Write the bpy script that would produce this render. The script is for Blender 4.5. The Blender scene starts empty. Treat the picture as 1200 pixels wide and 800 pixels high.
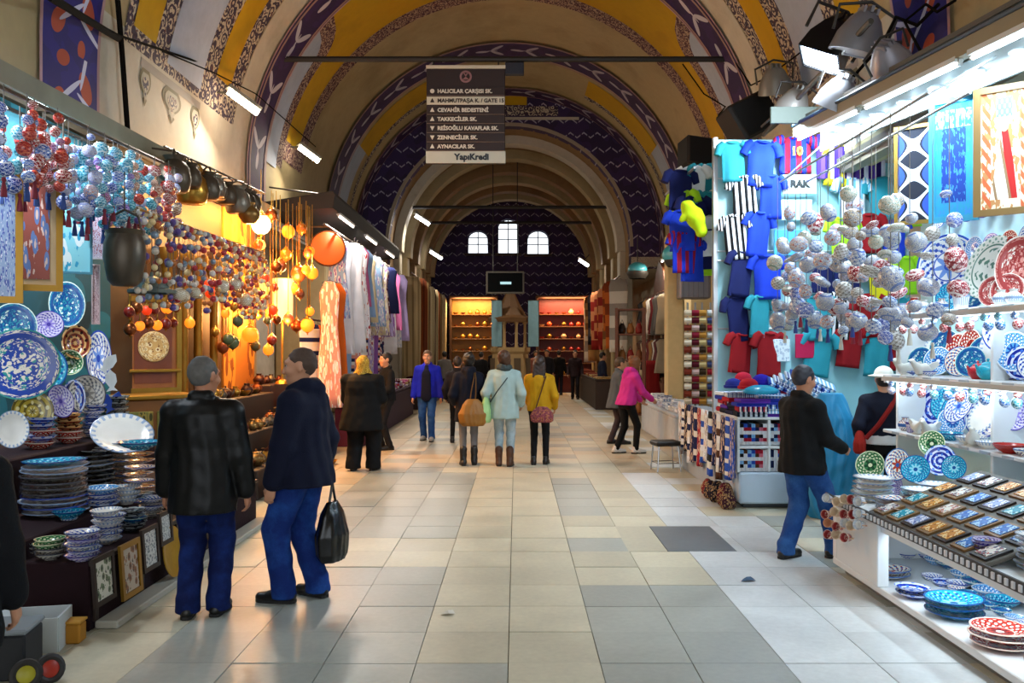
import bpy, math, random
import numpy as np
from mathutils import Vector, Matrix, Euler
PI = math.pi
R = math.radians
sc = bpy.context.scene
COL = sc.collection

# ------------------------------------------------------------------ camera
F, CX, CY, CH = 1000.0, 605.0, 410.0, 1.75          # focal length and vanishing point in pixels, eye height in metres
cam_d = bpy.data.cameras.new('camera')
cam = bpy.data.objects.new('camera', cam_d)
COL.objects.link(cam)
cam.location = (0, 0, CH)
cam.rotation_euler = (R(90), 0, 0)
cam_d.sensor_width = 36
cam_d.lens = 36 * F / 1200
cam_d.shift_x = (600 - CX) / 1200
cam_d.shift_y = (CY - 400) / 1200
cam_d.clip_start = 0.05
cam_d.clip_end = 200
sc.camera = cam

# ------------------------------------------------------------------ world: pale daylight that comes in through the open gate behind
world = bpy.data.worlds.new('daylight')
sc.world = world
world.use_nodes = True
bg = world.node_tree.nodes['Background']
bg.inputs['Color'].default_value = (0.86, 0.93, 1.0, 1)
bg.inputs['Strength'].default_value = 2.3

sc.view_settings.view_transform = 'Standard'
sc.view_settings.look = 'None'
sc.view_settings.gamma = 1
sc.view_settings.use_curve_mapping = False
sc.view_settings.exposure = 0.0

def area(name, loc, rot, sx, sy, power, color, spread=PI):
    d = bpy.data.lights.new(name, 'AREA')
    d.shape = 'RECTANGLE'
    d.size, d.size_y, d.energy, d.color = sx, sy, power, color
    d.spread = spread
    o = bpy.data.objects.new(name, d)
    COL.objects.link(o)
    o.location = loc
    o.rotation_euler = rot
    return o

def aim(o, target):
    v = Vector(target) - o.location
    o.rotation_euler = v.to_track_quat('-Z', 'Y').to_euler()
    return o
# ------------------------------------------------------------------ pixel helpers (a pixel gives a direction, a surface gives the distance)
def W(px, py, d):
    return Vector(((px - CX) * d / F, d, CH - (py - CY) * d / F))
def XP(px, py, x):
    return W(px, py, x * F / (px - CX))
def G(px, py, z=0.0):
    return W(px, py, (CH - z) * F / (py - CY))

# ------------------------------------------------------------------ objects
def tag(o, label=None, cat=None, group=None, kind=None):
    if label: o['label'] = label
    if cat: o['category'] = cat
    if group: o['group'] = group
    if kind: o['kind'] = kind
    return o
def put(name, mesh, mat, loc=(0, 0, 0), rot=(0, 0, 0), parent=None, label=None, cat=None, group=None, kind=None, scale=None):
    o = bpy.data.objects.new(name, mesh)
    COL.objects.link(o)
    o.location = loc
    o.rotation_euler = rot
    if scale is not None:
        o.scale = scale if hasattr(scale, '__len__') else (scale,) * 3
    if parent is not None: o.parent = parent
    if mat is not None and o.material_slots:
        o.material_slots[0].link = 'OBJECT'
        o.material_slots[0].material = mat
    return tag(o, label, cat, group, kind)
def empty(name, loc=(0, 0, 0), rz=0.0, label=None, cat=None, group=None, kind=None, rot=None, parent=None):
    o = bpy.data.objects.new(name, None)
    COL.objects.link(o)
    o.empty_display_size = .1
    o.location = loc
    o.rotation_euler = rot if rot else (0, 0, rz)
    if parent is not None: o.parent = parent
    return tag(o, label, cat, group, kind)
def kids(o):
    return list(o.children)
def copy_tree(o, loc=None, rot=None, parent=None, label=None, group=None, scale=None):
    c = o.copy()
    COL.objects.link(c)
    if parent is not None: c.parent = parent
    if loc is not None: c.location = loc
    if rot is not None: c.rotation_euler = rot
    if scale is not None: c.scale = scale if hasattr(scale, '__len__') else (scale,) * 3
    if label: c['label'] = label
    if group: c['group'] = group
    for ch in kids(o): copy_tree(ch, parent=c)
    return c
def setmat(o, m):
    o.material_slots[0].link = 'OBJECT'
    o.material_slots[0].material = m

# ------------------------------------------------------------------ mesh builder
class MB:
    def __init__(s): s.v, s.f, s.uv = [], [], None
    def add(s, vs, fs):
        n = len(s.v)
        s.v.extend([tuple(p) for p in vs])
        s.f.extend([tuple(i + n for i in f) for f in fs])
        return s
    def box(s, c, sz, rot=None):
        hx, hy, hz = sz[0] / 2, sz[1] / 2, sz[2] / 2
        vs = [Vector((x, y, z)) for x in (-hx, hx) for y in (-hy, hy) for z in (-hz, hz)]
        if rot: 
            m = Euler(rot).to_matrix()
            vs = [m @ v for v in vs]
        c = Vector(c)
        return s.add([v + c for v in vs], [(0, 1, 3, 2), (4, 6, 7, 5), (0, 4, 5, 1), (2, 3, 7, 6), (0, 2, 6, 4), (1, 5, 7, 3)])
    def bbox(s, x0, x1, y0, y1, z0, z1):
        return s.box(((x0 + x1) / 2, (y0 + y1) / 2, (z0 + z1) / 2), (abs(x1 - x0), abs(y1 - y0), abs(z1 - z0)))
    def lathe(s, prof, n=20, c=(0, 0, 0), caps=False):
        vs, fs = [], []
        m = len(prof)
        for r, z in prof:
            for k in range(n):
                a = 2 * PI * k / n
                vs.append((c[0] + r * math.cos(a), c[1] + r * math.sin(a), c[2] + z))
        for i in range(m - 1):
            for k in range(n):
                k2 = (k + 1) % n
                fs.append((i * n + k, i * n + k2, (i + 1) * n + k2, (i + 1) * n + k))
        if caps:
            fs.append(tuple(range(n))[::-1])
            fs.append(tuple((m - 1) * n + k for k in range(n)))
        return s.add(vs, fs)
    def ball(s, c, r, n=12, m=7, sz=1.0):
        prof = [(max(1e-4, r * math.sin(PI * i / m)), -r * sz * math.cos(PI * i / m)) for i in range(m + 1)]
        return s.lathe(prof, n, c)
    def tube(s, pts, r, n=8, closed=False):
        pts = [Vector(p) for p in pts]
        rs = r if hasattr(r, '__len__') else [r] * len(pts)
        vs, fs = [], []
        L = len(pts)
        up = None
        for i, p in enumerate(pts):
            a = pts[i - 1] if (i > 0 or closed) else pts[i]
            b = pts[(i + 1) % L] if (i < L - 1 or closed) else pts[i]
            t = (b - a)
            t = t.normalized() if t.length > 1e-9 else Vector((0, 0, 1))
            if up is None:
                up = Vector((1, 0, 0)) if abs(t.x) < .9 else Vector((0, 1, 0))
            u = (up - t * up.dot(t)).normalized()
            up = u
            w = t.cross(u)
            for k in range(n):
                an = 2 * PI * k / n
                vs.append(p + (u * math.cos(an) + w * math.sin(an)) * rs[i])
        for i in range(L if closed else L - 1):
            j = (i + 1) % L
            for k in range(n):
                k2 = (k + 1) % n
                fs.append((i * n + k, i * n + k2, j * n + k2, j * n + k))
        if not closed:
            fs.append(tuple(range(n))[::-1])
            fs.append(tuple((L - 1) * n + k for k in range(n)))
        return s.add(vs, fs)
    def bar(s, a, b, w, h=None):
        a, b = Vector(a), Vector(b)
        h = w if h is None else h
        t = (b - a).normalized()
        up = Vector((0, 0, 1)) if abs(t.z) < .95 else Vector((1, 0, 0))
        u = t.cross(up).normalized()
        v = u.cross(t)
        vs = [p + u * x * w / 2 + v * y * h / 2 for p in (a, b) for x, y in ((-1, -1), (1, -1), (1, 1), (-1, 1))]
        return s.add(vs, [(3, 2, 1, 0), (4, 5, 6, 7), (0, 1, 5, 4), (1, 2, 6, 5), (2, 3, 7, 6), (3, 0, 4, 7)])
    def ext(s, poly, y0, y1, f=lambda x, y, z: (x, y, z)):
        """outline poly in (x, z), extruded from y0 to y1"""
        n = len(poly)
        vs = [f(x, y0, z) for x, z in poly] + [f(x, y1, z) for x, z in poly]
        fs = [tuple(range(n)), tuple(range(2 * n - 1, n - 1, -1))]
        fs += [(k, k + n, (k + 1) % n + n, (k + 1) % n) for k in range(n)]
        return s.add(vs, fs)
    def grid(s, fn, nu, nv, closed_u=False):
        vs = [fn(i / (nu if closed_u else nu - 1), j / (nv - 1)) for j in range(nv) for i in range(nu)]
        fs = []
        for j in range(nv - 1):
            for i in range(nu if closed_u else nu - 1):
                i2 = (i + 1) % nu
                fs.append((j * nu + i, j * nu + i2, (j + 1) * nu + i2, (j + 1) * nu + i))
        return s.add(vs, fs)
    def mesh(s, name, smooth=True, ang=40, uvs=None):
        m = bpy.data.meshes.new(name)
        m.from_pydata([tuple(v) for v in s.v], [], s.f)
        if uvs is not None:
            l = m.uv_layers.new(name='UVMap')
            idx = np.empty(len(m.loops), dtype=np.int32)
            m.loops.foreach_get('vertex_index', idx)
            l.data.foreach_set('uv', np.array(uvs, dtype=np.float32)[idx].ravel())
        m.materials.append(None)
        if smooth:
            m.shade_smooth()
            if ang is not None: m.set_sharp_from_angle(angle=R(ang))
        m.validate()
        return m
CACHE = {}
def cached(key, fn):
    if key not in CACHE: CACHE[key] = fn()
    return CACHE[key]
def bbox_mesh(name, x0, x1, y0, y1, z0, z1, bev=0.0):
    if bev:
        return rbox(name, (x1 - x0, y1 - y0, z1 - z0), bev, ((x0 + x1) / 2, (y0 + y1) / 2, (z0 + z1) / 2))
    return MB().bbox(x0, x1, y0, y1, z0, z1).mesh(name, smooth=False)
def rbox(name, sz, b, c=(0, 0, 0)):
    """box with chamfered edges"""
    hx, hy, hz = [q / 2 for q in sz]
    b = min(b, hx * .9, hy * .9, hz * .9)
    vs, idx = [], {}
    for sx in (-1, 1):
        for sy in (-1, 1):
            for sz_ in (-1, 1):
                for k, p in enumerate(((hx, hy - b, hz - b), (hx - b, hy, hz - b), (hx - b, hy - b, hz))):
                    idx[sx, sy, sz_, k] = len(vs)
                    vs.append((c[0] + sx * p[0], c[1] + sy * p[1], c[2] + sz_ * p[2]))
    fs = []
    I = lambda a, b_, c_, k: idx[a, b_, c_, k]
    S = (-1, 1)
    for a in S:
        fs.append((I(a, -1, -1, 0), I(a, 1, -1, 0), I(a, 1, 1, 0), I(a, -1, 1, 0))[::a])
        fs.append((I(-1, a, -1, 1), I(-1, a, 1, 1), I(1, a, 1, 1), I(1, a, -1, 1))[::a])
        fs.append((I(-1, -1, a, 2), I(1, -1, a, 2), I(1, 1, a, 2), I(-1, 1, a, 2))[::a])
        for d in S:
            fs.append((I(a, d, -1, 0), I(a, d, 1, 0), I(a, d, 1, 1), I(a, d, -1, 1))[::-a * d])
            fs.append((I(a, -1, d, 0), I(a, -1, d, 2), I(a, 1, d, 2), I(a, 1, d, 0))[::-a * d])
            fs.append((I(-1, a, d, 1), I(1, a, d, 1), I(1, a, d, 2), I(-1, a, d, 2))[::-a * d])
            for e in S:
                fs.append((I(a, d, e, 0), I(a, d, e, 1), I(a, d, e, 2))[::a * d * e])
    return MB().add(vs, fs).mesh(name, smooth=False)

# ------------------------------------------------------------------ materials
class NX:
    """a socket with arithmetic, so patterns can be written as formulas"""
    def __init__(s, t, sock): s.t, s.s = t, sock
    def _m(s, op, *a):
        n = s.t.nodes.new('ShaderNodeMath')
        n.operation = op
        for i, q in enumerate((s,) + a):
            if isinstance(q, NX): s.t.links.new(q.s, n.inputs[i])
            else: n.inputs[i].default_value = q
        return NX(s.t, n.outputs[0])
    def __add__(s, o): return s._m('ADD', o)
    def __radd__(s, o): return s._m('ADD', o)
    def __sub__(s, o): return s._m('SUBTRACT', o)
    def __rsub__(s, o): return (s * -1.0) + o
    def __mul__(s, o): return s._m('MULTIPLY', o)
    def __rmul__(s, o): return s._m('MULTIPLY', o)
    def __truediv__(s, o): return s._m('DIVIDE', o)
    def gt(s, o): return s._m('GREATER_THAN', o)
    def lt(s, o): return s._m('LESS_THAN', o)
    def sin(s): return s._m('SINE')
    def cos(s): return s._m('COSINE')
    def abs(s): return s._m('ABSOLUTE')
    def frac(s): return s._m('FRACT')
    def floor(s): return s._m('FLOOR')
    def sqrt(s): return s._m('SQRT')
    def min(s, o): return s._m('MINIMUM', o)
    def max(s, o): return s._m('MAXIMUM', o)
    def atan2(s, o): return s._m('ARCTAN2', o)
    def pingpong(s, o): return s._m('PINGPONG', o)
class MT:
    def __init__(s, name):
        s.m = bpy.data.materials.new(name)
        s.m.use_nodes = True
        s.t = s.m.node_tree
        s.b = s.t.nodes['Principled BSDF']
    def coord(s, kind):
        n = s.t.nodes.new('ShaderNodeTexCoord' if kind != 'Position' else 'ShaderNodeNewGeometry')
        x = s.t.nodes.new('ShaderNodeSeparateXYZ')
        s.t.links.new(n.outputs[kind], x.inputs[0])
        return [NX(s.t, x.outputs[i]) for i in range(3)], n.outputs[kind]
    def noise(s, vec, scale, detail=3, rough=.5, dist=0):
        n = s.t.nodes.new('ShaderNodeTexNoise')
        n.inputs['Scale'].default_value = scale
        n.inputs['Detail'].default_value = detail
        n.inputs['Roughness'].default_value = rough
        n.inputs['Distortion'].default_value = dist
        s.t.links.new(vec, n.inputs['Vector'])
        return NX(s.t, n.outputs['Fac'])
    def voronoi(s, vec, scale, feature='F1'):
        n = s.t.nodes.new('ShaderNodeTexVoronoi')
        n.feature = feature
        n.inputs['Scale'].default_value = scale
        s.t.links.new(vec, n.inputs['Vector'])
        return NX(s.t, n.outputs['Distance']), n.outputs.get('Color')
    def mix(s, fac, a, b):
        n = s.t.nodes.new('ShaderNodeMix')
        n.data_type = 'RGBA'
        if isinstance(fac, NX): s.t.links.new(fac.s, n.inputs[0])
        else: n.inputs[0].default_value = fac
        for i, q in ((6, a), (7, b)):
            if isinstance(q, (tuple, list)): n.inputs[i].default_value = (*q[:3], 1)
            else: s.t.links.new(q, n.inputs[i])
        return n.outputs[2]
    def color(s, q):
        if isinstance(q, (tuple, list)): s.b.inputs['Base Color'].default_value = (*q[:3], 1)
        else: s.t.links.new(q, s.b.inputs['Base Color'])
    def rand(s):
        n = s.t.nodes.new('ShaderNodeObjectInfo')
        return NX(s.t, n.outputs['Random'])
    def hsv(s, colr, val=None, hue=None, sat=None):
        n = s.t.nodes.new('ShaderNodeHueSaturation')
        if isinstance(colr, (tuple, list)): n.inputs['Color'].default_value = (*colr[:3], 1)
        else: s.t.links.new(colr, n.inputs['Color'])
        for k, q in (('Value', val), ('Hue', hue), ('Saturation', sat)):
            if isinstance(q, NX): s.t.links.new(q.s, n.inputs[k])
            elif q is not None: n.inputs[k].default_value = q
        return n.outputs[0]
    def bump(s, h, strength=.3, dist=.01):
        n = s.t.nodes.new('ShaderNodeBump')
        n.inputs['Strength'].default_value = strength
        n.inputs['Distance'].default_value = dist
        s.t.links.new(h.s, n.inputs['Height'])
        s.t.links.new(n.outputs[0], s.b.inputs['Normal'])
    def fin(s, rough=.6, metal=0.0, spec=.5, coat=0.0):
        s.b.inputs['Roughness'].default_value = rough
        s.b.inputs['Metallic'].default_value = metal
        s.b.inputs['Specular IOR Level'].default_value = spec
        s.b.inputs['Coat Weight'].default_value = coat
        return s.m
MATS = {}
def lin(c):
    """'#rrggbb' to linear rgb"""
    if not isinstance(c, str): return c
    q = [int(c[i:i + 2], 16) / 255 for i in (1, 3, 5)]
    return tuple(x / 12.92 if x <= .04045 else ((x + .055) / 1.055) ** 2.4 for x in q)
def M(c, rough=.6, metal=0.0, var=.12, scale=4.0, bump=0.0, bs=30.0, coat=0.0, spec=.5, rnd=0.0):
    key = ('M', c, rough, metal, var, scale, bump, bs, coat, spec, rnd)
    if key in MATS: return MATS[key]
    t = MT('surface')
    c = lin(c)
    if var or bump or rnd:
        (x, y, z), vec = t.coord('Object')
        v = 1.0
        if var: v = t.noise(vec, scale) * (2 * var) + (1 - var)
        if rnd:
            k = t.rand() * (2 * rnd) + (1 - rnd)
            v = k * v
        t.color(t.hsv(c, val=v) if not isinstance(v, float) else c)
        if bump: t.bump(t.noise(vec, bs, 4), bump, .01)
    else: t.color(c)
    MATS[key] = t.fin(rough, metal, spec, coat)
    return MATS[key]
def glow(c, strength, name='lit lamp'):
    key = ('glow', c, strength)
    if key in MATS: return MATS[key]
    t = MT(name)
    t.color(lin(c))
    t.b.inputs['Emission Color'].default_value = (*lin(c), 1)
    t.b.inputs['Emission Strength'].default_value = strength
    MATS[key] = t.fin(.5)
    return MATS[key]
def glazed(base, c1, c2, n=8, kind='flower', rough=.18):
    """hand-painted glazed ceramic dish, patterned round its own axis"""
    key = ('glazed', base, c1, c2, n, kind)
    if key in MATS: return MATS[key]
    t = MT('painted ceramic')
    (x, y, z), vec = t.coord('Generated')
    x = x * 2 - 1; y = y * 2 - 1
    r = (x * x + y * y).sqrt()
    a = y.atan2(x)
    B, C1, C2 = lin(base), lin(c1), lin(c2)
    if kind == 'flower':
        pet = ((a * n).sin() * .12 + .34)
        col = t.mix(r.lt(pet), B, C2)
        col = t.mix(r.lt(.14), col, C1)
        ring = ((a * (2 * n)).sin() * (r * 26).sin()).gt(.25) * r.gt(.5) * r.lt(.88)
        col = t.mix(ring, col, C1)
        dots = ((a * (2 * n) + 1.6).sin() * (r * 26 + 1.5).sin()).gt(.6) * r.gt(.5) * r.lt(.88)
        col = t.mix(dots, col, C2)
        col = t.mix((r - .47).abs().lt(.02), col, C1)
        col = t.mix(r.gt(.93), col, C1)
    elif kind == 'mosaic':
        vd, vc = t.voronoi(vec, 9)
        col = t.mix((r * 9 + (a * n).sin()).sin().gt(.1), C1, B)
        col = t.mix(vd.gt(.42), col, C2)
        nz = t.noise(vec, 22, 2)
        col = t.mix(nz.gt(.56), col, B)
        col = t.mix((r - .8).abs().lt(.07), col, C2)
        col = t.mix(r.gt(.95), col, C1)
    elif kind == 'rings':
        col = t.mix((r * 22).sin().gt(.2), B, C1)
        col = t.mix(((a * n).sin() * (r * 11).sin()).gt(.55), col, C2)
    elif kind == 'script':
        (q0, q1, q2) = x, y, z
        ln = ((y * 14 + (x * 31).sin() * .7).sin().gt(.3)) * ((x * 23 + (y * 17).sin() * 2).sin().gt(-.3)) * r.lt(.62)
        col = t.mix(ln, B, C1)
        col = t.mix((r - .72).abs().lt(.025), col, C1)
        rim = ((a * (2 * n)).sin() * (r * 30).sin()).gt(.3) * r.gt(.78)
        col = t.mix(rim, col, C2)
    else:                                                   # plain glaze, small brush marks at the rim
        col = t.mix(((a * (3 * n)).sin()).gt(.2) * r.gt(.82), B, C1)
        col = t.mix(r.gt(.96), col, C2)
    col = t.hsv(col, val=t.noise(vec, 3, 2) * .25 + .87)
    t.color(col)
    MATS[key] = t.fin(rough, 0, .5, .4)
    return MATS[key]
def ball_mat(base, c1, c2, n=6, m=9.0, rough=.2):
    """painted ball: rows of motifs round the upright axis"""
    key = ('ball', base, c1, c2, n, m)
    if key in MATS: return MATS[key]
    t = MT('painted ball')
    (x, y, z), vec = t.coord('Generated')
    a = (y - .5).atan2(x - .5)
    k = (a * n).sin() * (z * (m * PI)).sin()
    vd, _ = t.voronoi(vec, n * 1.1)
    w = (vd * 17).sin() + k * .8
    col = t.mix(w.gt(.55), lin(base), lin(c1))
    col = t.mix(w.lt(-.75), col, lin(c2))
    col = t.mix(((z - .5).abs() - .4).abs().lt(.03), col, lin(c1))
    t.color(col)
    MATS[key] = t.fin(rough, 0, .5, .3)
    return MATS[key]
def striped(cols, freq=8.0, axis=2, rough=.85, coord='Generated', wob=.0):
    """woven cloth in stripes"""
    key = ('striped', tuple(cols), freq, axis, coord, wob)
    if key in MATS: return MATS[key]
    t = MT('striped cloth')
    xyz, vec = t.coord(coord)
    q = xyz[axis]
    if wob: q = q + (xyz[(axis + 1) % 3] * 20).sin() * wob
    q = q * freq
    i = q.frac() * len(cols)
    col = lin(cols[0])
    for k in range(1, len(cols)): col = t.mix(i.gt(k), col, lin(cols[k]))
    nz = t.noise(vec, 60, 2) * .3 + .85
    t.color(t.hsv(col, val=nz))
    MATS[key] = t.fin(rough, 0, .2)
    return MATS[key]
def printed(base, c1, c2, scale=9.0, rough=.85, coord='Generated', thr=.45):
    """cloth or card with a scattered printed pattern"""
    key = ('printed', base, c1, c2, scale, coord, thr)
    if key in MATS: return MATS[key]
    t = MT('printed pattern')
    xyz, vec = t.coord(coord)
    vd, vc = t.voronoi(vec, scale)
    col = t.mix(vd.lt(thr), lin(base), lin(c1))
    col = t.mix(vd.lt(thr * .5), col, lin(c2))
    n2 = t.noise(vec, scale * 1.7, 2)
    col = t.mix(n2.gt(.62), col, lin(c2))
    t.color(col)
    MATS[key] = t.fin(rough, 0, .3)
    return MATS[key]

def text_mesh(body, size, bold=0.0, align='LEFT', depth=.002):
    c = bpy.data.curves.new('lettering', 'FONT')
    c.body, c.size, c.align_x, c.align_y = body, size, align, 'CENTER'
    c.extrude = depth
    c.offset = bold
    c.resolution_u = 2
    o = bpy.data.objects.new('lettering', c)
    COL.objects.link(o)
    dg = bpy.context.evaluated_depsgraph_get()
    m = bpy.data.meshes.new_from_object(o.evaluated_get(dg))
    bpy.data.objects.remove(o)
    bpy.data.curves.remove(c)
    m.materials.clear()
    m.materials.append(None)
    return m
# ------------------------------------------------------------------ the hall: floor, walls, painted barrel vault
XC, VA, VZ, VB = -.2, 4.3, 4.75, 4.25            # centre line, half span, springing height, rise of the front vault
IA, IZ, IB = 3.45, 4.7, 3.44                     # the lower inner vault behind the cross wall
D_CROSS, D_END, D_BACK = 24.3, 36.0, -5.0
XL, XR = XC - VA, XC + VA
def vault_pt(d, a, off=0.0, inner=False):
    """a: degrees from the left springing; below 0 / above 180 the wall goes straight down"""
    A, Z, B = (IA, IZ, IB) if inner else (VA, VZ, VB)
    A, B = A - off, B - off
    if a < 0: return (XC - A, d, Z + R(a) * B)
    if a > 180: return (XC + A, d, Z - R(a - 180) * B)
    return (XC - A * math.cos(R(a)), d, Z + B * math.sin(R(a)))
def vault_patch(name, d0, d1, a0, a1, mat, parent, off=.012, inner=False, nd=3, na=None, label=None):
    """paint or rendering on the vault; d0, d1 may be functions of the angle"""
    f0 = d0 if callable(d0) else (lambda a: d0)
    f1 = d1 if callable(d1) else (lambda a: d1)
    na = na or max(3, int(abs(a1 - a0) / 4) + 2)
    mb = MB()
    uvs = []
    A = IA if inner else VA
    def fn(u, v):
        a = a0 + (a1 - a0) * v
        d = f0(a) + (f1(a) - f0(a)) * u
        uvs.append((R(a) * A, u))
        return vault_pt(d, a, off, inner)
    mb.grid(fn, nd, na)
    return put(name, mb.mesh(name, ang=None, uvs=uvs), mat, parent=parent, label=label)

def plaster(c, stain='#8d7a5c', name='plaster'):
    key = ('plaster', c, stain)
    if key in MATS: return MATS[key]
    t = MT(name)
    xyz, vec = t.coord('Object')
    n1 = t.noise(vec, .8, 5, .6)
    n2 = t.noise(vec, 7, 4, .6)
    col = t.mix(((n1 - .5) * 3).max(0.0).min(.55), lin(c), lin(stain))
    t.color(t.hsv(col, val=n2 * .24 + .88))
    t.bump(n2, .08, .01)
    MATS[key] = t.fin(.8, 0, .3)
    return MATS[key]
TAN = plaster('#a8966f', '#86734f')
PALE = plaster('#bcb4a2', '#958b74')
BROWN = plaster('#8a6c48', '#5f4a33')  # brown plaster, darkened in colour for the weaker light of the inner hall
YELLOW = plaster('#ba9004', '#9a7602')
BLUEGREY = plaster('#a3acbd', '#8a94a8')
def arabesque(bg, fg, scale=7.0, edge='#5a2a2a'):
    key = ('arab', bg, fg, scale)
    if key in MATS: return MATS[key]
    t = MT('painted arabesque')
    (x, y, z), vec = t.coord('Object')
    vd, _ = t.voronoi(vec, scale)
    n = t.noise(vec, scale * 1.6, 3, .5, 1.2)
    k = ((vd * 16).sin().gt(.0))
    col = t.mix(k, lin(bg), lin(fg))
    col = t.mix(n.gt(.57), col, lin(fg))
    col = t.mix(n.lt(.36), col, lin(edge))
    t.color(col)
    MATS[key] = t.fin(.8)
    return MATS[key]
ARAB = arabesque('#b9ab94', '#33263a')
ARAB_RED = arabesque('#a98f78', '#4a2430', 9.0, '#6d3226')
def leaf_band(base, leaf, flower=None, width=.9, pitch=.95):
    """painted rib: pairs of pale leaves on purple, thin borders; u runs along the arch, v across"""
    t = MT('painted leaf band')
    (u, v, w), vec = t.coord('UV')
    x = ((u / pitch).frac() - .5) * pitch
    y = (v - .5) * width
    base2 = t.mix(t.noise(vec, 3, 2).gt(.5), lin(base), tuple(q * .75 for q in lin(base)))
    col = base2
    def ell(cx, cy, an, la, lb):
        dx, dy = x - cx, y - cy
        c, s = math.cos(an), math.sin(an)
        p = (dx * c + dy * s) / la
        q = (dx * -s + dy * c) / lb
        return (p * p + q * q).lt(1.0)
    if flower:
        for cx, cy, an, la, lb in ((-.2, -.2, .6, .16, .10), (.12, .22, -.5, .17, .11), (.34, -.12, 1.2, .12, .08), (-.38, .15, .2, .1, .07)):
            col = t.mix(ell(cx * pitch / .95, cy * width / .9, an, la, lb), col, lin(flower))
        for cx, cy, an in ((.0, -.02, .9), (-.1, .28, 2.0), (.3, .2, .3)):
            col = t.mix(ell(cx, cy * width / .9, an, .26, .03), col, lin(leaf))
    else:
        k = width
        for cx, cy, an, l in ((.12, .12, .75, .2), (.12, -.12, -.75, .2), (-.25, .0, .15, .16)):
            col = t.mix(ell(cx, cy * k / .7, an, l, .055), col, lin(leaf))
        col = t.mix(ell(-.05, 0, 0, .18, .02), col, lin(leaf))
    col = t.mix((v - .5).abs().gt(.455), col, lin('#a88486'))
    t.color(col)
    return t.fin(.8)
LEAF0 = leaf_band('#1d1670', '#c9cbe2', '#a8462c', 1.1, .8)
LEAF1 = leaf_band('#33144a', '#b9b2bd', None, .9, 1.0)
LEAF2 = leaf_band('#35174a', '#a79fae', None, .9, .85)
def chevrons(base, line):
    t = MT('painted chevrons')
    (x, y, z), vec = t.coord('Object')
    zz = (x * 2.6).pingpong(.5) * .7
    q = (z * 2.4 + zz)
    ln = q.frac().lt(.1)
    gap = (x * 5.2 + (q.floor()) * .5).frac().gt(.22)
    t.color(t.mix(ln * gap, t.mix(t.noise(vec, 2, 3).gt(.52), lin(base), tuple(w * .7 for w in lin(base))), lin(line)))
    return t.fin(.75)
CHEV = chevrons('#301b4c', '#9c94a8')

# floor ---------------------------------------------------------------
def stone(c, k=.1):
    key = ('stone', c)
    if key in MATS: return MATS[key]
    t = MT('worn stone paving')
    xyz, vec = t.coord('Position')
    n1 = t.noise(vec, 2.2, 5, .6)
    n2 = t.noise(vec, 24, 4, .6)
    rnd = t.rand() * (2 * k) + (1 - k)
    t.color(t.hsv(lin(c), val=(n1 * .55 + .58 + n2 * .3) * rnd))
    r = n1 * .35 + .22
    t.t.links.new(r.s, t.b.inputs['Roughness'])
    t.bump(n2, .06, .004)
    MATS[key] = t.fin(.4, 0, .5)
    t.t.links.new(r.s, t.b.inputs['Roughness'])
    return MATS[key]
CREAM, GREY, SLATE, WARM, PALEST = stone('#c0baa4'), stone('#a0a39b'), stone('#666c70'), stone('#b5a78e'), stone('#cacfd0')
floor = put('floor', bbox_mesh('floor', -6.2, 6.0, D_BACK, D_END + 1, -.2, -.012), M('#7d776a', .8), kind='structure')
TP = .515
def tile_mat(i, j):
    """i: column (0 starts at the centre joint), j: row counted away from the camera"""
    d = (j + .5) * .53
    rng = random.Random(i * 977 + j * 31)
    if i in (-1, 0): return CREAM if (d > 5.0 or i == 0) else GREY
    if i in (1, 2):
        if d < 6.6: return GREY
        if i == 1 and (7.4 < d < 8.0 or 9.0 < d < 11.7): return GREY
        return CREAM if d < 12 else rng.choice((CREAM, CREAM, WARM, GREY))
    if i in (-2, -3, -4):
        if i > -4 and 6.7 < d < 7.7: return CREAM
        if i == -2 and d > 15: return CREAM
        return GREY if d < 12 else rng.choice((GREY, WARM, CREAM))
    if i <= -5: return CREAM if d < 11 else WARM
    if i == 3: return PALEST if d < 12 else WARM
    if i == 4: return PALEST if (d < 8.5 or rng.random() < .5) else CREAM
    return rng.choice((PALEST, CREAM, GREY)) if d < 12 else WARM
stuff = {}
tile_meshes = {}
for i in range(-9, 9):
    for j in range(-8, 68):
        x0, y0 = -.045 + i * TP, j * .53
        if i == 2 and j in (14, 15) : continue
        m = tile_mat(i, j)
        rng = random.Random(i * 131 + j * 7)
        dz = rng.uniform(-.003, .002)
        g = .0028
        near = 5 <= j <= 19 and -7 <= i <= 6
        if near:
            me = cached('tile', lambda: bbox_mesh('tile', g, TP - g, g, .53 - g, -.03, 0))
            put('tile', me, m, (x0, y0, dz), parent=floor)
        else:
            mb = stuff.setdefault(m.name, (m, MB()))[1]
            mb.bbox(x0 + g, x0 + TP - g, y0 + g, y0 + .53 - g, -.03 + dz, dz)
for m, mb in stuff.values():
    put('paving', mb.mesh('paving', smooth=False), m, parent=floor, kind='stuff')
# the dark slate slab let into the pale paving
put('tile', bbox_mesh('tile', .004, .6, .004, 1.056, -.03, .001), SLATE, (1.32, 14 * .53, 0), parent=floor)
put('tile', bbox_mesh('tile', 0, .34, .004, 1.056, -.03, .0), CREAM, (.977, 14 * .53, 0), parent=floor)

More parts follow.
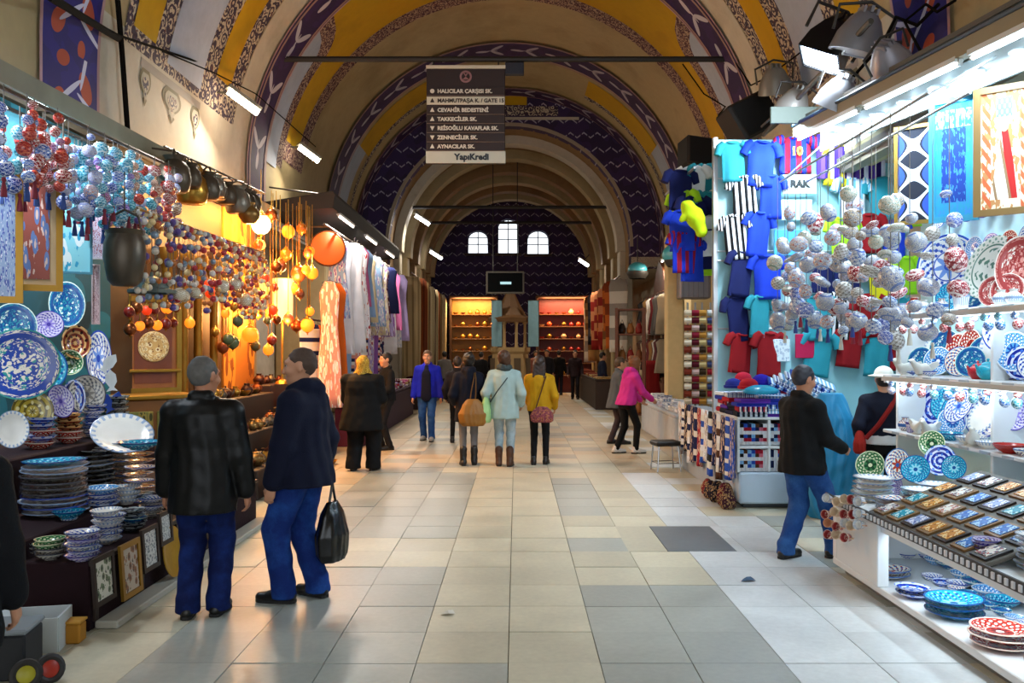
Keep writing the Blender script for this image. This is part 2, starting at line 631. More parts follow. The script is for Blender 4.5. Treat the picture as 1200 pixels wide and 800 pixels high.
# vault ---------------------------------------------------------------
def shell(A, Z, B, d0, d1, zb, th=.35, n=44):
    """barrel with straight walls down to zb, closed shell of thickness th"""
    prof = [(-A, zb)] + [(-A * math.cos(PI * k / n), Z + B * math.sin(PI * k / n)) for k in range(n + 1)] + [(A, zb)]
    out = [(-(A + th), zb)] + [(-(A + th) * math.cos(PI * k / n), Z + (B + th) * math.sin(PI * k / n)) for k in range(n + 1)] + [(A + th, zb)]
    m = len(prof)
    vs = [(XC + x, d, z) for d in (d0, d1) for x, z in prof] + [(XC + x, d, z) for d in (d0, d1) for x, z in out]
    fs = []
    for k in range(m - 1):
        fs.append((k, k + 1, m + k + 1, m + k))
        fs.append((2 * m + k, 3 * m + k, 3 * m + k + 1, 2 * m + k + 1))
        fs.append((k, 2 * m + k, 2 * m + k + 1, k + 1))
        fs.append((m + k, m + k + 1, 3 * m + k + 1, 3 * m + k))
    fs += [(0, m, 3 * m, 2 * m), (m - 1, 3 * m - 1, 4 * m - 1, 2 * m - 1)]
    return MB().add(vs, fs)
ceiling = put('ceiling', shell(VA, VZ, VB, D_BACK, D_CROSS, 4.05).mesh('ceiling', ang=30), TAN, kind='structure')
put('inner_vault', shell(IA, IZ, IB, D_CROSS + .3, D_END, 4.05).mesh('inner_vault', ang=30), BROWN, parent=ceiling)
P = 'painted_panel'
vault_patch('painted_band', 8.0, 9.15, -8, 188, LEAF0, ceiling, .03)
vault_patch('painted_band', 14.1, 15.15, -6, 186, LEAF1, ceiling, .05)
vault_patch('painted_band', 20.0, 21.0, -6, 186, LEAF2, ceiling, .05)
vault_patch('painted_band', 23.5, 24.25, -4, 184, LEAF2, ceiling, .03)
vault_patch('painted_band', 1.5, 2.4, -6, 186, LEAF1, ceiling, .03)
for s in (0, 1):
    def A_(a): return a if s == 0 else 180 - a
    # second bay: plain pale wall, then panels in arabesque frames
    vault_patch(P, 9.2, 14.25, A_(-7), A_(9), PALE, ceiling, .006)
    vault_patch('painted_border', 9.68, 13.42, A_(7.2), A_(80), ARAB, ceiling, .010)
    vault_patch(P, 9.86, 10.46, A_(10.2), A_(78), YELLOW, ceiling, .016)
    vault_patch(P, 10.84, 11.98, A_(8.8), A_(76), BLUEGREY, ceiling, .016)
    vault_patch(P, 12.42, 13.02, A_(13.6), A_(78), YELLOW, ceiling, .016)
    vault_patch(P, 13.44, 14.22, A_(2), A_(88), PALE, ceiling, .010)
    # lambrequin painted under the panels
    for y0, y1 in ((10.15, 12.05), (3.9, 5.8)):
        L_ = empty('painted_lambrequin', parent=ceiling)
        vault_patch('lambrequin_band', y0, y1, A_(5.2), A_(6.6), M('#948d83', .8), L_, .012)
        for c, w in ((y0 + .15, .16), ((y0 + y1) / 2, .3), (y1 - .15, .16)):
            for k, (mm, q, of) in enumerate(((M('#6b6040', .8), 1.0, .014), (M('#a8a08c', .8), .76, .018), (ARAB, .5, .022))):
                top = 5.2
                def hw(a, c=c, w=w, q=q):
                    v = (5.2 - a) / 6.0                          # 0 at the band, 1 at the tip
                    v = min(1, max(0, (v - (1 - q) * .45) / q))
                    return max(.002, w * q * (math.sin(PI * min(1, v * 1.1 + .18)) ** .8 if v < .75 else (1 - v) * 1.9))
                vault_patch('lambrequin_drop', lambda a: c - hw(a), lambda a: c + hw(a), A_(5.2 - (1 - q) * 2.6), A_(-.8 + (1 - q) * 2.2), mm, L_, of, na=12) if s == 0 else \
                vault_patch('lambrequin_drop', lambda a: c - hw(180 - a), lambda a: c + hw(180 - a), A_(5.2 - (1 - q) * 2.6), A_(-.8 + (1 - q) * 2.2), mm, L_, of, na=12)
    # third bay: round-headed blue panel inside a broad yellow field
    vault_patch(P, 15.02, 17.1, A_(13), A_(90), YELLOW, ceiling, .010, na=24)
    vault_patch('painted_border', 17.1, 17.62, A_(8.5), A_(90), ARAB_RED, ceiling, .014, na=24)
    vault_patch('painted_border', 15.02, 17.1, A_(8.5), A_(13.5), ARAB_RED, ceiling, .014)
    def rnd_top(dmax, a_top, rad):
        def f(a):
            a = a if s == 0 else 180 - a
            v = (a_top - a) / rad
            return 15.02 + (dmax - 15.02) * math.sqrt(max(0, 1 - max(0, 1 - v) ** 2))
        return f
    vault_patch('painted_border', 15.0, rnd_top(16.2, 45, 9), A_(6), A_(45), ARAB_RED, ceiling, .018, na=24)
    vault_patch(P, 15.0, rnd_top(15.82, 40, 6), A_(5), A_(40), BLUEGREY, ceiling, .022, na=24)
    vault_patch(P, 21.05, 22.2, A_(4), A_(30), BLUEGREY, ceiling, .01)
    vault_patch(P, 21.4, 22.6, A_(30), A_(62), YELLOW, ceiling, .012)
    vault_patch('painted_border', 22.6, 22.85, A_(4), A_(62), ARAB, ceiling, .012)
    # near bay, mostly above the picture
    vault_patch('painted_border', 3.2, 7.0, A_(7.2), A_(80), ARAB, ceiling, .010)
    vault_patch(P, 3.4, 4.1, A_(10.2), A_(78), YELLOW, ceiling, .016)
    vault_patch(P, 4.5, 5.7, A_(8.8), A_(76), BLUEGREY, ceiling, .016)
    vault_patch(P, 6.1, 6.8, A_(13.6), A_(78), YELLOW, ceiling, .016)
# thin red edges of the ribs
for d in (14.22, 15.03, 19.97, 21.03, 23.47):
    vault_patch('painted_edge', d - .03, d + .03, -6, 186, M('#9b7a72', .8), ceiling, .06)

def plate_xz(name, outlines, y0, y1, mat, **kw):
    """flat wall in the x-z plane with holes: first outline is the edge, the rest are holes"""
    c = bpy.data.curves.new(name, 'CURVE')
    c.dimensions = '2D'
    c.fill_mode = 'BOTH'
    for pts in outlines:
        sp = c.splines.new('POLY')
        sp.points.add(len(pts) - 1)
        for k, (x, z) in enumerate(pts): sp.points[k].co = (x, z, 0, 1)
        sp.use_cyclic_u = True
    c.extrude = (y1 - y0) / 2
    o = bpy.data.objects.new(name, c)
    COL.objects.link(o)
    m = bpy.data.meshes.new_from_object(o.evaluated_get(bpy.context.evaluated_depsgraph_get()))
    bpy.data.objects.remove(o); bpy.data.curves.remove(c)
    m.transform(Matrix.Rotation(PI / 2, 4, 'X'))
    m.transform(Matrix.Translation((0, (y0 + y1) / 2, 0)))
    m.materials.clear(); m.materials.append(None)
    return put(name, m, mat, **kw)
def arch_outline(cx, A, zb, Z, B, n=30):
    return [(cx - A, zb)] + [(cx - A * math.cos(PI * k / n), Z + B * math.sin(PI * k / n)) for k in range(n + 1)] + [(cx + A, zb)]
# cross wall with the lower arch
cross = plate_xz('wall_cross', [[(-6.2, 4.1), (-6.2, 9.6), (6, 9.6), (6, 4.1), (XC + IA, 4.1)] + arch_outline(XC, IA, 4.11, IZ, IB)[::-1][1:-1] + [(XC - IA, 4.1)]], D_CROSS, D_CROSS + .4, CHEV, kind='structure')
for z0, z1, mm in ((8.72, 8.98, YELLOW), (8.42, 8.68, ARAB), (8.3, 8.38, PALE)):
    w = VA * math.sqrt(max(0, 1 - ((z1 - VZ) / VB) ** 2)) - .25
    put('painted_strip', bbox_mesh('painted_strip', XC - max(w, .5), XC + max(w, .5), D_CROSS - .015, D_CROSS + .01, z0, z1), mm, parent=cross)
def arch_strip(name, A, Z, B, wd, d0, d1, mat, parent, a0=0, a1=180, n=40):
    """raised arch moulding"""
    mb = MB()
    pts = []
    for k in range(n + 1):
        a = R(a0 + (a1 - a0) * k / n)
        c, s = math.cos(a), math.sin(a)
        pts.append(((XC - A * c, Z + B * s), (XC - (A - wd) * c, Z + (B - wd) * s)))
    vs = []
    for (o, i) in pts: vs += [(o[0], d0, o[1]), (i[0], d0, i[1]), (i[0], d1, i[1]), (o[0], d1, o[1])]
    fs = []
    for k in range(n):
        q = 4 * k
        for e in range(4): fs.append((q + e, q + (e + 1) % 4, q + 4 + (e + 1) % 4, q + 4 + e))
    fs += [(3, 2, 1, 0), (4 * n, 4 * n + 1, 4 * n + 2, 4 * n + 3)]
    return put(name, mb.add(vs, fs).mesh(name, ang=30), mat, parent=parent)
arch_strip('arch_moulding', IA + .08, IZ, IB + .08, .09, D_CROSS - .03, D_CROSS + .02, M('#9a8b7a', .8), cross)
for d, wd, mm in ((25.4, .12, PALE), (27.2, .16, TAN), (29.2, .18, BROWN), (31.0, .18, TAN), (32.6, .2, BROWN), (34.2, .22, TAN)):
    arch_strip('arch_rib', IA + .02, IZ, IB + .02, wd + .14, d, d + .55, mm, ceiling)
    for s in (-1, 1):                                        # the rib runs down as a pilaster
        x = XC + s * (IA - .08)
        put('pilaster', rbox('pilaster', (.4, .55, 4.7), .03, (x + s * .1, d + .275, 2.35)), mm, parent=ceiling)
for k, d in enumerate((26.1, 28.0, 30.0, 33.4)):
    vault_patch('painted_band', d, d + .75, 2, 178, LEAF2 if k % 2 else CHEV, ceiling, .02, True)
vault_patch(P, 34.9, 35.95, 28, 152, YELLOW, ceiling, .02, True)
vault_patch(P, 31.65, 32.5, 35, 145, YELLOW, ceiling, .02, True)

# side walls: upper band carries the vault, shops open below
for side, s, x0 in (('left', -1, XL), ('right', 1, XR)):
    w = MB()
    xb = x0 + s * 1.25
    w.bbox(xb, xb + s * .2, D_BACK, D_CROSS + .2, 0, 4.4)               # back of the shops
    w.bbox(x0 + s * .02, xb + s * .2, D_BACK, D_CROSS, 4.12, 4.45)      # soffit over the shops
    xi = XC + s * IA
    w.bbox(xi + s * 1.3, xi + s * 1.5, D_CROSS, D_END, 0, 4.4)
    w.bbox(xi + s * .02, xi + s * 1.5, D_CROSS, D_END, 4.12, 4.4)
    wall = put('wall_' + side, w.mesh('wall_' + side, smooth=False), PALE, kind='structure')
    for d, ww in ((2.0, .6), (14.6, .55), (20.6, .7), (24.35, .8)):
        put('pier', rbox('pier', (1.2, ww, 4.15), .03, (x0 + s * .62, d, 2.075)), TAN if d > 9 else PALE, parent=wall)
    put('trim_%d' % (1 if s < 0 else 2), MB().bbox(x0 - s * .1, x0 + s * .1, D_BACK, D_CROSS, 4.02, 4.13).bbox(x0 - s * .06, x0 + s * .1, D_BACK, D_CROSS, 3.96, 4.02).mesh('cornice', smooth=False), M('#7d7460', .7), kind='structure')

# end wall with three windows
def win_outline(cx, hw, z0, z1):
    r = hw
    return [(cx - hw, z0)] + [(cx - hw * math.cos(PI * k / 12), z1 - r * .8 + r * .8 * math.sin(PI * k / 12)) for k in range(13)] + [(cx + hw, z0)]
wins = [win_outline((560 - CX) * .036, .43, 5.83, 6.78), win_outline((595.5 - CX) * .036, .44, 5.83, 7.28), win_outline((630.5 - CX) * .036, .46, 5.8, 6.8)]
endw = plate_xz('wall_end', [[(-5.3, 0), (-5.3, 8.6), (5, 8.6), (5, 0)]] + wins, D_END, D_END + .4, CHEV, kind='structure')
tg = MT('window glass')
tg.b.inputs['Transmission Weight'].default_value = 1.0
tg.b.inputs['IOR'].default_value = 1.02
GLASS = tg.fin(.0)
for k, o in enumerate(wins):
    x0, x1, z0, z1 = o[0][0], o[-1][0], o[0][1], max(p[1] for p in o)
    wn = put('window_%d' % (k + 1), MB().tube([(x, D_END + .2, z) for x, z in o], .035, 6, True).mesh('window_frame'), M('#3c3a3d', .5), kind='structure')
    put('glazing_bar', MB().bbox((x0 + x1) / 2 - .02, (x0 + x1) / 2 + .02, D_END + .19, D_END + .22, z0, z1).mesh('bar', smooth=False), M('#55525a', .5), parent=wn)
    for q in (.42, .72):
        z = z0 + (z1 - z0) * q
        put('glazing_bar', MB().bbox(x0, x1, D_END + .19, D_END + .22, z - .018, z + .018).mesh('bar', smooth=False), M('#77747a', .5), parent=wn)
    pane = plate_xz('pane', [o], D_END + .2, D_END + .21, GLASS, parent=wn)
    put('window_sill', rbox('window_sill', (x1 - x0 + .25, .3, .1), .02, ((x0 + x1) / 2, D_END - .05, z0 - .06)), M('#4b3f3c', .7), parent=wn)
# tie rods across the hall
for d, z, A, Z, B, nm in ((14.62, 6.73, VA, VZ, VB, 'front'), (25.7, 6.05, IA, IZ, IB, 'middle'), (29.5, 6.15, IA, IZ, IB, 'far')):
    hw = A * math.sqrt(1 - ((z - Z) / B) ** 2)
    put('tie_rod', MB().tube([(XC - hw, d, z), (XC + hw, d, z)], .05, 8).mesh('tie_rod'), M('#1d1714', .6),
        label={'front': 'dark iron tie rod across the front vault, above the street sign', 'middle': 'thin dark iron tie rod across the inner vault, upper of two', 'far': 'thin dark iron tie rod crossing just above the end windows'}[nm], cat='tie rod')
# ------------------------------------------------------------------ people: smooth bodies from a distance field
class Field:
    def __init__(s, lo, hi, vox):
        s.lo = np.array(lo, dtype=np.float32) - vox * 2
        s.vox = vox
        s.n = np.ceil((np.array(hi) - s.lo) / vox).astype(int) + 3
        s.f = np.full(s.n, 9.0, dtype=np.float32)
    def _sl(s, lo, hi, pad):
        a = np.maximum(0, np.floor((np.array(lo) - pad - s.lo) / s.vox).astype(int))
        b = np.minimum(s.n, np.ceil((np.array(hi) + pad - s.lo) / s.vox).astype(int) + 1)
        if np.any(b <= a): return None
        ax = [s.lo[i] + s.vox * np.arange(a[i], b[i], dtype=np.float32) for i in range(3)]
        return (slice(a[0], b[0]), slice(a[1], b[1]), slice(a[2], b[2])), ax[0][:, None, None], ax[1][None, :, None], ax[2][None, None, :]
    def _un(s, sl, d, k, sub=False):
        o = s.f[sl]
        if sub:
            s.f[sl] = np.maximum(o, -d)
            return
        h = np.maximum(k - np.abs(o - d), 0) / k if k > 0 else 0
        s.f[sl] = np.minimum(o, d) - (h * h * k * .25 if k > 0 else 0)
    def cap(s, a, b, ra, rb=None, k=.02, sub=False, flat=None):
        """tapered limb from a to b; flat=(axis vector, factor) squeezes it along that axis"""
        a, b = np.array(a, dtype=np.float32), np.array(b, dtype=np.float32)
        rb = ra if rb is None else rb
        m = max(ra, rb)
        q = s._sl(np.minimum(a, b) - m, np.maximum(a, b) + m, k + s.vox * 2)
        if q is None: return
        sl, X, Y, Z = q
        d = b - a
        L2 = float(d @ d) + 1e-9
        t = np.clip(((X - a[0]) * d[0] + (Y - a[1]) * d[1] + (Z - a[2]) * d[2]) / L2, 0, 1)
        px, py, pz = X - a[0] - t * d[0], Y - a[1] - t * d[1], Z - a[2] - t * d[2]
        e2 = px * px + py * py + pz * pz
        if flat is not None:
            v, fac = np.array(flat[0], dtype=np.float32), flat[1]
            v = v / np.linalg.norm(v)
            w = px * v[0] + py * v[1] + pz * v[2]
            e2 = e2 + w * w * (1 / fac ** 2 - 1)
        s._un(sl, (np.sqrt(e2) - (ra + (rb - ra) * t)).astype(np.float32), k, sub)
    def ell(s, c, r, k=.02, sub=False, rot=None):
        c, r = np.array(c, dtype=np.float32), np.array(r, dtype=np.float32)
        m = float(r.max()) if rot is not None else r
        q = s._sl(c - m, c + m, k + s.vox * 2)
        if q is None: return
        sl, X, Y, Z = q
        x, y, z = X - c[0], Y - c[1], Z - c[2]
        if rot is not None:
            x, y, z = (rot[0][i] * x + rot[1][i] * y + rot[2][i] * z for i in range(3))
        d = (np.sqrt((x / r[0]) ** 2 + (y / r[1]) ** 2 + (z / r[2]) ** 2) - 1) * float(r.min())
        s._un(sl, d.astype(np.float32), k, sub)
    def loft(s, rows, k=.02, rot=None, wr=0.0, wf=40.0, seed=0.0, cap=.01, yaw=0.0):
        """rows of (z, half width, half depth, cx, cy) upward; elliptic sections; yaw turns the sections"""
        rows = sorted(rows)
        a = np.array(rows, dtype=np.float32)
        zs = a[:, 0]
        m = float(max(a[:, 1].max(), a[:, 2].max()))
        lo = (a[:, 3].min() - m, a[:, 4].min() - m, zs[0] - .02)
        hi = (a[:, 3].max() + m, a[:, 4].max() + m, zs[-1] + .02)
        q = s._sl(lo, hi, k + s.vox * 2)
        if q is None: return
        sl, X, Y, Z = q
        z1 = Z.ravel()
        I = [np.interp(z1, zs, a[:, i]).astype(np.float32)[None, None, :] for i in (1, 2, 3, 4)]
        c, sn = math.cos(yaw), math.sin(yaw)
        x0, y0 = X - I[2], Y - I[3]
        x, y = x0 * c + y0 * sn, -x0 * sn + y0 * c
        rr = np.sqrt((x / I[0]) ** 2 + (y / I[1]) ** 2) + 1e-6
        d = (rr - 1) * np.minimum(I[0], I[1]) * (.5 + .5 * np.sqrt(I[0] * I[1]) / np.minimum(I[0], I[1]))
        if wr:
            an = np.arctan2(y, x)
            d = d + wr * .6 * np.sin(wf * Z + 3 * np.sin(2 * an + seed) + seed) * (.5 + .5 * np.sin(3 * an + seed * 2)) + wr * .9 * np.sin(an * 11 + 2.5 * np.sin(Z * 5 + seed)) * np.clip((zs[-1] - Z) * 4, 0, 1)
        dz = np.maximum(zs[0] - Z, Z - zs[-1])
        d = np.maximum(d, dz)
        s._un(sl, d.astype(np.float32), k)
    def wrinkle(s, amp, freq, seed=0.0):
        X, Y, Z = (s.lo[i] + s.vox * np.arange(s.n[i], dtype=np.float32) for i in range(3))
        X, Y, Z = X[:, None, None], Y[None, :, None], Z[None, None, :]
        near = np.abs(s.f) < .05
        w = np.sin(freq * Z + 2.3 * np.sin(freq * .31 * X + seed) + 2.0 * np.sin(freq * .27 * Y + 2 * seed)) * np.sin(freq * .4 * (X + Y) + seed * 3)
        s.f = np.where(near, s.f + amp * w.astype(np.float32), s.f)
    def below(s, z, keep_above=True):
        Z = s.lo[2] + s.vox * np.arange(s.n[2], dtype=np.float32)[None, None, :]
        s.f = np.maximum(s.f, (z - Z) if keep_above else (Z - z))
    def mesh(s, name):
        """surface nets"""
        f = s.f
        ins = f < 0
        nx, ny, nz = f.shape
        cnt = np.zeros((nx - 1, ny - 1, nz - 1), dtype=np.int8)
        for i in (0, 1):
            for j in (0, 1):
                for k in (0, 1): cnt += ins[i:nx - 1 + i, j:ny - 1 + j, k:nz - 1 + k]
        act = np.argwhere((cnt > 0) & (cnt < 8))
        if not len(act): raise RuntimeError('empty field ' + name)
        idm = np.full(cnt.shape, -1, dtype=np.int64)
        idm[tuple(act.T)] = np.arange(len(act))
        pos = np.zeros((len(act), 3)); num = np.zeros((len(act), 1))
        corners = [(i, j, k) for i in (0, 1) for j in (0, 1) for k in (0, 1)]
        for a in corners:
            for ax in range(3):
                if a[ax]: continue
                b = list(a); b[ax] = 1
                fa = f[tuple((act + a).T)]; fb = f[tuple((act + b).T)]
                c = (fa < 0) != (fb < 0)
                t = np.where(c, fa / np.where(c, fa - fb, 1), 0)
                p = np.tile(np.array(a, dtype=float), (len(act), 1))
                p[:, ax] = t
                pos += p * c[:, None]; num += c[:, None]
        V_ = (act + pos / num) * s.vox + s.lo
        faces = []
        for ax in range(3):
            sl0 = [slice(None)] * 3; sl1 = [slice(None)] * 3
            sl0[ax] = slice(0, -1); sl1[ax] = slice(1, None)
            ch = ins[tuple(sl0)] != ins[tuple(sl1)]
            e = np.argwhere(ch)
            u, v = (ax + 1) % 3, (ax + 2) % 3
            ok = (e[:, u] > 0) & (e[:, v] > 0) & (e[:, u] < f.shape[u] - 1) & (e[:, v] < f.shape[v] - 1)
            e = e[ok]
            q = []
            for du, dv in ((-1, -1), (0, -1), (0, 0), (-1, 0)):
                c = e.copy(); c[:, u] += du; c[:, v] += dv
                q.append(idm[tuple(c.T)])
            q = np.stack(q, 1)
            flip = ~ins[tuple(e.T)]
            q[flip] = q[flip][:, ::-1]
            faces.append(q)
        faces = np.concatenate(faces)
        me = bpy.data.meshes.new(name)
        me.vertices.add(len(V_)); me.vertices.foreach_set('co', V_.astype(np.float32).ravel())
        me.loops.add(faces.size); me.loops.foreach_set('vertex_index', faces.astype(np.int32).ravel())
        me.polygons.add(len(faces))
        me.polygons.foreach_set('loop_start', np.arange(0, faces.size, 4, dtype=np.int32))
        me.update(calc_edges=True)
        me.validate()
        me.materials.append(None)
        me.shade_smooth()
        return me

def ik(a, b, l1, l2, hint):
    a, b, hint = Vector(a), Vector(b), Vector(hint)
    d = b - a
    L = min(d.length, (l1 + l2) * .999)
    u = d.normalized()
    x = (l1 * l1 - l2 * l2 + L * L) / (2 * L)
    h = math.sqrt(max(0, l1 * l1 - x * x))
    n = (hint - u * hint.dot(u)).normalized()
    return a + u * x + n * h, a + u * L

SKIN = M('#c08a6b', .5, 0, .08, 6)
SKIN2 = M('#b57b5c', .5, 0, .08, 6)
EYEW, EYED = M('#e8e4dd', .2, 0, 0), M('#1c1410', .15, 0, 0)
def denim(c, c2):
    key = ('denim', c)
    if key in MATS: return MATS[key]
    t = MT('denim')
    xyz, vec = t.coord('Object')
    n = t.noise(vec, 5, 4, .6)
    n2 = t.noise(vec, 120, 2)
    col = t.mix(((n - .42) * 3).max(0.0).min(1.0), lin(c), lin(c2))
    t.color(t.hsv(col, val=n2 * .5 + .75))
    MATS[key] = t.fin(.85, 0, .2)
    return MATS[key]
def cloth(c, var=.15): return M(c, .85, 0, var, 6, .25, 90, 0, .25)
def leather(c): return M(c, .45, 0, .2, 5, .12, 40, 0, .28)

def head_field(fl, c, yaw, pitch, s=1.0, ear=True):
    """skull, jaw, brow, nose, lips, ears about centre c"""
    rot = Matrix.Rotation(yaw, 3, 'Z') @ Matrix.Rotation(pitch, 3, 'X')
    rm = np.array(rot)
    P_ = lambda x, y, z: np.array(c) + rm @ (np.array((x, y, z)) * s)
    e = lambda p, r, k, sub=False: fl.ell(P_(*p), np.array(r) * s, k * s, sub, rm)
    e((0, -.012, .022), (.077, .094, .095), .02)
    e((0, .03, -.02), (.064, .066, .085), .03)
    e((0, .045, -.085), (.044, .045, .034), .03)
    e((0, .07, -.104), (.022, .02, .018), .02)              # chin
    e((0, .088, .030), (.05, .014, .013), .02)              # brow
    for q in (-1, 1):
        e((q * .032, .098, .008), (.02, .016, .013), .012, True)
        e((q * .046, .068, -.03), (.022, .024, .02), .025)  # cheek
        if ear:
            e((q * .077, -.008, -.005), (.011, .020, .033), .008)
    fl.cap(P_(0, .092, .012), P_(0, .112, -.032), .009 * s, .014 * s, .012)
    e((0, .108, -.038), (.018, .013, .010), .008)
    e((0, .094, -.066), (.026, .010, .0065), .006)
    e((0, .092, -.076), (.022, .010, .0065), .006)
    return P_
def hand_field(fl, wrist, fdir, palm_n, side, s=1.0, curl=.6):
    """palm, four unequal bent fingers, thumb from the side of the palm; palm_n: where the palm faces"""
    f = Vector(fdir).normalized()
    n = Vector(palm_n); n = (n - f * n.dot(f)).normalized()
    t = f.cross(n) * side                                    # towards the thumb
    w = Vector(wrist)
    fl.cap(w - f * .03 * s, w + f * .02 * s, .026 * s, .026 * s, .012, flat=(n, .75))
    for q in (-.024, -.008, .008, .024):
        fl.cap(w + f * .02 * s + t * q * .6 * s, w + f * .085 * s + t * q * s, .016 * s, .0135 * s, .010)
    for q, L, r in ((.027, .068, .0085), (.009, .076, .0088), (-.009, .070, .0085), (-.026, .054, .0075)):
        p0 = w + (f * .088 + t * q) * s
        c1, c2 = curl * .7, curl * 1.7
        d1 = f * math.cos(c1) + n * math.sin(c1)
        d2 = f * math.cos(c2) + n * math.sin(c2)
        c3 = curl * 2.4
        d3 = f * math.cos(c3) + n * math.sin(c3)
        p1 = p0 + d1 * L * .45 * s
        p2 = p1 + d2 * L * .32 * s
        p3 = p2 + d3 * L * .25 * s
        fl.cap(p0, p1, r * s, r * .95 * s, .004)
        fl.cap(p1, p2, r * .95 * s, r * .9 * s, .003)
        fl.cap(p2, p3, r * .9 * s, r * .8 * s, .003)
    p0 = w + (f * .03 + t * .022 + n * .006) * s
    p1 = w + (f * .062 + t * .045 + n * .020) * s
    p2 = w + (f * .090 + t * .044 + n * .036) * s
    fl.cap(p0, p1, .013 * s, .011 * s, .012)
    fl.cap(p1, p2, .0105 * s, .009 * s, .004)

def person(label, loc, rz, h, feet, hands, top, bottom, shoes, hair, lean=0.0, head=(0, 0), vox=.012, build=1.0,
           twist=0.0, skin=None, knees=None, elbows=None, curl=(.6, .6), eyes=False, group=None, extra=None, hem=.88, hip_shift=(0, 0),
           top_wr=.004, sleeve=.062, legr=(.092, .066, .056), coat_flare=0.0, collar='collar', name='person', palms=None, hipz=None, scarf=None):
    """figure facing +Y in its own frame, for a body 1.72 m tall scaled to h. feet: ((x, y, yaw), ...) left, right;
    hands: wrist positions left, right. top/bottom/shoes: materials; hair: (style, material)"""
    s = h / 1.737
    skin = skin or SKIN
    root = empty(name, loc, rz, label, 'person', group)
    hz = hipz or .922
    spread = max(abs(feet[0][1] - feet[1][1]), abs(feet[0][0] - feet[1][0]) * .6)
    hz -= max(0, spread - .2) ** 2 * .35
    pel = Vector((hip_shift[0], hip_shift[1], hz))
    up = Vector((0, math.sin(lean), math.cos(lean)))
    def tor(x, y, z):                                        # point in torso coordinates: z above the pelvis along the lean
        tw = twist * min(1, max(0, z / .5))
        xx, yy = x * math.cos(tw) - y * math.sin(tw), x * math.sin(tw) + y * math.cos(tw)
        fw = Vector((0, math.cos(lean), -math.sin(lean)))
        return pel + Vector((xx, 0, 0)) + fw * yy + up * z
    b = build
    sh = [tor(-.166 * b, -.005, .440), tor(.166 * b, -.005, .440)]
    neck = tor(0, -.01, .56)
    hc = tor(0, .018, .70)
    hc = neck + (hc - neck).normalized() * .135
    hipj = [pel + Vector((-.088 * b, 0, -.02)), pel + Vector((.088 * b, 0, -.02))]
    ank = [Vector((f[0], f[1], .085 + (f[3] if len(f) > 3 else 0))) for f in feet]
    kn = knees or [(0, 1, 0), (0, 1, 0)]
    el = elbows or [(-.4, -1, -.2), (.4, -1, -.2)]
    K = [ik(hipj[i], ank[i], .43, .42, kn[i])[0] for i in (0, 1)]
    E_, Wr = [], []
    for i in (0, 1):
        e, w = ik(sh[i], hands[i], .285, .255, el[i])
        E_.append(e); Wr.append(w)
    allp = [*ank, *K, *E_, *Wr, *sh, hc, pel]
    lo = np.min([np.array(p) for p in allp], 0) - .24
    hi = np.max([np.array(p) for p in allp], 0) + .24
    lo[2] = -.01
    # the body
    f = Field(lo, hi, vox)
    tr = [tor(0, 0, z) for z in (-.08, .08, .2, .34, .46, .53)]
    wd = [(.155, .115), (.145, .105), (.125, .09), (.145, .105), (.15, .1), (.07, .06)]
    f.loft([(p.z, w * b * .92, d * b * .92, p.x, p.y) for p, (w, d) in zip(tr, wd)], .03, yaw=twist * .6)
    f.cap(tor(0, -.012, .48), hc - Vector((0, 0, .05)), .056, .052, .03)
    for i in (0, 1):
        f.cap(sh[i], E_[i], .05 * b, .04 * b, .03)
        f.cap(tor(0, -.015, .515), sh[i], .05, .045, .03)
        f.cap(E_[i], Wr[i], .04 * b, .027, .015)
        f.cap(hipj[i], K[i], .08 * b, .05 * b, .03)
        f.cap(K[i], ank[i], .05 * b, .035, .02)
        yw = feet[i][2]
        fd = Vector((-math.sin(yw), math.cos(yw), 0))
        f.cap(ank[i] - Vector((0, 0, .045)) - fd * .03, ank[i] - Vector((0, 0, .055)) + fd * .13, .03, .022, .02)
        fdir = (Wr[i] - E_[i]).normalized()
        pn = Vector((1 if i == 0 else -1, .15, 0)) if not palms else Vector(palms[i])
        hand_field(f, Wr[i], fdir, pn, -1 if i == 0 else 1, 1.0, curl[i])
    PH = head_field(f, hc, twist + head[0], head[1], 1.06)
    body = put('body', f.mesh('body'), skin, parent=root, scale=s)
    if eyes:
        for q in (-1, 1):
            me = cached('eyeball', lambda: MB().ball((0, 0, 0), .0125, 10, 6).mesh('eyeball'))
            e = put('eye', me, EYEW, Vector(PH(q * .031, .078, .008)) * s, parent=root, scale=s)
            pu = Vector(PH(q * .0315, .0888, .008)) - Vector(PH(q * .031, .078, .008))
            put('pupil', cached('pupil', lambda: MB().ball((0, 0, 0), .0058, 8, 5).mesh('pupil')), EYED, pu, parent=e)
            brow = MB().tube([PH(q * .014, .099, .028), PH(q * .032, .097, .034), PH(q * .05, .084, .028)], [.003, .0045, .002], 6).mesh('eyebrow')
            put('eyebrow', brow, hair[1], parent=root, scale=s)
    # trousers
    if bottom is not None:
        f = Field(np.minimum(lo, (-.4, -.4, 0)), (hi[0], hi[1], hz + .16), vox)
        f.loft([(p.z, w * b, d * b, p.x, p.y) for p, (w, d) in zip([pel + Vector((0, 0, -.12)), pel + Vector((0, -.01, -.04)), tor(0, 0, .12)], [(.155, .118), (.172, .132), (.155, .12)])], .04)
        for i in (0, 1):
            f.cap(hipj[i], K[i], legr[0] * b, legr[1] * b, .035)
            f.cap(K[i], ank[i] + Vector((0, 0, .0)), legr[1] * b, legr[2] * b, .02)
            if legr[2] > .05:                               # loose hem that breaks on the shoe
                f.cap(ank[i] + Vector((0, 0, .03)), ank[i] - Vector((0, 0, .03)) , legr[2] * b * 1.05, legr[2] * b * 1.1, .01)
        f.wrinkle(.004 if legr[2] > .05 else .0015, 46, loc[0])
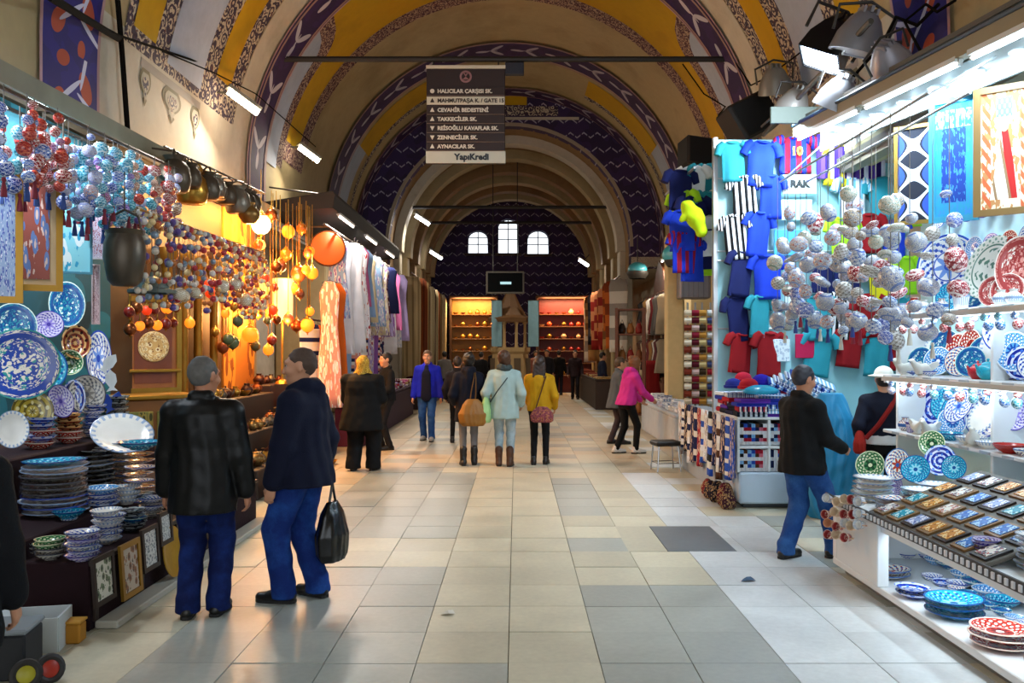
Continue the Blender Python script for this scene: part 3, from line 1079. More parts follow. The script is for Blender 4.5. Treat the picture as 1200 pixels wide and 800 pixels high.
        f.below(.19 if shoes[0] == 'boot' else .035)
        put('trousers', f.mesh('trousers'), bottom, parent=root, scale=s)
    # shoes
    for i in (0, 1):
        yw = feet[i][2]
        fd = Vector((-math.sin(yw), math.cos(yw), 0))
        a = Vector((ank[i].x, ank[i].y, ank[i].z - .085))
        f = Field(np.array(a) - .3, np.array(a) + .3, min(vox, .01))
        f.cap(a - fd * .045 + Vector((0, 0, .042)), a + fd * .06 + Vector((0, 0, .045)), .044, .046, .02)
        f.cap(a + fd * .06 + Vector((0, 0, .036)), a + fd * .165 + Vector((0, 0, .032)), .044, .036, .03)
        f.cap(a - fd * .02 + Vector((0, 0, .05)), a - fd * .02 + Vector((0, 0, .1)), .044, .042, .02)
        if shoes[0] == 'boot':
            f.cap(a + Vector((0, 0, .08)), a + Vector((0, 0, .25)), .05, .058, .02)
            f.wrinkle(.004, 60, i)
        f.below(a.z + .012)
        so = put('boot' if shoes[0] == 'boot' else 'shoe', f.mesh('shoe'), shoes[1], parent=root, scale=s)
        sole = MB()
        rt = fd.cross(Vector((0, 0, 1)))
        out = []
        for t_, w_ in ((-.085, .02), (-.07, .036), (0, .040), (.08, .046), (.14, .043), (.18, .03), (.198, .01)):
            out.append((t_, w_))
        pts = [a + fd * t_ + rt * w_ for t_, w_ in out] + [a + fd * t_ - rt * w_ for t_, w_ in out[::-1]]
        n_ = len(pts)
        sole.add([p + Vector((0, 0, .001)) for p in pts] + [p + Vector((0, 0, .022)) for p in pts],
                 [tuple(range(n_))[::-1], tuple(range(n_, 2 * n_))] + [(k, (k + 1) % n_, (k + 1) % n_ + n_, k + n_) for k in range(n_)])
        put('sole', sole.mesh('sole', smooth=False), M('#141414', .7), parent=so)
    # jacket, coat or pullover
    if top is not None:
        f = Field(lo, hi, vox)
        hl = hem - hz
        zs = [hl, hl + .06, (hl + .22) / 2 + .02, .22, .34, .44, .505, .545]
        fl_ = coat_flare
        wds = [(.190 + fl_, .160 + fl_ * .8), (.194 + fl_ * .8, .160 + fl_ * .7), (.184 + fl_ * .4, .148 + fl_ * .4), (.176, .136), (.184, .142), (.180, .132), (.135, .105), (.075, .07)]
        rows = [(tor(0, 0, z).z, w * b, d * b, tor(0, 0, z).x, tor(0, 0, z).y - .004) for z, (w, d) in zip(zs, wds)]
        f.loft(rows, .03, wr=top_wr, wf=34, seed=loc[0] * 3, yaw=twist * .6)
        for i in (0, 1):
            f.cap(sh[i], E_[i], (sleeve + .006) * b, sleeve * b, .045)
            f.cap(tor((-.045, .045)[i], -.012, .505), sh[i] + Vector((0, 0, .02)), .05, .056 * b, .05)
            cuff = E_[i] + (Wr[i] - E_[i]) * .93
            f.cap(E_[i], cuff, (sleeve + .002) * b, (sleeve - .012) * b, .02)
        f.wrinkle(top_wr * .6, 46, loc[1])
        if collar == 'collar':
            f.cap(tor(-.045, -.045, .56), tor(.045, -.045, .56), .038, .038, .015)
            f.cap(tor(-.05, -.045, .56), tor(-.05, .045, .525), .034, .026, .015)
            f.cap(tor(.05, -.045, .56), tor(.05, .045, .525), .034, .026, .015)
        elif collar == 'hood':
            f.cap(tor(-.06, -.06, .56), tor(.06, -.06, .56), .055, .055, .03)
            f.cap(tor(0, -.10, .53), tor(0, -.125, .43), .065, .04, .03)
            f.cap(tor(-.07, -.03, .565), tor(-.05, .07, .53), .045, .035, .02)
            f.cap(tor(.07, -.03, .565), tor(.05, .07, .53), .045, .035, .02)
        put('jacket', f.mesh('jacket'), top, parent=root, scale=s)
    # hair or headwear
    st, hm = hair
    rot = Matrix.Rotation(twist + head[0], 3, 'Z') @ Matrix.Rotation(head[1], 3, 'X')
    rm = np.array(rot)
    f = Field(np.array(hc) - np.array((.25, .25, .6)), np.array(hc) + .25, min(vox, .009))
    e = lambda p, r, k, sub=False: f.ell(PH(*p), np.array(r) * 1.06, k, sub, rm)
    nm = 'hair'
    if st in ('short', 'fringe', 'bald'):
        e((0, -.014, .026), (.084, .101, .102) if st != 'bald' else (.0805, .0975, .0985), .01)
        e((0, .115, -.03), (.11, .075, .098), .01, True)
        e((0, .02, -.11), (.12, .10, .07), .01, True)
        if st == 'fringe': e((0, .03, .10), (.06, .09, .06), .01, True)
        for q in (-1, 1): e((q * .085, .0, -.01), (.02, .027, .04), .01, True)
        f.wrinkle(.0025, 110, 1.0)
    elif st in ('long', 'bun'):
        e((0, -.014, .026), (.089, .106, .106), .01)
        e((0, .02, -.04), (.085, .085, .10), .02)
        e((0, .125, -.03), (.062, .085, .095), .01, True)
        if st == 'long':
            for x in (-.06, -.02, .02, .06):
                f.cap(PH(x, -.06, -.02), PH(x * 1.1, -.085, -.22), .042, .036, .02)
                f.cap(PH(x * 1.1, -.085, -.22), PH(x * .8, -.09, -.36), .034, .016, .02)
        else:
            e((0, -.10, .06), (.045, .045, .045), .01)
        f.wrinkle(.003, 90, 1.0)
    elif st == 'scarf':
        nm = 'headscarf'
        e((0, -.012, .02), (.093, .110, .112), .01)
        e((0, .01, -.06), (.088, .09, .10), .02)
        e((0, .125, -.02), (.058, .075, .085), .01, True)
        f.cap(PH(0, -.06, -.06), PH(0, -.09, -.20), .075, .05, .04)
        f.cap(PH(-.08, .0, -.13), PH(.08, .0, -.13), .06, .06, .04)
        f.wrinkle(.005, 50, 2.0)
    elif st == 'hat':
        nm = 'hat'
        e((0, -.01, .055), (.094, .108, .085), .01)
        e((0, -.005, .035), (.155, .165, .016), .01)
    elif st == 'cap':
        nm = 'cap'
        e((0, -.012, .045), (.090, .107, .09), .01)
        e((0, .02, -.06), (.2, .2, .085), .005, True)
        e((0, .11, .03), (.07, .07, .012), .008)
    hp = put(nm, f.mesh(nm), hm, parent=root, scale=s)
    if st == 'hat' :
        f = Field(np.array(hc) - .25, np.array(hc) + .25, min(vox, .009))
        f.ell(PH(0, -.02, .0), (.084, .098, .09), 0, False, rm)
        f.ell(PH(0, .115, -.03), (.11, .08, .11), 0, True, rm)
        put('hair', f.mesh('hair'), M('#1a1310', .6), parent=root, scale=s)
    if scarf is not None:
        f = Field(np.array(neck) - .25, np.array(neck) + .25, min(vox, .01))
        for k in range(10):
            a0, a1 = 2 * PI * k / 10, 2 * PI * (k + 1) / 10
            q = lambda a: Vector((neck.x + .075 * math.cos(a), neck.y + .085 * math.sin(a), neck.z + .0 + .012 * math.sin(a * 2)))
            f.cap(q(a0), q(a1), .045, .045, .02)
        f.wrinkle(.006, 70, 0)
        put('scarf', f.mesh('scarf'), scarf, parent=root, scale=s)
    return dict(root=root, s=s, sh=sh, wr=Wr, el=E_, pel=pel, tor=tor, neck=neck, hc=hc, PH=PH)
BLACKSHOE = M('#0e0d0e', .35, 0, .1)
JEANS = denim('#10296a', '#22509c')
JEANS_DARK = denim('#0a1747', '#142f72')
JEANS_MID = denim('#1e417c', '#37659f')
JEANS_LIGHT = denim('#8fa3ad', '#b6c4c9')
BLACKCLOTH = cloth('#0a0a0c')
def at_floor(px, py):
    p = G(px, py)
    return (p.x, p.y, 0)
def bag(name, label, loc, rz, sz, mat, handles=None, hm=None, cat='bag', wr=.006, seed=0.0, flatb=.35, parts=None):
    """soft bag: full below, gathered above; handles: list of point lists in the bag's frame"""
    root = empty(name, loc, rz, label, cat)
    w, d, h = sz
    f = Field((-w, -d, -.02), (w, d, h + .05), min(.012, w / 14))
    f.loft([(0, w * .36, d * flatb, 0, 0), (h * .12, w * .47, d * .47, 0, 0), (h * .45, w * .5, d * .5, 0, 0), (h * .8, w * .36, d * .33, 0, 0), (h, w * .2, d * .14, 0, 0)], .01, wr=wr, wf=30, seed=seed)
    put('bag_body', f.mesh('bag_body'), mat, parent=root)
    for pts in handles or []:
        put('strap', MB().tube(pts, .009, 6).mesh('strap'), hm or mat, parent=root)
    return root

# the two men in front ------------------------------------------------
p_leather = person('grey-haired man in black leather jacket and dark jeans, seen from behind', at_floor(238, 722), R(4), 1.70,
    feet=((-.10, .0, .12), (.085, .05, -.1)), hands=((-.275, .08, .80), (.285, .04, .76)),
    top=leather('#070809'), bottom=JEANS_DARK, shoes=('shoe', BLACKSHOE), hair=('short', M('#5d5a57', .7, 0, .3, 40)),
    head=(-.45, -.02), vox=.0095, build=1.13, hem=.71, top_wr=.003, sleeve=.072, legr=(.094, .075, .066), skin=SKIN2, coat_flare=.005)
p_hood = person('balding man in navy hooded jacket and blue jeans, walking with a black bag', at_floor(355, 702), R(80), 1.76,
    feet=((-.09, .10, .05), (.09, -.07, -.35)), hands=((-.25, .11, .80), (.26, -.02, .84)),
    top=cloth('#080e26'), bottom=JEANS, shoes=('shoe', BLACKSHOE), hair=('bald', M('#4a372c', .75, 0, .3, 60)),
    head=(.22, -.05), vox=.0095, build=1.19, hem=.80, top_wr=.005, sleeve=.072, legr=(.098, .078, .066), collar='hood', eyes=True, curl=(.5, 1.2), skin=SKIN, coat_flare=.022, knees=[(0, 1, 0), (.3, 1, 0)])
wb = p_hood['root'].matrix_basis @ (Vector(p_hood['wr'][1]) * p_hood['s'])
bl = W(393, 652, 6.15)
bag('carrier_bag', 'black plastic carrier bag hanging from the navy jacket man\'s hand', (bl.x, 6.05, bl.z), R(75), (.34, .2, .42), M('#08080a', .25, 0, .1), 
    [[(x, 0, .4), (x * .5, 0, .47), (0, 0, .55)] for x in (-.05, .05)], seed=1.0)
# the man at the ceramics shelf --------------------------------------
p_black = person('man in black jacket and blue jeans stepping along the ceramics counter', at_floor(940, 652), R(-66), 1.63,
    feet=((-.02, -.17, .15), (.14, .24, -.1)), hands=((-.20, .26, .93), (.19, .30, .98)),
    top=cloth('#0b0b0d'), bottom=JEANS_MID, shoes=('shoe', BLACKSHOE), hair=('short', M('#2b2a33', .6, 0, .2, 60)),
    head=(-.05, -.22), vox=.011, build=1.12, hem=.76, top_wr=.004, legr=(.098, .078, .066), skin=SKIN2, coat_flare=.015)
# the trader in the white hat ----------------------------------------
p_trader = person('trader in white hat and navy top with red strap, beside the ceramics shelves', (3.66, 8.5, 0), R(-15), 1.57,
    feet=((-.09, .0, .1), (.09, .05, -.1)), hands=((-.24, .1, .95), (.22, .22, 1.0)),
    top=cloth('#0c1022'), bottom=BLACKCLOTH, shoes=('shoe', BLACKSHOE), hair=('hat', M('#e6e2d8', .7)),
    vox=.013, build=1.1, hem=1.0, collar=None)
f_ = Field((-.35, -.35, .88), (.35, .35, 1.06), .012)
f_.loft([(.905, .214, .186, 0, 0), (1.02, .206, .176, 0, 0)], .01)
put('shirt_hem', f_.mesh('shirt_hem'), cloth('#dcdcdc'), parent=p_trader['root'], scale=p_trader['s'])
tr_ = p_trader['tor']
put('strap', MB().tube([tr_(*q) * p_trader['s'] for q in ((.13, .06, .50), (.12, -.04, .53), (.05, -.16, .40), (-.08, -.185, .2), (-.2, -.13, .05))], .024, 6).mesh('strap'), cloth('#7c1410'), parent=p_trader['root'])
b_ = p_trader['root'].matrix_basis @ (tr_(-.26, -.1, -.12) * p_trader['s'])
bag('shoulder_bag', 'small dark red shoulder bag at the hip of the white-hatted trader', b_, R(60), (.22, .12, .24), cloth('#8c1c12'), [[(0, 0, .22), (.03, 0, .3)]])
# left edge of the picture --------------------------------------------
person('dark-coated person cut off by the left edge of the picture', (-2.16, 3.15, 0), R(20), 1.62,
    feet=((-.1, .0, .1), (.1, .06, -.1)), hands=((-.25, .12, .85), (.27, .1, .82)), top=cloth('#07090f'), bottom=cloth('#090b14'), shoes=('shoe', BLACKSHOE),
    hair=('short', M('#1a1513', .6)), build=1.2, hem=.68, vox=.013, coat_flare=.02)
# walkers in the middle ------------------------------------------------
person('large woman in long black coat and yellow headscarf, by the clothes stall', at_floor(424, 551), R(-8), 1.66,
    feet=((-.12, -.05, .2), (.17, .03, -.2)), hands=((-.2, .32, 1.0), (.22, .32, 1.0)), top=BLACKCLOTH, bottom=BLACKCLOTH, shoes=('shoe', M('#1d1b1a', .5)),
    hair=('scarf', printed('#b58a2c', '#d8b24e', '#7d4a16', 9)), build=1.45, hem=.62, coat_flare=.05, legr=(.1, .085, .075), collar=None, lean=.06, vox=.014)
p_blue = person('man in bright blue open jacket and jeans walking towards the camera', at_floor(501, 516), R(176), 1.74,
    feet=((-.10, .12, .1), (.09, -.1, -.1)), hands=((-.27, .06, .84), (.27, .06, .84)), top=cloth('#1420b4'), bottom=JEANS_MID, shoes=('shoe', M('#8f8f8c', .5)),
    hair=('short', M('#5b4430', .7)), build=1.1, hem=.84, eyes=True, vox=.014, coat_flare=.01)
f_ = Field((-.2, 0, .7), (.2, .35, 1.5), .012)
tb_ = p_blue['tor']
f_.cap(tb_(0, .160, -.06), tb_(0, .150, .36), .105, .085, .02, flat=((0, 1, 0), .3))
f_.cap(tb_(0, .150, .36), tb_(0, .10, .50), .08, .045, .02, flat=((0, 1, 0), .4))
put('shirt_front', f_.mesh('shirt_front'), cloth('#0c1024'), parent=p_blue['root'], scale=p_blue['s'])
p_coat = person('woman in dark navy coat, grey leggings and boots with a tan bag', at_floor(549, 545), R(4), 1.70,
    feet=((-.08, .0, .15), (.09, .08, -.05)), hands=((-.22, .16, .95), (.22, .14, 1.0)), top=cloth('#0b1020'), bottom=cloth('#6f6f72'), shoes=('boot', M('#161213', .5)),
    hair=('bun', M('#181210', .6, 0, .2, 50)), build=1.02, hem=.68, coat_flare=.02, legr=(.084, .058, .045), collar='hood', vox=.013, head=(.3, 0))
bp = p_coat['root'].matrix_basis @ Vector((.06, -.27, .62))
bag('shoulder_bag', 'tan leather shoulder bag on the back of the navy coat woman', bp, R(10), (.42, .22, .40), M('#8a5a14', .55, 0, .2, 7), [[(-.04, 0, .36), (-.02, .03, .5), (.03, .1, .70), (.05, .2, .80)], [(.04, 0, .36), (.05, .03, .5), (.06, .1, .70), (.06, .2, .80)]], cloth('#5a3f20'))
person('person with dark legs walking ahead of the navy coat woman', at_floor(536, 519), R(0), 1.62,
    feet=((-.11, .1, .1), (.12, -.08, -.1)), hands=((-.24, .1, .9), (.24, .05, .9)), top=cloth('#17141a'), bottom=cloth('#0e0d10'), shoes=('shoe', BLACKSHOE),
    hair=('short', M('#2a1f18', .6)), legr=(.08, .055, .045), vox=.016, hem=.8)
p_mint = person('woman in pale mint coat and light jeans carrying a light green bag', at_floor(591, 546), R(-4), 1.74,
    feet=((-.085, .03, .1), (.085, -.01, -.1)), hands=((-.27, .1, .93), (.25, .08, .92)), top=cloth('#9fb6b4'), bottom=JEANS_LIGHT, shoes=('boot', M('#4a2d1b', .6)),
    hair=('bun', M('#4b2f1d', .6, 0, .2, 50)), build=1.08, hem=.72, coat_flare=.015, legr=(.088, .064, .052), collar=None, vox=.013, scarf=cloth('#3c4646'), head=(-.4, 0))
bp = p_mint['root'].matrix_basis @ Vector((-.27, -.05, .66))
bag('tote_bag', 'light green cloth bag at the side of the mint coat woman', bp, R(80), (.34, .16, .40), cloth('#a5cc8c'), [[(-.04, 0, .38), (0, 0, .5)], [(.04, 0, .38), (0, 0, .5)]])
t_ = p_mint['tor']
put('bag_strap', MB().tube([t_(*q) * p_mint['s'] for q in ((.12, .0, .52), (.05, -.15, .4), (-.1, -.17, .2), (-.2, -.12, .05))], .009, 6).mesh('bag_strap'), cloth('#2e3a3c'), parent=p_mint['root'])
p_yel = person('woman in mustard yellow jacket and black leggings with long brown hair', at_floor(632, 544), R(-6), 1.66,
    feet=((-.09, -.02, .1), (.10, .05, -.1)), hands=((-.17, .24, .92), (.24, .1, .9)), top=cloth('#b8890e'), bottom=BLACKCLOTH, shoes=('shoe', M('#15110f', .5)),
    hair=('long', M('#2a1710', .55, 0, .25, 30)), build=1.03, hem=.86, legr=(.084, .058, .046), vox=.013, collar=None)
bp = p_yel['root'].matrix_basis @ Vector((.06, -.21, .66))
bag('shoulder_bag', 'pink and brown patterned bag on the yellow jacket woman\'s hip', bp, R(0), (.36, .14, .24), printed('#7c3b46', '#b06a4c', '#44201f', 8), [[(-.1, 0, .2), (-.02, .02, .45), (.06, .06, .7)]], cloth('#4a2a1c'))
person('woman in hot pink jacket and black trousers leaning over the right-hand goods', at_floor(734, 531), R(-68), 1.66,
    feet=((-.09, -.15, .0), (.09, .14, -.1)), hands=((-.18, .40, .92), (.18, .42, .95)), top=cloth('#c8308c'), bottom=BLACKCLOTH, shoes=('shoe', M('#cfc9c2', .6)),
    hair=('bun', M('#7a4a28', .6, 0, .2, 50)), lean=.22, build=1.05, hem=.86, legr=(.086, .062, .05), vox=.014, collar='hood', head=(0, -.35), coat_flare=.01)
person('person in grey coat standing close behind the pink jacket woman', at_floor(722, 520), R(-80), 1.62,
    feet=((-.09, -.08, .0), (.09, .08, -.1)), hands=((-.18, .30, .95), (.18, .30, .95)), top=cloth('#55585c'), bottom=cloth('#3a3034'), shoes=('shoe', BLACKSHOE),
    hair=('short', M('#4d3a28', .6)), lean=.12, vox=.016, hem=.72, coat_flare=.02)
person('dark-haired trader in black standing among the clothes on the left', (-2.28, 15.0, 0), R(120), 1.70,
    feet=((-.09, -.02, .0), (.09, .06, -.1)), hands=((-.2, .28, 1.0), (.2, .28, 1.0)), top=cloth('#101014'), bottom=cloth('#17171c'), shoes=('shoe', BLACKSHOE),
    hair=('short', M('#120e0c', .6)), vox=.016)
# small figures at the far end ---------------------------------------
FAR = 'small dark figures at the far end of the hall'
def far_person(label, px, d, h, rz, topc, botc, style='short', hairc='#1d1512', st=.1):
    person(label, ((px - CX) * d / F, d, 0), R(rz), h, feet=((-.09, st, .1), (.09, -st, -.1)), hands=((-.25, .1, .87), (.25, .12, .87)),
           top=cloth(topc), bottom=cloth(botc), shoes=('shoe', BLACKSHOE), hair=(style, M(hairc, .6)), vox=.022, collar=None, hem=.8)
far_person('man in dark brown jacket standing alone near the red lantern shop', 674, 30.5, 1.74, 175, '#2c1e22', '#171318')
far_person('dark figure left of the kiosk, nearest to the gold shop', 551, 32.0, 1.70, 0, '#16131a', '#0f0e12')
far_person('tall dark figure standing just left of the kiosk', 579, 33.0, 1.86, 30, '#121016', '#15131a')
far_person('person in black walking past the gold shop with light hem', 564, 30.0, 1.68, -20, '#0e0d10', '#1c1a1e')
far_person('dark-clothed figure right of the kiosk', 641, 32.8, 1.76, 170, '#141219', '#101014')
far_person('figure in black jacket between the kiosk and lone brown-jacketed man', 655, 33.4, 1.74, -10, '#0c0b0e', '#1b1722')
far_person('person in grey top by the left pilasters of the inner hall', 521, 29.0, 1.70, 10, '#6f6a66', '#191512')
far_person('person in dark blue jacket by the right-hand clothes shop', 706, 26.0, 1.68, -80, '#141b30', '#17161b')
far_person('person in light pink top beside the kiosk, far off', 628, 33.6, 1.72, 180, '#9a6a62', '#1c1a22', 'long')
# ------------------------------------------------------------------ wares: builders shared by all stalls
def zto(n):
    """rotation that turns the local z axis to direction n"""
    return Vector(n).to_track_quat('Z', 'Y').to_euler()
def plate_mesh(r=1.0, h=.14, n=28):
    return cached(('plate', round(h, 3), n), lambda: MB().lathe([(.001, .0), (.45, .0), (.55, .01), (.8, h * .55), (1, h), (1.0, h + .03), (.96, h + .035), (.78, h * .6 + .03), (.55, .045), (.001, .04)], n).mesh('plate', ang=50))
def bowl_mesh(h=.55, n=24):
    return cached(('bowl', round(h, 3), n), lambda: MB().lathe([(.001, 0), (.42, 0), (.45, .05), (.7, h * .35), (.9, h * .7), (1, h), (.95, h), (.84, h * .7), (.62, h * .35), (.3, .12), (.001, .1)], n).mesh('bowl', ang=50))
def jar_mesh():
    return cached('jar', lambda: MB().lathe([(.001, 0), (.5, 0), (.6, .1), (.95, .6), (1, .95), (.8, 1.35), (.45, 1.6), (.42, 1.8), (.55, 1.95), (.5, 1.96), (.36, 1.8), (.001, 1.78)], 20).mesh('jar', ang=50))
def cup_mesh():
    return cached('cup', lambda: MB().lathe([(.001, 0), (.7, 0), (.78, .1), (.85, .8), (1, 1.7), (.93, 1.7), (.8, .8), (.6, .15), (.001, .12)], 18).mesh('cup', ang=50))
def ball_mesh(n=14, m=9):
    return cached(('ballm', n, m), lambda: MB().ball((0, 0, 0), 1, n, m).mesh('ball'))
def teapot(label, loc, r, mat, rz=0.0, cat='teapot', group=None, mat2=None):
    root = empty('teapot', loc, rz, label, cat, group)
    b = put('pot_body', cached('pot_body', lambda: MB().lathe([(.001, 0), (.55, 0), (.6, .06), (.9, .4), (1, .75), (.9, 1.1), (.6, 1.35), (.5, 1.4), (.001, 1.4)], 20).mesh('pot_body', ang=50)), mat, parent=root, scale=r)
    put('lid', cached('pot_lid', lambda: MB().lathe([(.55, 1.38), (.5, 1.5), (.3, 1.62), (.1, 1.66), (.08, 1.75), (.14, 1.84), (.08, 1.93), (.001, 1.95)], 16).mesh('lid', ang=50)), mat2 or mat, parent=root, scale=r)
    put('spout', cached('pot_spout', lambda: MB().tube([(.8, 0, .5), (1.15, 0, .75), (1.35, 0, 1.1), (1.5, 0, 1.4)], [.22, .17, .12, .1], 8).mesh('spout')), mat, parent=root, scale=r)
    put('handle', cached('pot_handle', lambda: MB().tube([(-.85, 0, 1.1), (-1.25, 0, 1.15), (-1.4, 0, .85), (-1.2, 0, .5), (-.85, 0, .4)], .08, 8).mesh('handle')), mat2 or mat, parent=root, scale=r)
    return root
def dish(name, label, loc, r, mat, n=(0, 0, 1), h=.14, sx=1.0, group=None, kind='plate', cat=None, spin=0.0):
    """plate, bowl or oval platter whose axis points along n"""
    me = plate_mesh(1, h) if kind == 'plate' else bowl_mesh(h)
    rot = (Vector(n).to_track_quat('Z', 'Y') @ Euler((0, 0, spin)).to_quaternion()).to_euler()
    return put(name, me, mat, loc, rot, label=label, cat=cat or ('plate' if kind == 'plate' else 'bowl'), group=group, scale=(r * sx, r, r))
def stack(loc, r, n, mats, label, group, kind='plate', pitch=None, h=.14, top=None, top_label=None, seed=0, wob=.012):
    """a pile of dishes, each one a thing of its own"""
    rng = random.Random(seed + int(loc[0] * 1000))
    pitch = pitch or (r * .16 + .012 if kind == 'plate' else r * .3)
    for k in range(n):
        last = k == n - 1
        rr = r * rng.uniform(.94, 1.04)
        o = dish('plate' if kind == 'plate' else 'bowl', (top_label if last and top_label else label),
                 (loc[0] + rng.uniform(-wob, wob), loc[1] + rng.uniform(-wob, wob), loc[2] + k * pitch), rr, (top if last and top else rng.choice(mats)),
                 (rng.uniform(-.03, .03), rng.uniform(-.03, .03), 1), h, group=None if (last and top_label) else group, kind=kind, spin=rng.uniform(0, 6))
    return loc[2] + n * pitch
def frame_pic(label, c, w, h, n, fmat, art, fw=.05, cat='picture', group=None, mount=None, name='framed_picture', dp=.035, tilt=0.0):
    """framed picture facing along n (horizontal direction), leaning back by tilt"""
    rz = math.atan2(n[0], -n[1])
    root = empty(name, c, label=label, cat=cat, group=group, rot=(-tilt, 0, rz))
    f = MB()
    hw, hh = w / 2, h / 2
    f.bbox(-hw, hw, -dp, 0, hh - fw, hh).bbox(-hw, hw, -dp, 0, -hh, -hh + fw).bbox(-hw, -hw + fw, -dp, 0, -hh + fw, hh - fw).bbox(hw - fw, hw, -dp, 0, -hh + fw, hh - fw)
    put('frame', f.mesh('frame', smooth=False), fmat, parent=root)
    if mount is not None:
        put('mount', bbox_mesh('mount', -hw + fw, hw - fw, -dp * .45, 0, -hh + fw, hh - fw), mount, parent=root)
        m = fw * .9
        put('artwork', bbox_mesh('artwork', -hw + fw + m, hw - fw - m, -dp * .6, -dp * .4, -hh + fw + m, hh - fw - m), art, parent=root)
    else:
        put('artwork', bbox_mesh('artwork', -hw + fw, hw - fw, -dp * .5, 0, -hh + fw, hh - fw), art, parent=root)
    return root
CORD = M('#6a6258', .8)
def strand(label, top, items, group, cat='ornament', name='ornament_strand', tassel=None, cord=CORD):
    """cord with balls threaded on it, hanging from the point top; items: (distance down, radius, material, squash)"""
    root = empty(name, top, 0, label, cat, group)
    L = max(q[0] for q in items)
    put('cord', MB().tube([(0, 0, 0), (0, 0, -L)], .004, 4).mesh('cord'), cord, parent=root)
    for dz, r, m, sq in items:
        put('ball', ball_mesh(), m, (random.uniform(-.7, .7) * r, random.uniform(-.7, .7) * r, -dz), (random.uniform(-.5, .5), random.uniform(-.5, .5), random.uniform(0, 6)), parent=root, scale=(r, r, r * sq))
    if tassel:
        put('tassel', cached('tassel', lambda: MB().lathe([(.001, 0), (.012, 0), (.016, -.02), (.010, -.03), (.02, -.09), (.022, -.13), (.001, -.13)], 8).mesh('tassel')), tassel, (0, 0, -L - max(q[1] for q in items[-1:])), parent=root)
    return root
def garment(name, label, loc, rz, w, h, mat, kind='dress', group=None, d=.10, folds=5, seed=0, cat=None, hanger=True, sleeve=.5, col2=None, number=None):
    """cloth hanging from the shoulders at loc; closed folded tube, with sleeves; kind: dress, shirt, shawl"""
    rng = random.Random(seed)
    ph = rng.uniform(0, 6)
    root = empty(name, loc, rz, label, cat or kind, group)
    if kind == 'dress': prof = [(0, .2), (.03, .42), (.12, .40), (.3, .33), (.36, .32), (.6, .42), (1, .52)]
    elif kind == 'shirt': prof = [(0, .22), (.06, .5), (.3, .47), (.6, .46), (1, .48)]
    else: prof = [(0, .40), (.05, .5), (.5, .47), (1, .45)]
    vs_, ws_ = zip(*prof)
    nu, nv = 28, 12
    mb = MB()
    def fn(u, v):
        hw = np.interp(v, vs_, ws_) * w
        a = 2 * PI * u
        fold = 1 + (.05 + .22 * v) * math.sin(folds * 2 * a + ph + 2 * v)
        x = hw * math.copysign(abs(math.cos(a)) ** .7, math.cos(a)) * (1 + .03 * math.sin(5 * v + ph))
        y = (d / 2 * (.5 + .5 * v)) * math.sin(a) * fold + .012 * math.sin(9 * x / w + ph) * v
        return (x, y, -v * h)
    mb.grid(fn, nu, nv, True)
    n0 = len(mb.v)
    mb.add([(0, 0, 0.004), (0, 0, -h + .005)], [])
    for i in range(nu):
        mb.f.append((n0, (i + 1) % nu, i)); mb.f.append((n0 + 1, (nv - 1) * nu + i, (nv - 1) * nu + (i + 1) % nu))
    put('cloth', mb.mesh('cloth', ang=None), mat, parent=root)
    if kind == 'shirt':
        for q in (-1, 1):
            put('sleeve', MB().tube([(q * w * .36, 0, -.05 * h), (q * w * .52, 0, -.12 * h), (q * w * (.60 + .1 * sleeve), 0, -.10 * h - sleeve * .45 * h)], [.07 * w / .5, .085 * w / .5, .075 * w / .5], 10).mesh('sleeve'), col2 or mat, parent=root)
        put('collar', MB().tube([(.2 * w * math.cos(a), .035 * math.sin(a), .004 - .03 * (1 - math.sin(a)) * .5) for a in [2 * PI * k / 12 for k in range(12)]], .012, 6, True).mesh('collar'), col2 or mat, parent=root)
        if number:
            put('number', text_mesh(number[0], h * .32, .006, 'CENTER', .004), M(number[1], .7, 0, 0), (0, -d / 2 - .022, -h * .42), (R(90), 0, 0), parent=root)
    elif hanger:
        put('hanger', MB().tube([(-w * .3, 0, -.02), (0, 0, .03), (w * .3, 0, -.02)], .006, 5).tube([(0, 0, .03), (0, 0, .09), (.02, 0, .11)], .004, 5).mesh('hanger'), M('#3a332c', .5), parent=root)
    return root
def folded(loc, sz, mat, label, group, rz=0.0, cat='cloth', name='folded_cloth', me=None):
    """folded cloth: soft slab with a rounded fold"""
    def mk():
        mb = MB()
        pr = [(-.5, 0), (.42, 0), (.48, .15), (.5, .5), (.48, .85), (.42, 1), (-.5, 1), (-.5, .55), (-.47, .5), (-.5, .45)]
        n = len(pr)
        vs = []
        for k, x in enumerate((-.5, -.47, .47, .5)):
            q = .9 if k in (0, 3) else 1
            vs += [(x, p[0] * (.98 if q < 1 else 1), .5 + (p[1] - .5) * q) for p in pr]
        fs = [tuple(range(n))[::-1], tuple(range(3 * n, 4 * n))]
        for k in range(3): fs += [(k * n + i, k * n + (i + 1) % n, (k + 1) * n + (i + 1) % n, (k + 1) * n + i) for i in range(n)]
        return mb.add(vs, fs).mesh('folded', ang=50)
    return put(name, cached('folded', mk), mat, loc, (0, 0, rz), label=label, cat=cat, group=group, scale=sz)
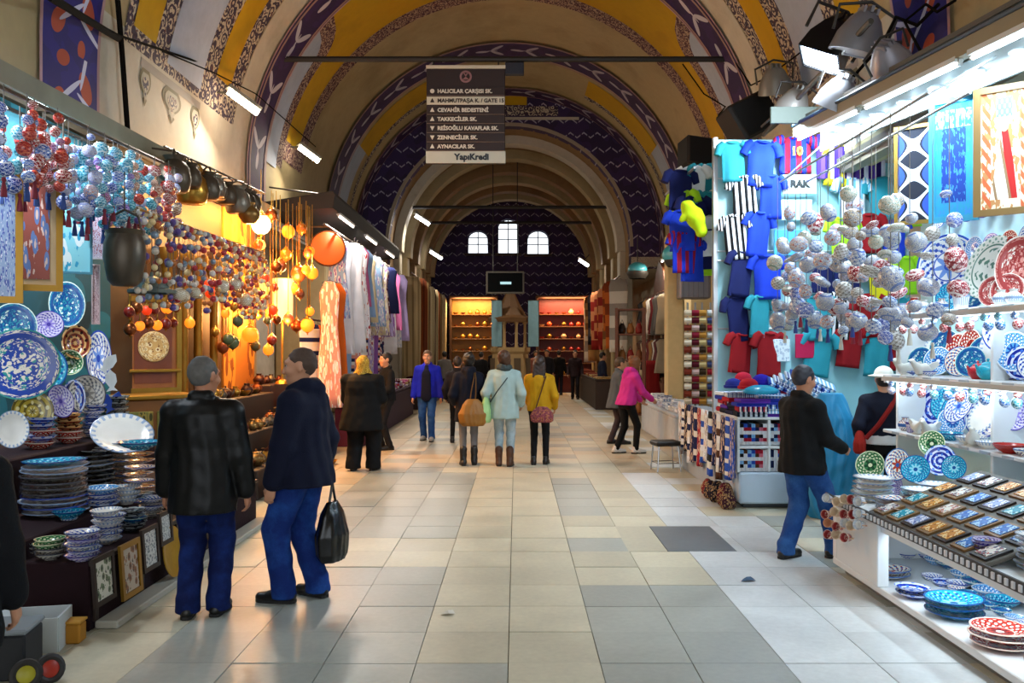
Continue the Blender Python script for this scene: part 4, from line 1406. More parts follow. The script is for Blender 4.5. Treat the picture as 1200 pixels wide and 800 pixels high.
def hanging_lamp(label, loc, r, mat, drop, group, metal, name='hanging_lamp', power=0, color=(1, .6, .25)):
    root = empty(name, loc, 0, label, 'lamp', group)
    put('globe', ball_mesh(), mat, parent=root, scale=(r, r, r * 1.05))
    put('cap', cached('lampcap', lambda: MB().lathe([(.55, .84), (.6, .9), (.35, 1.05), (.2, 1.25), (.25, 1.3), (.1, 1.45), (.001, 1.5)], 12).mesh('cap', ang=50)), metal, parent=root, scale=r)
    put('finial', cached('lampfin', lambda: MB().lathe([(.3, -.98), (.2, -1.1), (.08, -1.2), (.12, -1.3), (.001, -1.45)], 10).mesh('finial', ang=50)), metal, parent=root, scale=r)
    put('chain', MB().tube([(0, 0, r * 1.45), (0, 0, drop)], .006, 4).mesh('chain'), metal, parent=root)
    if power:
        d = bpy.data.lights.new('lamp_light', 'POINT'); d.energy = power; d.color = color; d.shadow_soft_size = r * 1.2
        o = bpy.data.objects.new('lamp_light', d); COL.objects.link(o); o.parent = root; o.location = (0, -r * 1.6, -r)
    return root
def tube_light(label, a, b, strength, color, group=None, r=.018, power=0.0, name='fluorescent_lamp', aimv=None, housing='#c9c9c4'):
    """fluorescent tube with its housing; its light comes from an area lamp of the tube's length"""
    a, b = Vector(a), Vector(b)
    c = (a + b) / 2
    root = empty(name, c, 0, label, 'lamp', group)
    put('tube', MB().tube([a - c, b - c], r, 8).mesh('tube'), glow(color, strength), parent=root)
    up = Vector(aimv or (0, 0, -1)).normalized()
    put('housing', MB().bar(a - c - up * (r + .02), b - c - up * (r + .02), .07, .04).mesh('housing', smooth=False), M(housing, .5), parent=root)
    for e in (a, b):
        put('end_cap', MB().box(e - c - up * .008, (.03, .03, .05)).mesh('end_cap', smooth=False), M(housing, .5), parent=root)
    if power:
        lt = area('tube_light', c + up * (r + .01), (0, 0, 0), .05, (b - a).length, power, lin(color))
        x = (b - a).normalized(); z = -up; y = z.cross(x)
        m = Matrix((y, x, y.cross(x))).transposed()
        z2 = -up
        yv = (b - a).normalized(); xv = yv.cross(z2).normalized(); z2 = xv.cross(yv)
        lt.rotation_euler = Matrix((xv, yv, z2)).transposed().to_euler()
    return root
random.seed(7)
WHITE, TURQ, COBALT, SKY = '#e9e7e0', '#1b9db5', '#1c2f9a', '#4a86d6'
GLZ = dict(
    white_blue=glazed('#e8e8e6', '#2b4aa8', '#6d8fd0', 8, 'flower'), white_multi=glazed('#e6e2d6', '#2c5a9c', '#b4402c', 7, 'flower'),
    turq=glazed('#1f9ec0', '#0d4f93', '#8fd6e6', 9, 'flower'), cobalt=glazed('#15288c', '#c9d4ee', '#3f6fd0', 8, 'rings'),
    red=glazed('#b8301f', '#f0dccb', '#7d1511', 8, 'flower'), yellow=glazed('#c2a83a', '#6b5a1b', '#efe3a0', 7, 'rings'),
    green=glazed('#3d7a4c', '#d9dfb8', '#1c4a30', 6, 'flower'), grey=glazed('#b9b4aa', '#50525c', '#7f7a72', 8, 'flower'),
    mosaic=glazed('#ded6c8', '#2f8f8c', '#23439a', 10, 'mosaic'), teal=glazed('#2a8aa0', '#cfe3da', '#1b4c8a', 9, 'mosaic'),
    dark=glazed('#3b4048', '#9aa0a0', '#20232b', 8, 'rings'), script=glazed('#e4e4da', '#5d7f70', '#7f9f8c', 12, 'script'),
    lav=glazed('#cfc9e2', '#4a3fa0', '#8d7fd0', 8, 'flower'), brown=glazed('#7d2f1e', '#d0a064', '#3a140f', 8, 'rings'),
    plainwhite=glazed('#ece9e2', '#9fb4d0', '#8aa0c0', 8, 'plain'), sky=glazed('#5aa0d8', '#e6eef2', '#1d4fa0', 10, 'flower'), pink=glazed('#d88f86', '#f0e6da', '#a03c3c', 8, 'mosaic'))
# ------------------------------------------------------------------ left: ceramics stall
MAROON = cloth('#1e0810', .3)
DARKWOOD = M('#24140d', .55, 0, .25, 8)
GOLD = M('#9c7428', .38, .7, .2, 8)
BRASS = M('#b08436', .3, .85, .2, 6)
COPPER = M('#8a4a26', .32, .85, .25, 6)
BRONZE = M('#554b3f', .42, .6, .3, 6)
table = empty('display_table', (-3.5, 6.95, 0), 0, 'dark maroon draped display table carrying the stacked plates on the left', 'table')
def tpart(nm, x0, x1, y0, y1, z0, z1, mat, bev=.01):
    return put(nm, rbox(nm, (x1 - x0, y1 - y0, z1 - z0), bev, ((x0 + x1) / 2 + 3.5, (y0 + y1) / 2 - 6.95, (z0 + z1) / 2)), mat, parent=table)
tpart('tier', -3.1, -2.65, 5.3, 8.7, .0, .43, MAROON)
tpart('tier', -3.68, -3.1, 5.3, 8.7, .0, .55, MAROON)
tpart('tier', -4.32, -3.68, 5.3, 8.7, .0, .95, MAROON)
tpart('plinth', -2.645, -2.5, 5.35, 8.7, 0, .05, M('#a9a69a', .7), .008)
tpart('edge_trim', -2.66, -2.63, 5.3, 8.7, .405, .438, DARKWOOD, .004)
for y0 in (5.34, 6.0, 6.62, 7.25):
    tpart('front_board', -2.652, -2.634, y0, y0 + .05, .05, .40, DARKWOOD, .004)
put('teal_backdrop', rbox('teal_backdrop', (.06, 4.2, 2.9), .01, (-4.40, 7.1, 2.45)), printed('#15505a', '#1d6e7c', '#0e343e', 5), label='dark teal backing panel behind the plates on the left wall', cat='panel')
# pictures and tiles leaning against the front of the table
NL = (1, -.12)
def lean_pic(label, px, py, w, h, fm, art, mount=None, fw=.03):
    p = XP(px, py, -2.60)
    return frame_pic(label, (-2.585, p.y, max(p.z, h / 2 + .055)), w, h, (1, 0), fm, art, fw, mount=mount, tilt=R(4), dp=.02)
TILE_BW = printed('#d7d5c8', '#6a7a5c', '#26322a', 5, .3)
lean_pic('small landscape tile picture at the near end of the maroon table front', 117, 678, .27, .30, DARKWOOD, TILE_BW)
lean_pic('gold-framed figure picture leaning on the maroon table front', 149, 666, .29, .36, GOLD, printed('#b7aa9a', '#8a5a3c', '#4a3a34', 5, .4), None, .035)
lean_pic('white script panel on the maroon table front beside the gold frame', 172, 642, .26, .30, DARKWOOD, printed('#cfd0cc', '#7d858c', '#3f454c', 11, .4))
lean_pic('smaller white script panel on the maroon table front, farthest of the row', 190, 618, .22, .24, DARKWOOD, printed('#c9cbc8', '#818a90', '#42484e', 12, .4))
p = XP(196, 650, -2.60)
dish('oval_platter', 'yellow brass oval platter leaning on the maroon table front', (-2.575, p.y, .25), .19, M('#a8811f', .35, .5, .2, 6), (1, -.1, .12), .1, .78)
# tableware on the lowest tier
def T(px, py, z): return G(px, py, z)
SG = 'dishes stacked on the left display table'
def st(px, py, z, wpx, n, mats, label, kind='plate', h=.14, top=None, tl=None, pitch=None):
    p = T(px, py, z)
    return p, stack((p.x, p.y, z), wpx / 2 * p.y / F, n, [GLZ[m] for m in mats], label, SG, kind, pitch, h, GLZ[top] if top else None, tl, px)
st(57, 655, .43, 36, 4, ['green', 'grey', 'dark'], 'small green patterned bowl in the near front pile on the left table', 'bowl', .5, 'green', 'bright green lidded bowl topping the near front pile on the left table')
st(33, 650, .43, 30, 3, ['dark', 'grey'], 'dark bowl in the pile nearest the left edge of the picture', 'bowl', .5)
st(97, 656, .43, 41, 5, ['white_blue', 'lav'], 'blue and white bowl in the corner pile of the left table', 'bowl', .4, pitch=.035)
st(126, 636, .43, 37, 6, ['plainwhite', 'white_blue', 'grey'], 'plain white bowl in the tall white pile on the left table', 'bowl', .4, 'plainwhite', 'white bowl on top of the tall white pile on the left table', .038)
st(155, 622, .43, 33, 5, ['dark', 'teal'], 'dark teal bowl in the pile right of the white bowls', 'bowl', .42)
st(178, 606, .43, 30, 5, ['grey', 'white_blue', 'dark'], 'grey-blue bowl in the pile next to the leather jacket man', 'bowl', .42)
st(196, 596, .43, 26, 5, ['dark', 'grey'], 'dark bowl in the farthest pile of the left table front', 'bowl', .42)
p = T(92, 632, .43)
dish('bowl', 'turquoise footed bowl behind the blue and white pile', (p.x - .12, p.y + .1, .56), .11, GLZ['turq'], (0, 0, 1), .5, kind='bowl')
put('bowl_stand', cached('stand', lambda: MB().lathe([(.07, 0), (.06, .02), (.03, .04), (.03, .1), (.06, .13), (.001, .13)], 14).mesh('stand', ang=50)), GLZ['white_blue'], (p.x - .12, p.y + .1, .43), label='small blue and white foot under the turquoise bowl', cat='stand')
# deer-like white ornament
p = T(44, 622, .43)
orn = empty('deer_figurine', (p.x, p.y, .52), 0, 'white antlered ornament on the near dishes of the left table', 'figurine')
put('figure', MB().tube([(0, 0, 0), (.0, 0, .07), (.02, 0, .13), (.05, 0, .15)], [.035, .025, .02, .012], 8).mesh('figure'), M('#d9d8d2', .3), parent=orn)
for q in (-1, 1): put('antler', MB().tube([(.01, 0, .13), (-.02 * q, 0, .18), (-.06 * q, 0, .2), (-.08 * q, 0, .25)], [.012, .01, .008, .004], 6).mesh('antler'), M('#d9d8d2', .3), parent=orn)
put('bowl', bowl_mesh(.5), GLZ['grey'], (p.x, p.y, .43), scale=.10, label='grey bowl under the white antlered ornament', cat='bowl')
# second tier
st(64, 603, .55, 72, 11, ['grey', 'plainwhite', 'white_multi', 'white_blue'], 'wide pale plate in the big stack topped with blue', 'plate', .16, 'turq', 'deep blue plate on top of the big pale stack', .036)
p, z = st(60, 603, .55, 0.1, 1, ['grey'], 'x') if False else (T(64, 603, .55), .55)
st(110, 574, .55, 46, 9, ['grey', 'plainwhite', 'dark'], 'grey plate in the stack behind the big blue-topped stack', 'plate', .16, pitch=.04)
st(146, 568, .55, 46, 10, ['grey', 'plainwhite', 'white_multi'], 'pale plate in the stack below the tilted white plate', 'plate', .16, pitch=.04)
st(120, 596, .55, 38, 4, ['turq', 'cobalt', 'white_blue'], 'bright blue bowl in the low pile before the grey stacks', 'bowl', .45, 'sky', 'sky blue bowl on top of the low pile before the grey stacks')
st(150, 590, .55, 32, 4, ['grey', 'plainwhite'], 'greyish bowl in the low pile beside the bright blue bowls', 'bowl', .45)
q, ztop = st(164, 588, .55, 36, 8, ['dark', 'brown', 'white_blue'], 'dark plate in the stack under the turquoise bowl', 'plate', .16, pitch=.052)
dish('bowl', 'wide turquoise bowl on the stack by the leather jacket man', (q.x, q.y, ztop), .17, GLZ['turq'], (0, 0, 1), .38, kind='bowl')
p = T(146, 568, .55)
dish('plate', 'white dotted plate tilted on the stack beside the turquoise bowl', (p.x, p.y - .05, .99), .26, GLZ['plainwhite'], (.35, -.5, .8), .14)
# third tier and the back: plates on their edges, facing out
def stand_plate(label, px, py, rpx, mat, x, h=.12, sx=1.0, n=(.6, -.78, .12), spin=0.0, name='plate', rot=None):
    p = XP(px, py, x)
    return dish(name, label, p, rpx * p.y / F, GLZ[mat] if isinstance(mat, str) else mat, n, h, sx, spin=spin)
stand_plate('large mosaic-patterned plate on the left wall, the biggest one', 24, 427, 42, 'mosaic', -4.0)
stand_plate('turquoise plate showing behind the large mosaic plate', 48, 432, 28, 'turq', -4.18)
stand_plate('yellow-rimmed oval plate standing below the large mosaic plate', 38, 482, 24, 'yellow', -3.95, sx=.92)
stand_plate('lavender and white oval plate standing by the cobalt plate', 71, 470, 20, 'lav', -3.85, sx=.68, spin=.25)
stand_plate('cobalt rimmed plate half hidden behind the lavender oval plate', 86, 466, 21, 'cobalt', -3.98, sx=.6)
stand_plate('speckled grey-white plate leaning beside the cobalt plate', 101, 462, 23, 'grey', -3.9, sx=.9)
stand_plate('narrow blue and white fish platter standing upright at the back', 115, 420, 33, 'white_blue', -4.05, sx=.42)
stand_plate('turquoise oval plate high on the left teal panel', 78, 357, 27, 'teal', -4.2, sx=.72)
stand_plate('small lavender plate below the turquoise oval plate', 57, 380, 16, 'lav', -4.15)
stand_plate('teal patterned plate at the very left, above the big mosaic plate', 16, 382, 27, 'teal', -4.22, sx=.9)
stand_plate('white rimmed dish at the left edge behind the big pale stack', 14, 503, 22, 'plainwhite', -3.8, sx=.8)
stand_plate('red and orange bowl face hanging beside the turquoise oval plate', 88, 402, 20, 'brown', -4.1, .4, sx=.8)
stand_plate('dark green bowl face on the back panel under the red bowl', 80, 425, 15, 'green', -4.12, .4)
for px, py, w, n, ms, lb in ((80, 522, 32, 5, ['brown', 'red'], 'red-brown bowl in the pile on the top tier at left'), (110, 520, 28, 6, ['cobalt', 'white_blue'], 'cobalt bowl in the pile on the top tier at left'),
                             (137, 512, 28, 7, ['dark', 'grey'], 'dark ribbed bowl in the pile on the top tier nearest the gold shop'), (48, 526, 34, 5, ['red', 'cobalt', 'yellow'], 'orange and cobalt bowl in the pile under the yellow oval plate')):
    p = XP(px, py, -3.86)
    stack((p.x, p.y, .95), w / 2 * p.y / F, n, [GLZ[m] for m in ms], lb, SG, 'bowl', .05, .5, seed=px)
for k, (px, py) in enumerate(((124, 470), (130, 445), (136, 470), (128, 425))):            # pale fish shapes hung by the platter
    p = XP(px, py, -3.9)
    put('ceramic_fish', cached('fish', lambda: MB().ext([(-.10, 0), (-.05, .045), (.02, .05), (.07, .02), (.11, .05), (.10, 0), (.11, -.05), (.07, -.02), (.02, -.05), (-.05, -.045)], -.012, .012).mesh('fish', ang=30)),
        GLZ['sky'] if k % 2 else GLZ['white_blue'], p, (0, R(65 + 20 * k), R(35)), label='small blue and white ceramic fish hung beside the narrow platter', cat='ornament', group='ceramic fish on the left')
# framed pieces above
def hang_pic(label, px, py, wpx, hpx, x, n, fm, art, fw=.05, mount=None):
    p = XP(px, py, x)
    k = p.y / F
    return frame_pic(label, p, wpx * k, hpx * k, n, fm, art, fw, mount=mount)
hang_pic('gold-framed blue patterned picture cut by the left edge', 2, 275, 44, 160, -3.85, (.45, -.9), GOLD, printed('#8fa3c4', '#3c4fa0', '#d8dce6', 14, .5))
hang_pic('gold-framed picture of blue flowers on rust red ground at upper left', 42, 267, 56, 148, -3.85, (.5, -.86), GOLD, printed('#8f4a3e', '#5d76a6', '#d0b3a4', 4.5, .5), .05, M('#bfa27a', .7))
hang_pic('white and turquoise textile panel beside the gold-framed flower picture', 86, 275, 40, 92, -3.9, (.5, -.86), M('#4c8ea4', .6), printed('#8fd8e6', '#e6f4f6', '#3aa6cf', 3.2, .7), .02)
hang_pic('narrow red and white patterned panel hanging left of the copper cauldron', 113, 273, 17, 62, -3.9, (.5, -.86), M('#c9bfc0', .6), printed('#b9a9b8', '#8a2c3a', '#eae0e0', 12, .8), .015)
hang_pic('thin pink and white patterned strip below the narrow red panel', 112, 345, 9, 70, -3.95, (.5, -.86), M('#c9b0b0', .6), printed('#d8b9bb', '#7a2e3e', '#f0e6e6', 14, .8), .01)
# ornaments hanging in front ------------------------------------------
rail = put('hanging_rail', MB().tube([(-3.5, 5.3, 3.52), (-3.5, 9.0, 3.62)], .015, 6).tube([(-3.75, 5.3, 3.5), (-3.75, 9.0, 3.62)], .015, 6).tube([(-3.5, 5.4, 3.52), (-4.42, 5.4, 3.6)], .012, 5).tube([(-3.5, 8.9, 3.62), (-4.42, 8.9, 3.66)], .012, 5).mesh('rail'), BRONZE,
           label='thin metal rails carrying the ornament strands over the left stall', cat='rail')
BALLS = dict(red=[ball_mat('#a8161f', '#e8d8d0', '#5d0b12'), ball_mat('#b03030', '#d86a4c', '#7a1820')], blue=[ball_mat('#2b55b8', '#dfe6f2', '#122a78'), ball_mat('#5f86d2', '#f0f0f0', '#28439c')],
             turquoise=[ball_mat('#2796ae', '#9fdbe2', '#17627c'), ball_mat('#38a6c4', '#d9eef0', '#1b6c8c')], white=[ball_mat('#dcd8d2', '#6f86c0', '#b04a44'), ball_mat('#d0d6e0', '#8f9fd0', '#7a6aa0')],
             purple=[ball_mat('#7d58b4', '#d8cce8', '#4b2c84'), ball_mat('#a04a8c', '#e0c0d0', '#5d2050')], peach=[ball_mat('#c08a72', '#ecd9c4', '#8a4a3c'), ball_mat('#b89a7c', '#e8dcc8', '#705a48')])
rng = random.Random(3)
def zone(px):
    if px < 14: return rng.choice(['blue', 'white', 'turquoise'])
    if px < 46: return rng.choice(['red', 'red', 'red', 'red', 'blue', 'white'])
    if px < 72: return rng.choice(['red', 'red', 'red', 'red', 'purple'])
    if px < 100: return rng.choice(['white', 'blue', 'white', 'turquoise'])
    if px < 155: return rng.choice(['turquoise', 'turquoise', 'blue', 'purple'])
    return rng.choice(['peach', 'purple', 'red', 'white', 'turquoise'])
for row, x in enumerate((-3.5, -3.75)):
    d = 5.72 + row * .06
    while d < 8.75:
        px = CX + x * F / d
        if px > -12:
            z0 = 3.52 + (d - 5.3) / 3.7 * .1
            c = zone(px)
            n = rng.randint(5, 9)
            dz = rng.uniform(.02, .2)
            items = []
            for k in range(n):
                r = rng.uniform(.030, .058) if c != 'turquoise' else rng.uniform(.04, .068)
                items.append((dz + r, r, rng.choice(BALLS[c if rng.random() < .75 else zone(px)]), rng.choice((1, 1.1, .9))))
                dz += 2 * r + rng.uniform(.0, .03)
                if dz > (.55 if px < 75 else .68): break
            strand('strand mostly of %s painted ornament balls above the left plate stall' % c, (x + rng.uniform(-.1, .1), d, z0), items, 'ornament strands above the left stall',
                   tassel=rng.choice([None, M('#7a2030', .8), M('#27407c', .8)]))
        d += rng.uniform(.085, .12)
# copper cauldron, dome lid
p = XP(146, 302, -3.42)
ca = empty('cauldron', p, 0, 'dark bronze cauldron hanging above the gold shop entrance', 'pot')
put('pot_body', MB().lathe([(.001, -.25), (.10, -.245), (.14, -.2), (.175, .0), (.17, .12), (.14, .2), (.165, .24), (.15, .24), (.125, .2), (.15, .1), (.001, .0)], 24).mesh('pot', ang=50), BRONZE, parent=ca)
put('handle', MB().tube([(-.155, 0, .22), (-.12, 0, .36), (0, 0, .42), (.12, 0, .36), (.155, 0, .22)], .011, 6).mesh('handle'), BRONZE, parent=ca)
put('hook', MB().tube([(0, 0, .42), (0, 0, .75)], .006, 5).mesh('hook'), BRONZE, parent=ca)
p = XP(178, 340, -3.45)
dm = empty('dish_cover', p, 0, 'grey domed metal dish cover hanging right of the bronze cauldron', 'cover')
put('dome', MB().lathe([(.21, -.03), (.22, 0), (.16, .02), (.14, .08), (.08, .12), (.02, .13), (.015, .17), (.001, .175)], 24).mesh('dome', ang=50), M('#6f7c78', .4, .6), parent=dm)
put('hook', MB().tube([(0, 0, .17), (0, 0, .6)], .005, 5).mesh('hook'), BRONZE, parent=dm)
# ------------------------------------------------------------------ left: antique shop, lamp shop, clothes stalls
WOODGOLD = M('#7a4a1c', .45, .15, .35, 5, .3, 14)
put('wood_panelling', rbox('wood_panelling', (.06, 3.6, 3.9), .01, (-4.43, 10.95, 1.95)), M('#4a3014', .6, 0, .3, 4), label='dark gilded wood panelling at the back of the antique shop', cat='panelling')
for k, d in enumerate((10.45, 10.95, 11.45, 12.05)):
    c = empty('gilt_column', (-4.27, d, 0), 0, 'slim gilded column standing before the antique shop panelling', 'column', 'gilded columns')
    put('shaft', MB().lathe([(.07, .12), (.06, .3), (.055, 2.6), (.07, 2.75)], 14).mesh('shaft'), GOLD, parent=c)
    put('base', rbox('base', (.2, .2, .12), .02, (0, 0, .06)), GOLD, parent=c)
    put('capital', MB().lathe([(.07, 2.75), (.1, 2.85), (.13, 2.9), (.13, 3.0), (.001, 3.0)], 14).mesh('capital', ang=50), GOLD, parent=c)
p = XP(179, 404, -4.24)
wp = frame_pic('carved wooden panel with a pale round medallion in the antique shop', p, .66, 1.12, (.7, -.72), GOLD, M('#6b2f10', .45, 0, .3, 7), .06, mount=M('#8a4c18', .5, 0, .3, 6))
put('medallion', MB().lathe([(.001, .012), (.10, .012), (.12, .02), (.17, .012), (.18, 0)], 28).mesh('medallion', ang=40), printed('#c9a060', '#e3cf9c', '#7d4a1e', 6, .5), (0, -.03, -.02), (R(90), 0, 0), parent=wp)
put('shelf_ledge', rbox('shelf_ledge', (.62, .05, .035), .006, (0, -.04, -.30)), GOLD, parent=wp)
cb = empty('carved_cabinet', (-4.0, 9.3, 0), R(40), 'low carved cabinet with green painted doors below the medallion panel', 'cabinet')
put('carcass', rbox('carcass', (.85, .42, 1.22), .015, (0, .02, .61)), WOODGOLD, parent=cb)
for q in (-1, 1):
    dr = put('door', rbox('door', (.36, .02, .95), .008, (q * .2, -.2, .62)), printed('#6d6a30', '#8f7a34', '#3c3a18', 5, .5), parent=cb)
    put('knob', MB().ball((0, 0, 0), .015, 8, 5).mesh('knob'), BRASS, (q * .05, -.225, .62), parent=dr)
put('cornice', rbox('cornice', (.92, .48, .05), .012, (0, .02, 1.245)), GOLD, parent=cb)
# metal pots hung along the cornice
rng = random.Random(11)
put('pot_rail', MB().tube([(-3.65, 8.85, 3.86), (-3.65, 12.4, 4.02)], .014, 6).tube([(-3.65, 9.1, 3.87), (-4.45, 9.1, 3.98)], .012, 5).tube([(-3.65, 12.2, 4.0), (-4.45, 12.2, 4.02)], .012, 5).mesh('pot_rail'), BRONZE, label='metal rail with pots hanging under the left cornice', cat='rail')
for k in range(12):
    d = 8.95 + k * .27
    z = 3.84 + (d - 8.85) * .045
    m = rng.choice((BRONZE, M('#7d7568', .4, .6), BRASS, M('#54483a', .45, .6)))
    c = empty('hanging_pot', (-3.65 + rng.uniform(-.08, .08), d, z), rng.uniform(0, 6), 'old metal jug hanging by its handle under the left cornice', 'pot', 'metal pots under the left cornice')
    h = rng.uniform(.3, .48)
    put('pot_body', cached('hpot', lambda: MB().lathe([(.001, -1.0), (.28, -1.0), (.34, -.95), (.40, -.7), (.34, -.4), (.2, -.25), (.26, -.15), (.22, -.15), (.16, -.25), (.001, -.3)], 16).mesh('hpot', ang=50)), m, parent=c, scale=h)
    put('handle', cached('hpoth', lambda: MB().tube([(.24, 0, -.18), (.18, 0, -.03), (0, 0, .02), (-.18, 0, -.03), (-.24, 0, -.18)], .03, 6).mesh('hpoth')), m, parent=c, scale=h)
# bead necklaces
rail2 = put('necklace_rail', MB().tube([(-3.3, 7.5, 2.98), (-3.3, 11.2, 3.02)], .012, 6).tube([(-3.3, 9.2, 2.98), (-4.36, 9.2, 3.1)], .01, 5).tube([(-3.3, 11.1, 3.0), (-4.36, 11.1, 3.1)], .01, 5).mesh('necklace_rail'), BRASS, label='brass rail with bead necklaces across the antique shop front', cat='rail')
BEADS = [M(c, .3, 0, .1) for c in ('#c9bfae', '#a8313a', '#5d4a8c', '#d8d2cc', '#b86a2c', '#7a8a9c', '#e0c890', '#88304c', '#4a5870')]
bead = cached('bead', lambda: MB().ball((0, 0, 0), 1, 8, 6).mesh('bead'))
for k in range(30):
    d = 7.55 + k * .122
    x = -3.3 + rng.uniform(-.03, .03)
    warm = d > 9.8
    pal = rng.sample(BEADS[:7] if not warm else [BEADS[1], BEADS[4], BEADS[6], BEADS[0], BEADS[7]], 3)
    n = empty('bead_necklace', (x, d, 2.98), rng.uniform(.3, 1.1), ('orange and red' if warm else 'mixed pale and purple') + ' bead necklace hanging from the brass rail', 'necklace', 'bead necklaces on the brass rail')
    L = rng.uniform(.26, .42); w = rng.uniform(.05, .075)
    pts = [(w * math.sin(a), 0, -L * (1 - math.cos(a))) for a in [2 * PI * (q + .5) / 14 for q in range(14)]]
    put('thread', MB().tube(pts, .003, 4, True).mesh('thread'), CORD, parent=n)
    for q, pt in enumerate(pts):
        put('bead', bead, pal[q % 3], pt, parent=n, scale=rng.uniform(.026, .036))
for k, (px, py, r) in enumerate(((258, 336, .075), (273, 333, .075), (288, 352, .085), (205, 345, .07), (214, 347, .06), (228, 343, .06))):
    p = XP(px, py, -3.28)
    strand('pale crackled globe hanging below the bead necklaces', (p.x, p.y, p.z + .3), [(.3, r, ball_mat('#c9bda6', '#a8967c', '#e6dcc8', 9, 14), 1.0)], 'pale globes below the necklaces', name='hanging_globe')
# red and orange lamps below the dome lid
GLOW_R, GLOW_O, GLOW_Y = glow('#c8300c', 1.1), glow('#f07818', 1.6), glow('#ffb84a', 2.4)
for k in range(12):
    p = XP(150 + (k % 6) * 11 + rng.uniform(-3, 3), 362 + (k // 6) * 20 + rng.uniform(-4, 4), -3.85)
    hanging_lamp('small red or amber glass lamp hanging before the medallion panel', p, rng.uniform(.045, .065), rng.choice((GLOW_R, GLOW_O, M('#7a1c12', .3), COPPER)), rng.uniform(.25, .5), 'small glass lamps before the medallion panel', BRASS)
# antique counter: copper and brass
ac = empty('antique_counter', (-3.6, 11.55, 0), 0, 'stepped dark counter heaped with copper and brass ware', 'counter')
for nm, x0, x1, z1 in (('step', -3.35, -3.0, .35), ('step', -3.75, -3.35, .7), ('step', -4.15, -3.75, 1.1)):
    put(nm, rbox(nm, (x1 - x0, 3.3, z1), .012, ((x0 + x1) / 2 + 3.6, 0, z1 / 2)), DARKWOOD, parent=ac)
METALS = [COPPER, BRASS, COPPER, BRONZE, M('#5a2414', .35, .6), M('#8a6a3c', .35, .8), M('#3a1a10', .4, .5)]
AG = 'copper and brass ware on the antique counter'
def ware(k, loc, r, m):
    if k == 0: return teapot('old copper or brass teapot on the antique counter', loc, r, m, rng.uniform(0, 6), 'teapot', AG)
    if k == 1: return put('metal_jar', jar_mesh(), m, loc, label='old metal jar on the antique counter', cat='jar', group=AG, scale=r * .85)
    if k == 2: return put('metal_bowl', bowl_mesh(.7), m, loc, label='old metal bowl on the antique counter', cat='bowl', group=AG, scale=r * 1.1)
    return put('metal_beaker', cup_mesh(), m, loc, label='old metal beaker on the antique counter', cat='beaker', group=AG, scale=r * .8)
for x, z, n in ((-3.17, .35, 17), (-3.5, .7, 18), (-3.9, 1.1, 16)):
    for k in range(n):
        d = 9.98 + k * (3.15 / n)
        ware(rng.randint(0, 3), (x + rng.uniform(-.07, .07), d + rng.uniform(-.02, .02), z), rng.uniform(.075, .115), rng.choice(METALS))
for k in range(13):                                                            # bigger pots on the floor before it
    put('floor_pot', jar_mesh() if k % 2 else bowl_mesh(.7), rng.choice(METALS), (-2.84 + rng.uniform(-.04, .03), 9.95 + k * .26, 0), label='large copper pot on the floor before the antique counter', cat='pot', group='pots on the floor at the antique counter', scale=rng.uniform(.1, .125))
for k in range(34):                                                            # hung ware above the counter
    d = 10.4 + rng.random() * 2.7
    p = Vector((-3.95 + rng.uniform(-.2, .5), d, rng.uniform(1.75, 2.85)))
    hanging_lamp('small hanging brass and glass lantern in the antique shop', p, rng.uniform(.05, .085), rng.choice((GLOW_O, GLOW_R, M('#7d3a18', .3, .3), M('#4f5a3a', .3), COPPER, BRASS, M('#8a2a18', .3))), 3.0 - p.z, 'lanterns in the antique shop', BRASS)
# lamp shop -----------------------------------------------------------
put('patterned_hanging', rbox('patterned_hanging', (.06, 1.5, 3.9), .01, (-4.40, 13.5, 1.95)), printed('#a8641c', '#c8862c', '#7a3f10', 4), label='amber patterned wall hanging behind the lamp shop', cat='hanging')
ls = empty('table_lamp', XP(331, 375, -3.75), 0, 'tall cream drum lampshade glowing in the lamp shop', 'lamp')
put('shade', MB().lathe([(.16, .0), (.17, .66), (.165, .66), (.155, .0)], 24).mesh('shade', ang=50), glow('#e8bf86', 1.0), parent=ls)
put('stem', MB().tube([(0, 0, -1.0), (0, 0, .3)], .02, 8).mesh('stem'), BRASS, parent=ls)
put('foot', MB().lathe([(.12, -1.02), (.1, -.98), (.03, -.94), (.001, -.94)], 16).mesh('foot'), BRASS, parent=ls)
p = XP(384, 291, -3.5)
tb = empty('drum_disc', p, 0, 'round orange disc lamp at the far corner of the lamp shop', 'lamp', rot=zto((.35, -.93, .05)))
put('disc', MB().lathe([(.001, .04), (.26, .03), (.32, .0), (.31, -.05), (.001, -.05)], 28).mesh('disc', ang=40), glow('#d2560f', .7), parent=tb)
put('rim', MB().tube([(.32 * math.cos(a), .32 * math.sin(a), -.01) for a in [2 * PI * k / 28 for k in range(28)]], .02, 6, True).mesh('rim'), COPPER, parent=tb)
for k in range(30):
    d = 12.2 + rng.random() * 2.3
    x = -3.9 + rng.uniform(-.35, .75)
    z = rng.uniform(1.9, 3.75)
    m = rng.choice((GLOW_Y, GLOW_O, GLOW_O, GLOW_R, M('#b8641c', .3, .3), COPPER, M('#7a3a14', .3)))
    hanging_lamp('amber or red mosaic lamp hanging in the lamp shop', (x, d, z), rng.uniform(.07, .13), m, 4.1 - z, 'mosaic lamps in the lamp shop', BRASS, power=50 if k % 5 == 0 else 0, color=(1, .52, .16))
p = XP(306, 263, -3.7)
hanging_lamp('brightest round white-yellow lamp high in the lamp shop', p, .14, glow('#ffd88a', 9), .8, None, BRASS, power=150, color=(1, .55, .2))
p = XP(292, 262, -3.5)
jug = put('brass_jug', jar_mesh(), M('#8a6a3a', .35, .7), p, label='tall brass jug hanging beside the brightest lamp', cat='jug', scale=.14)
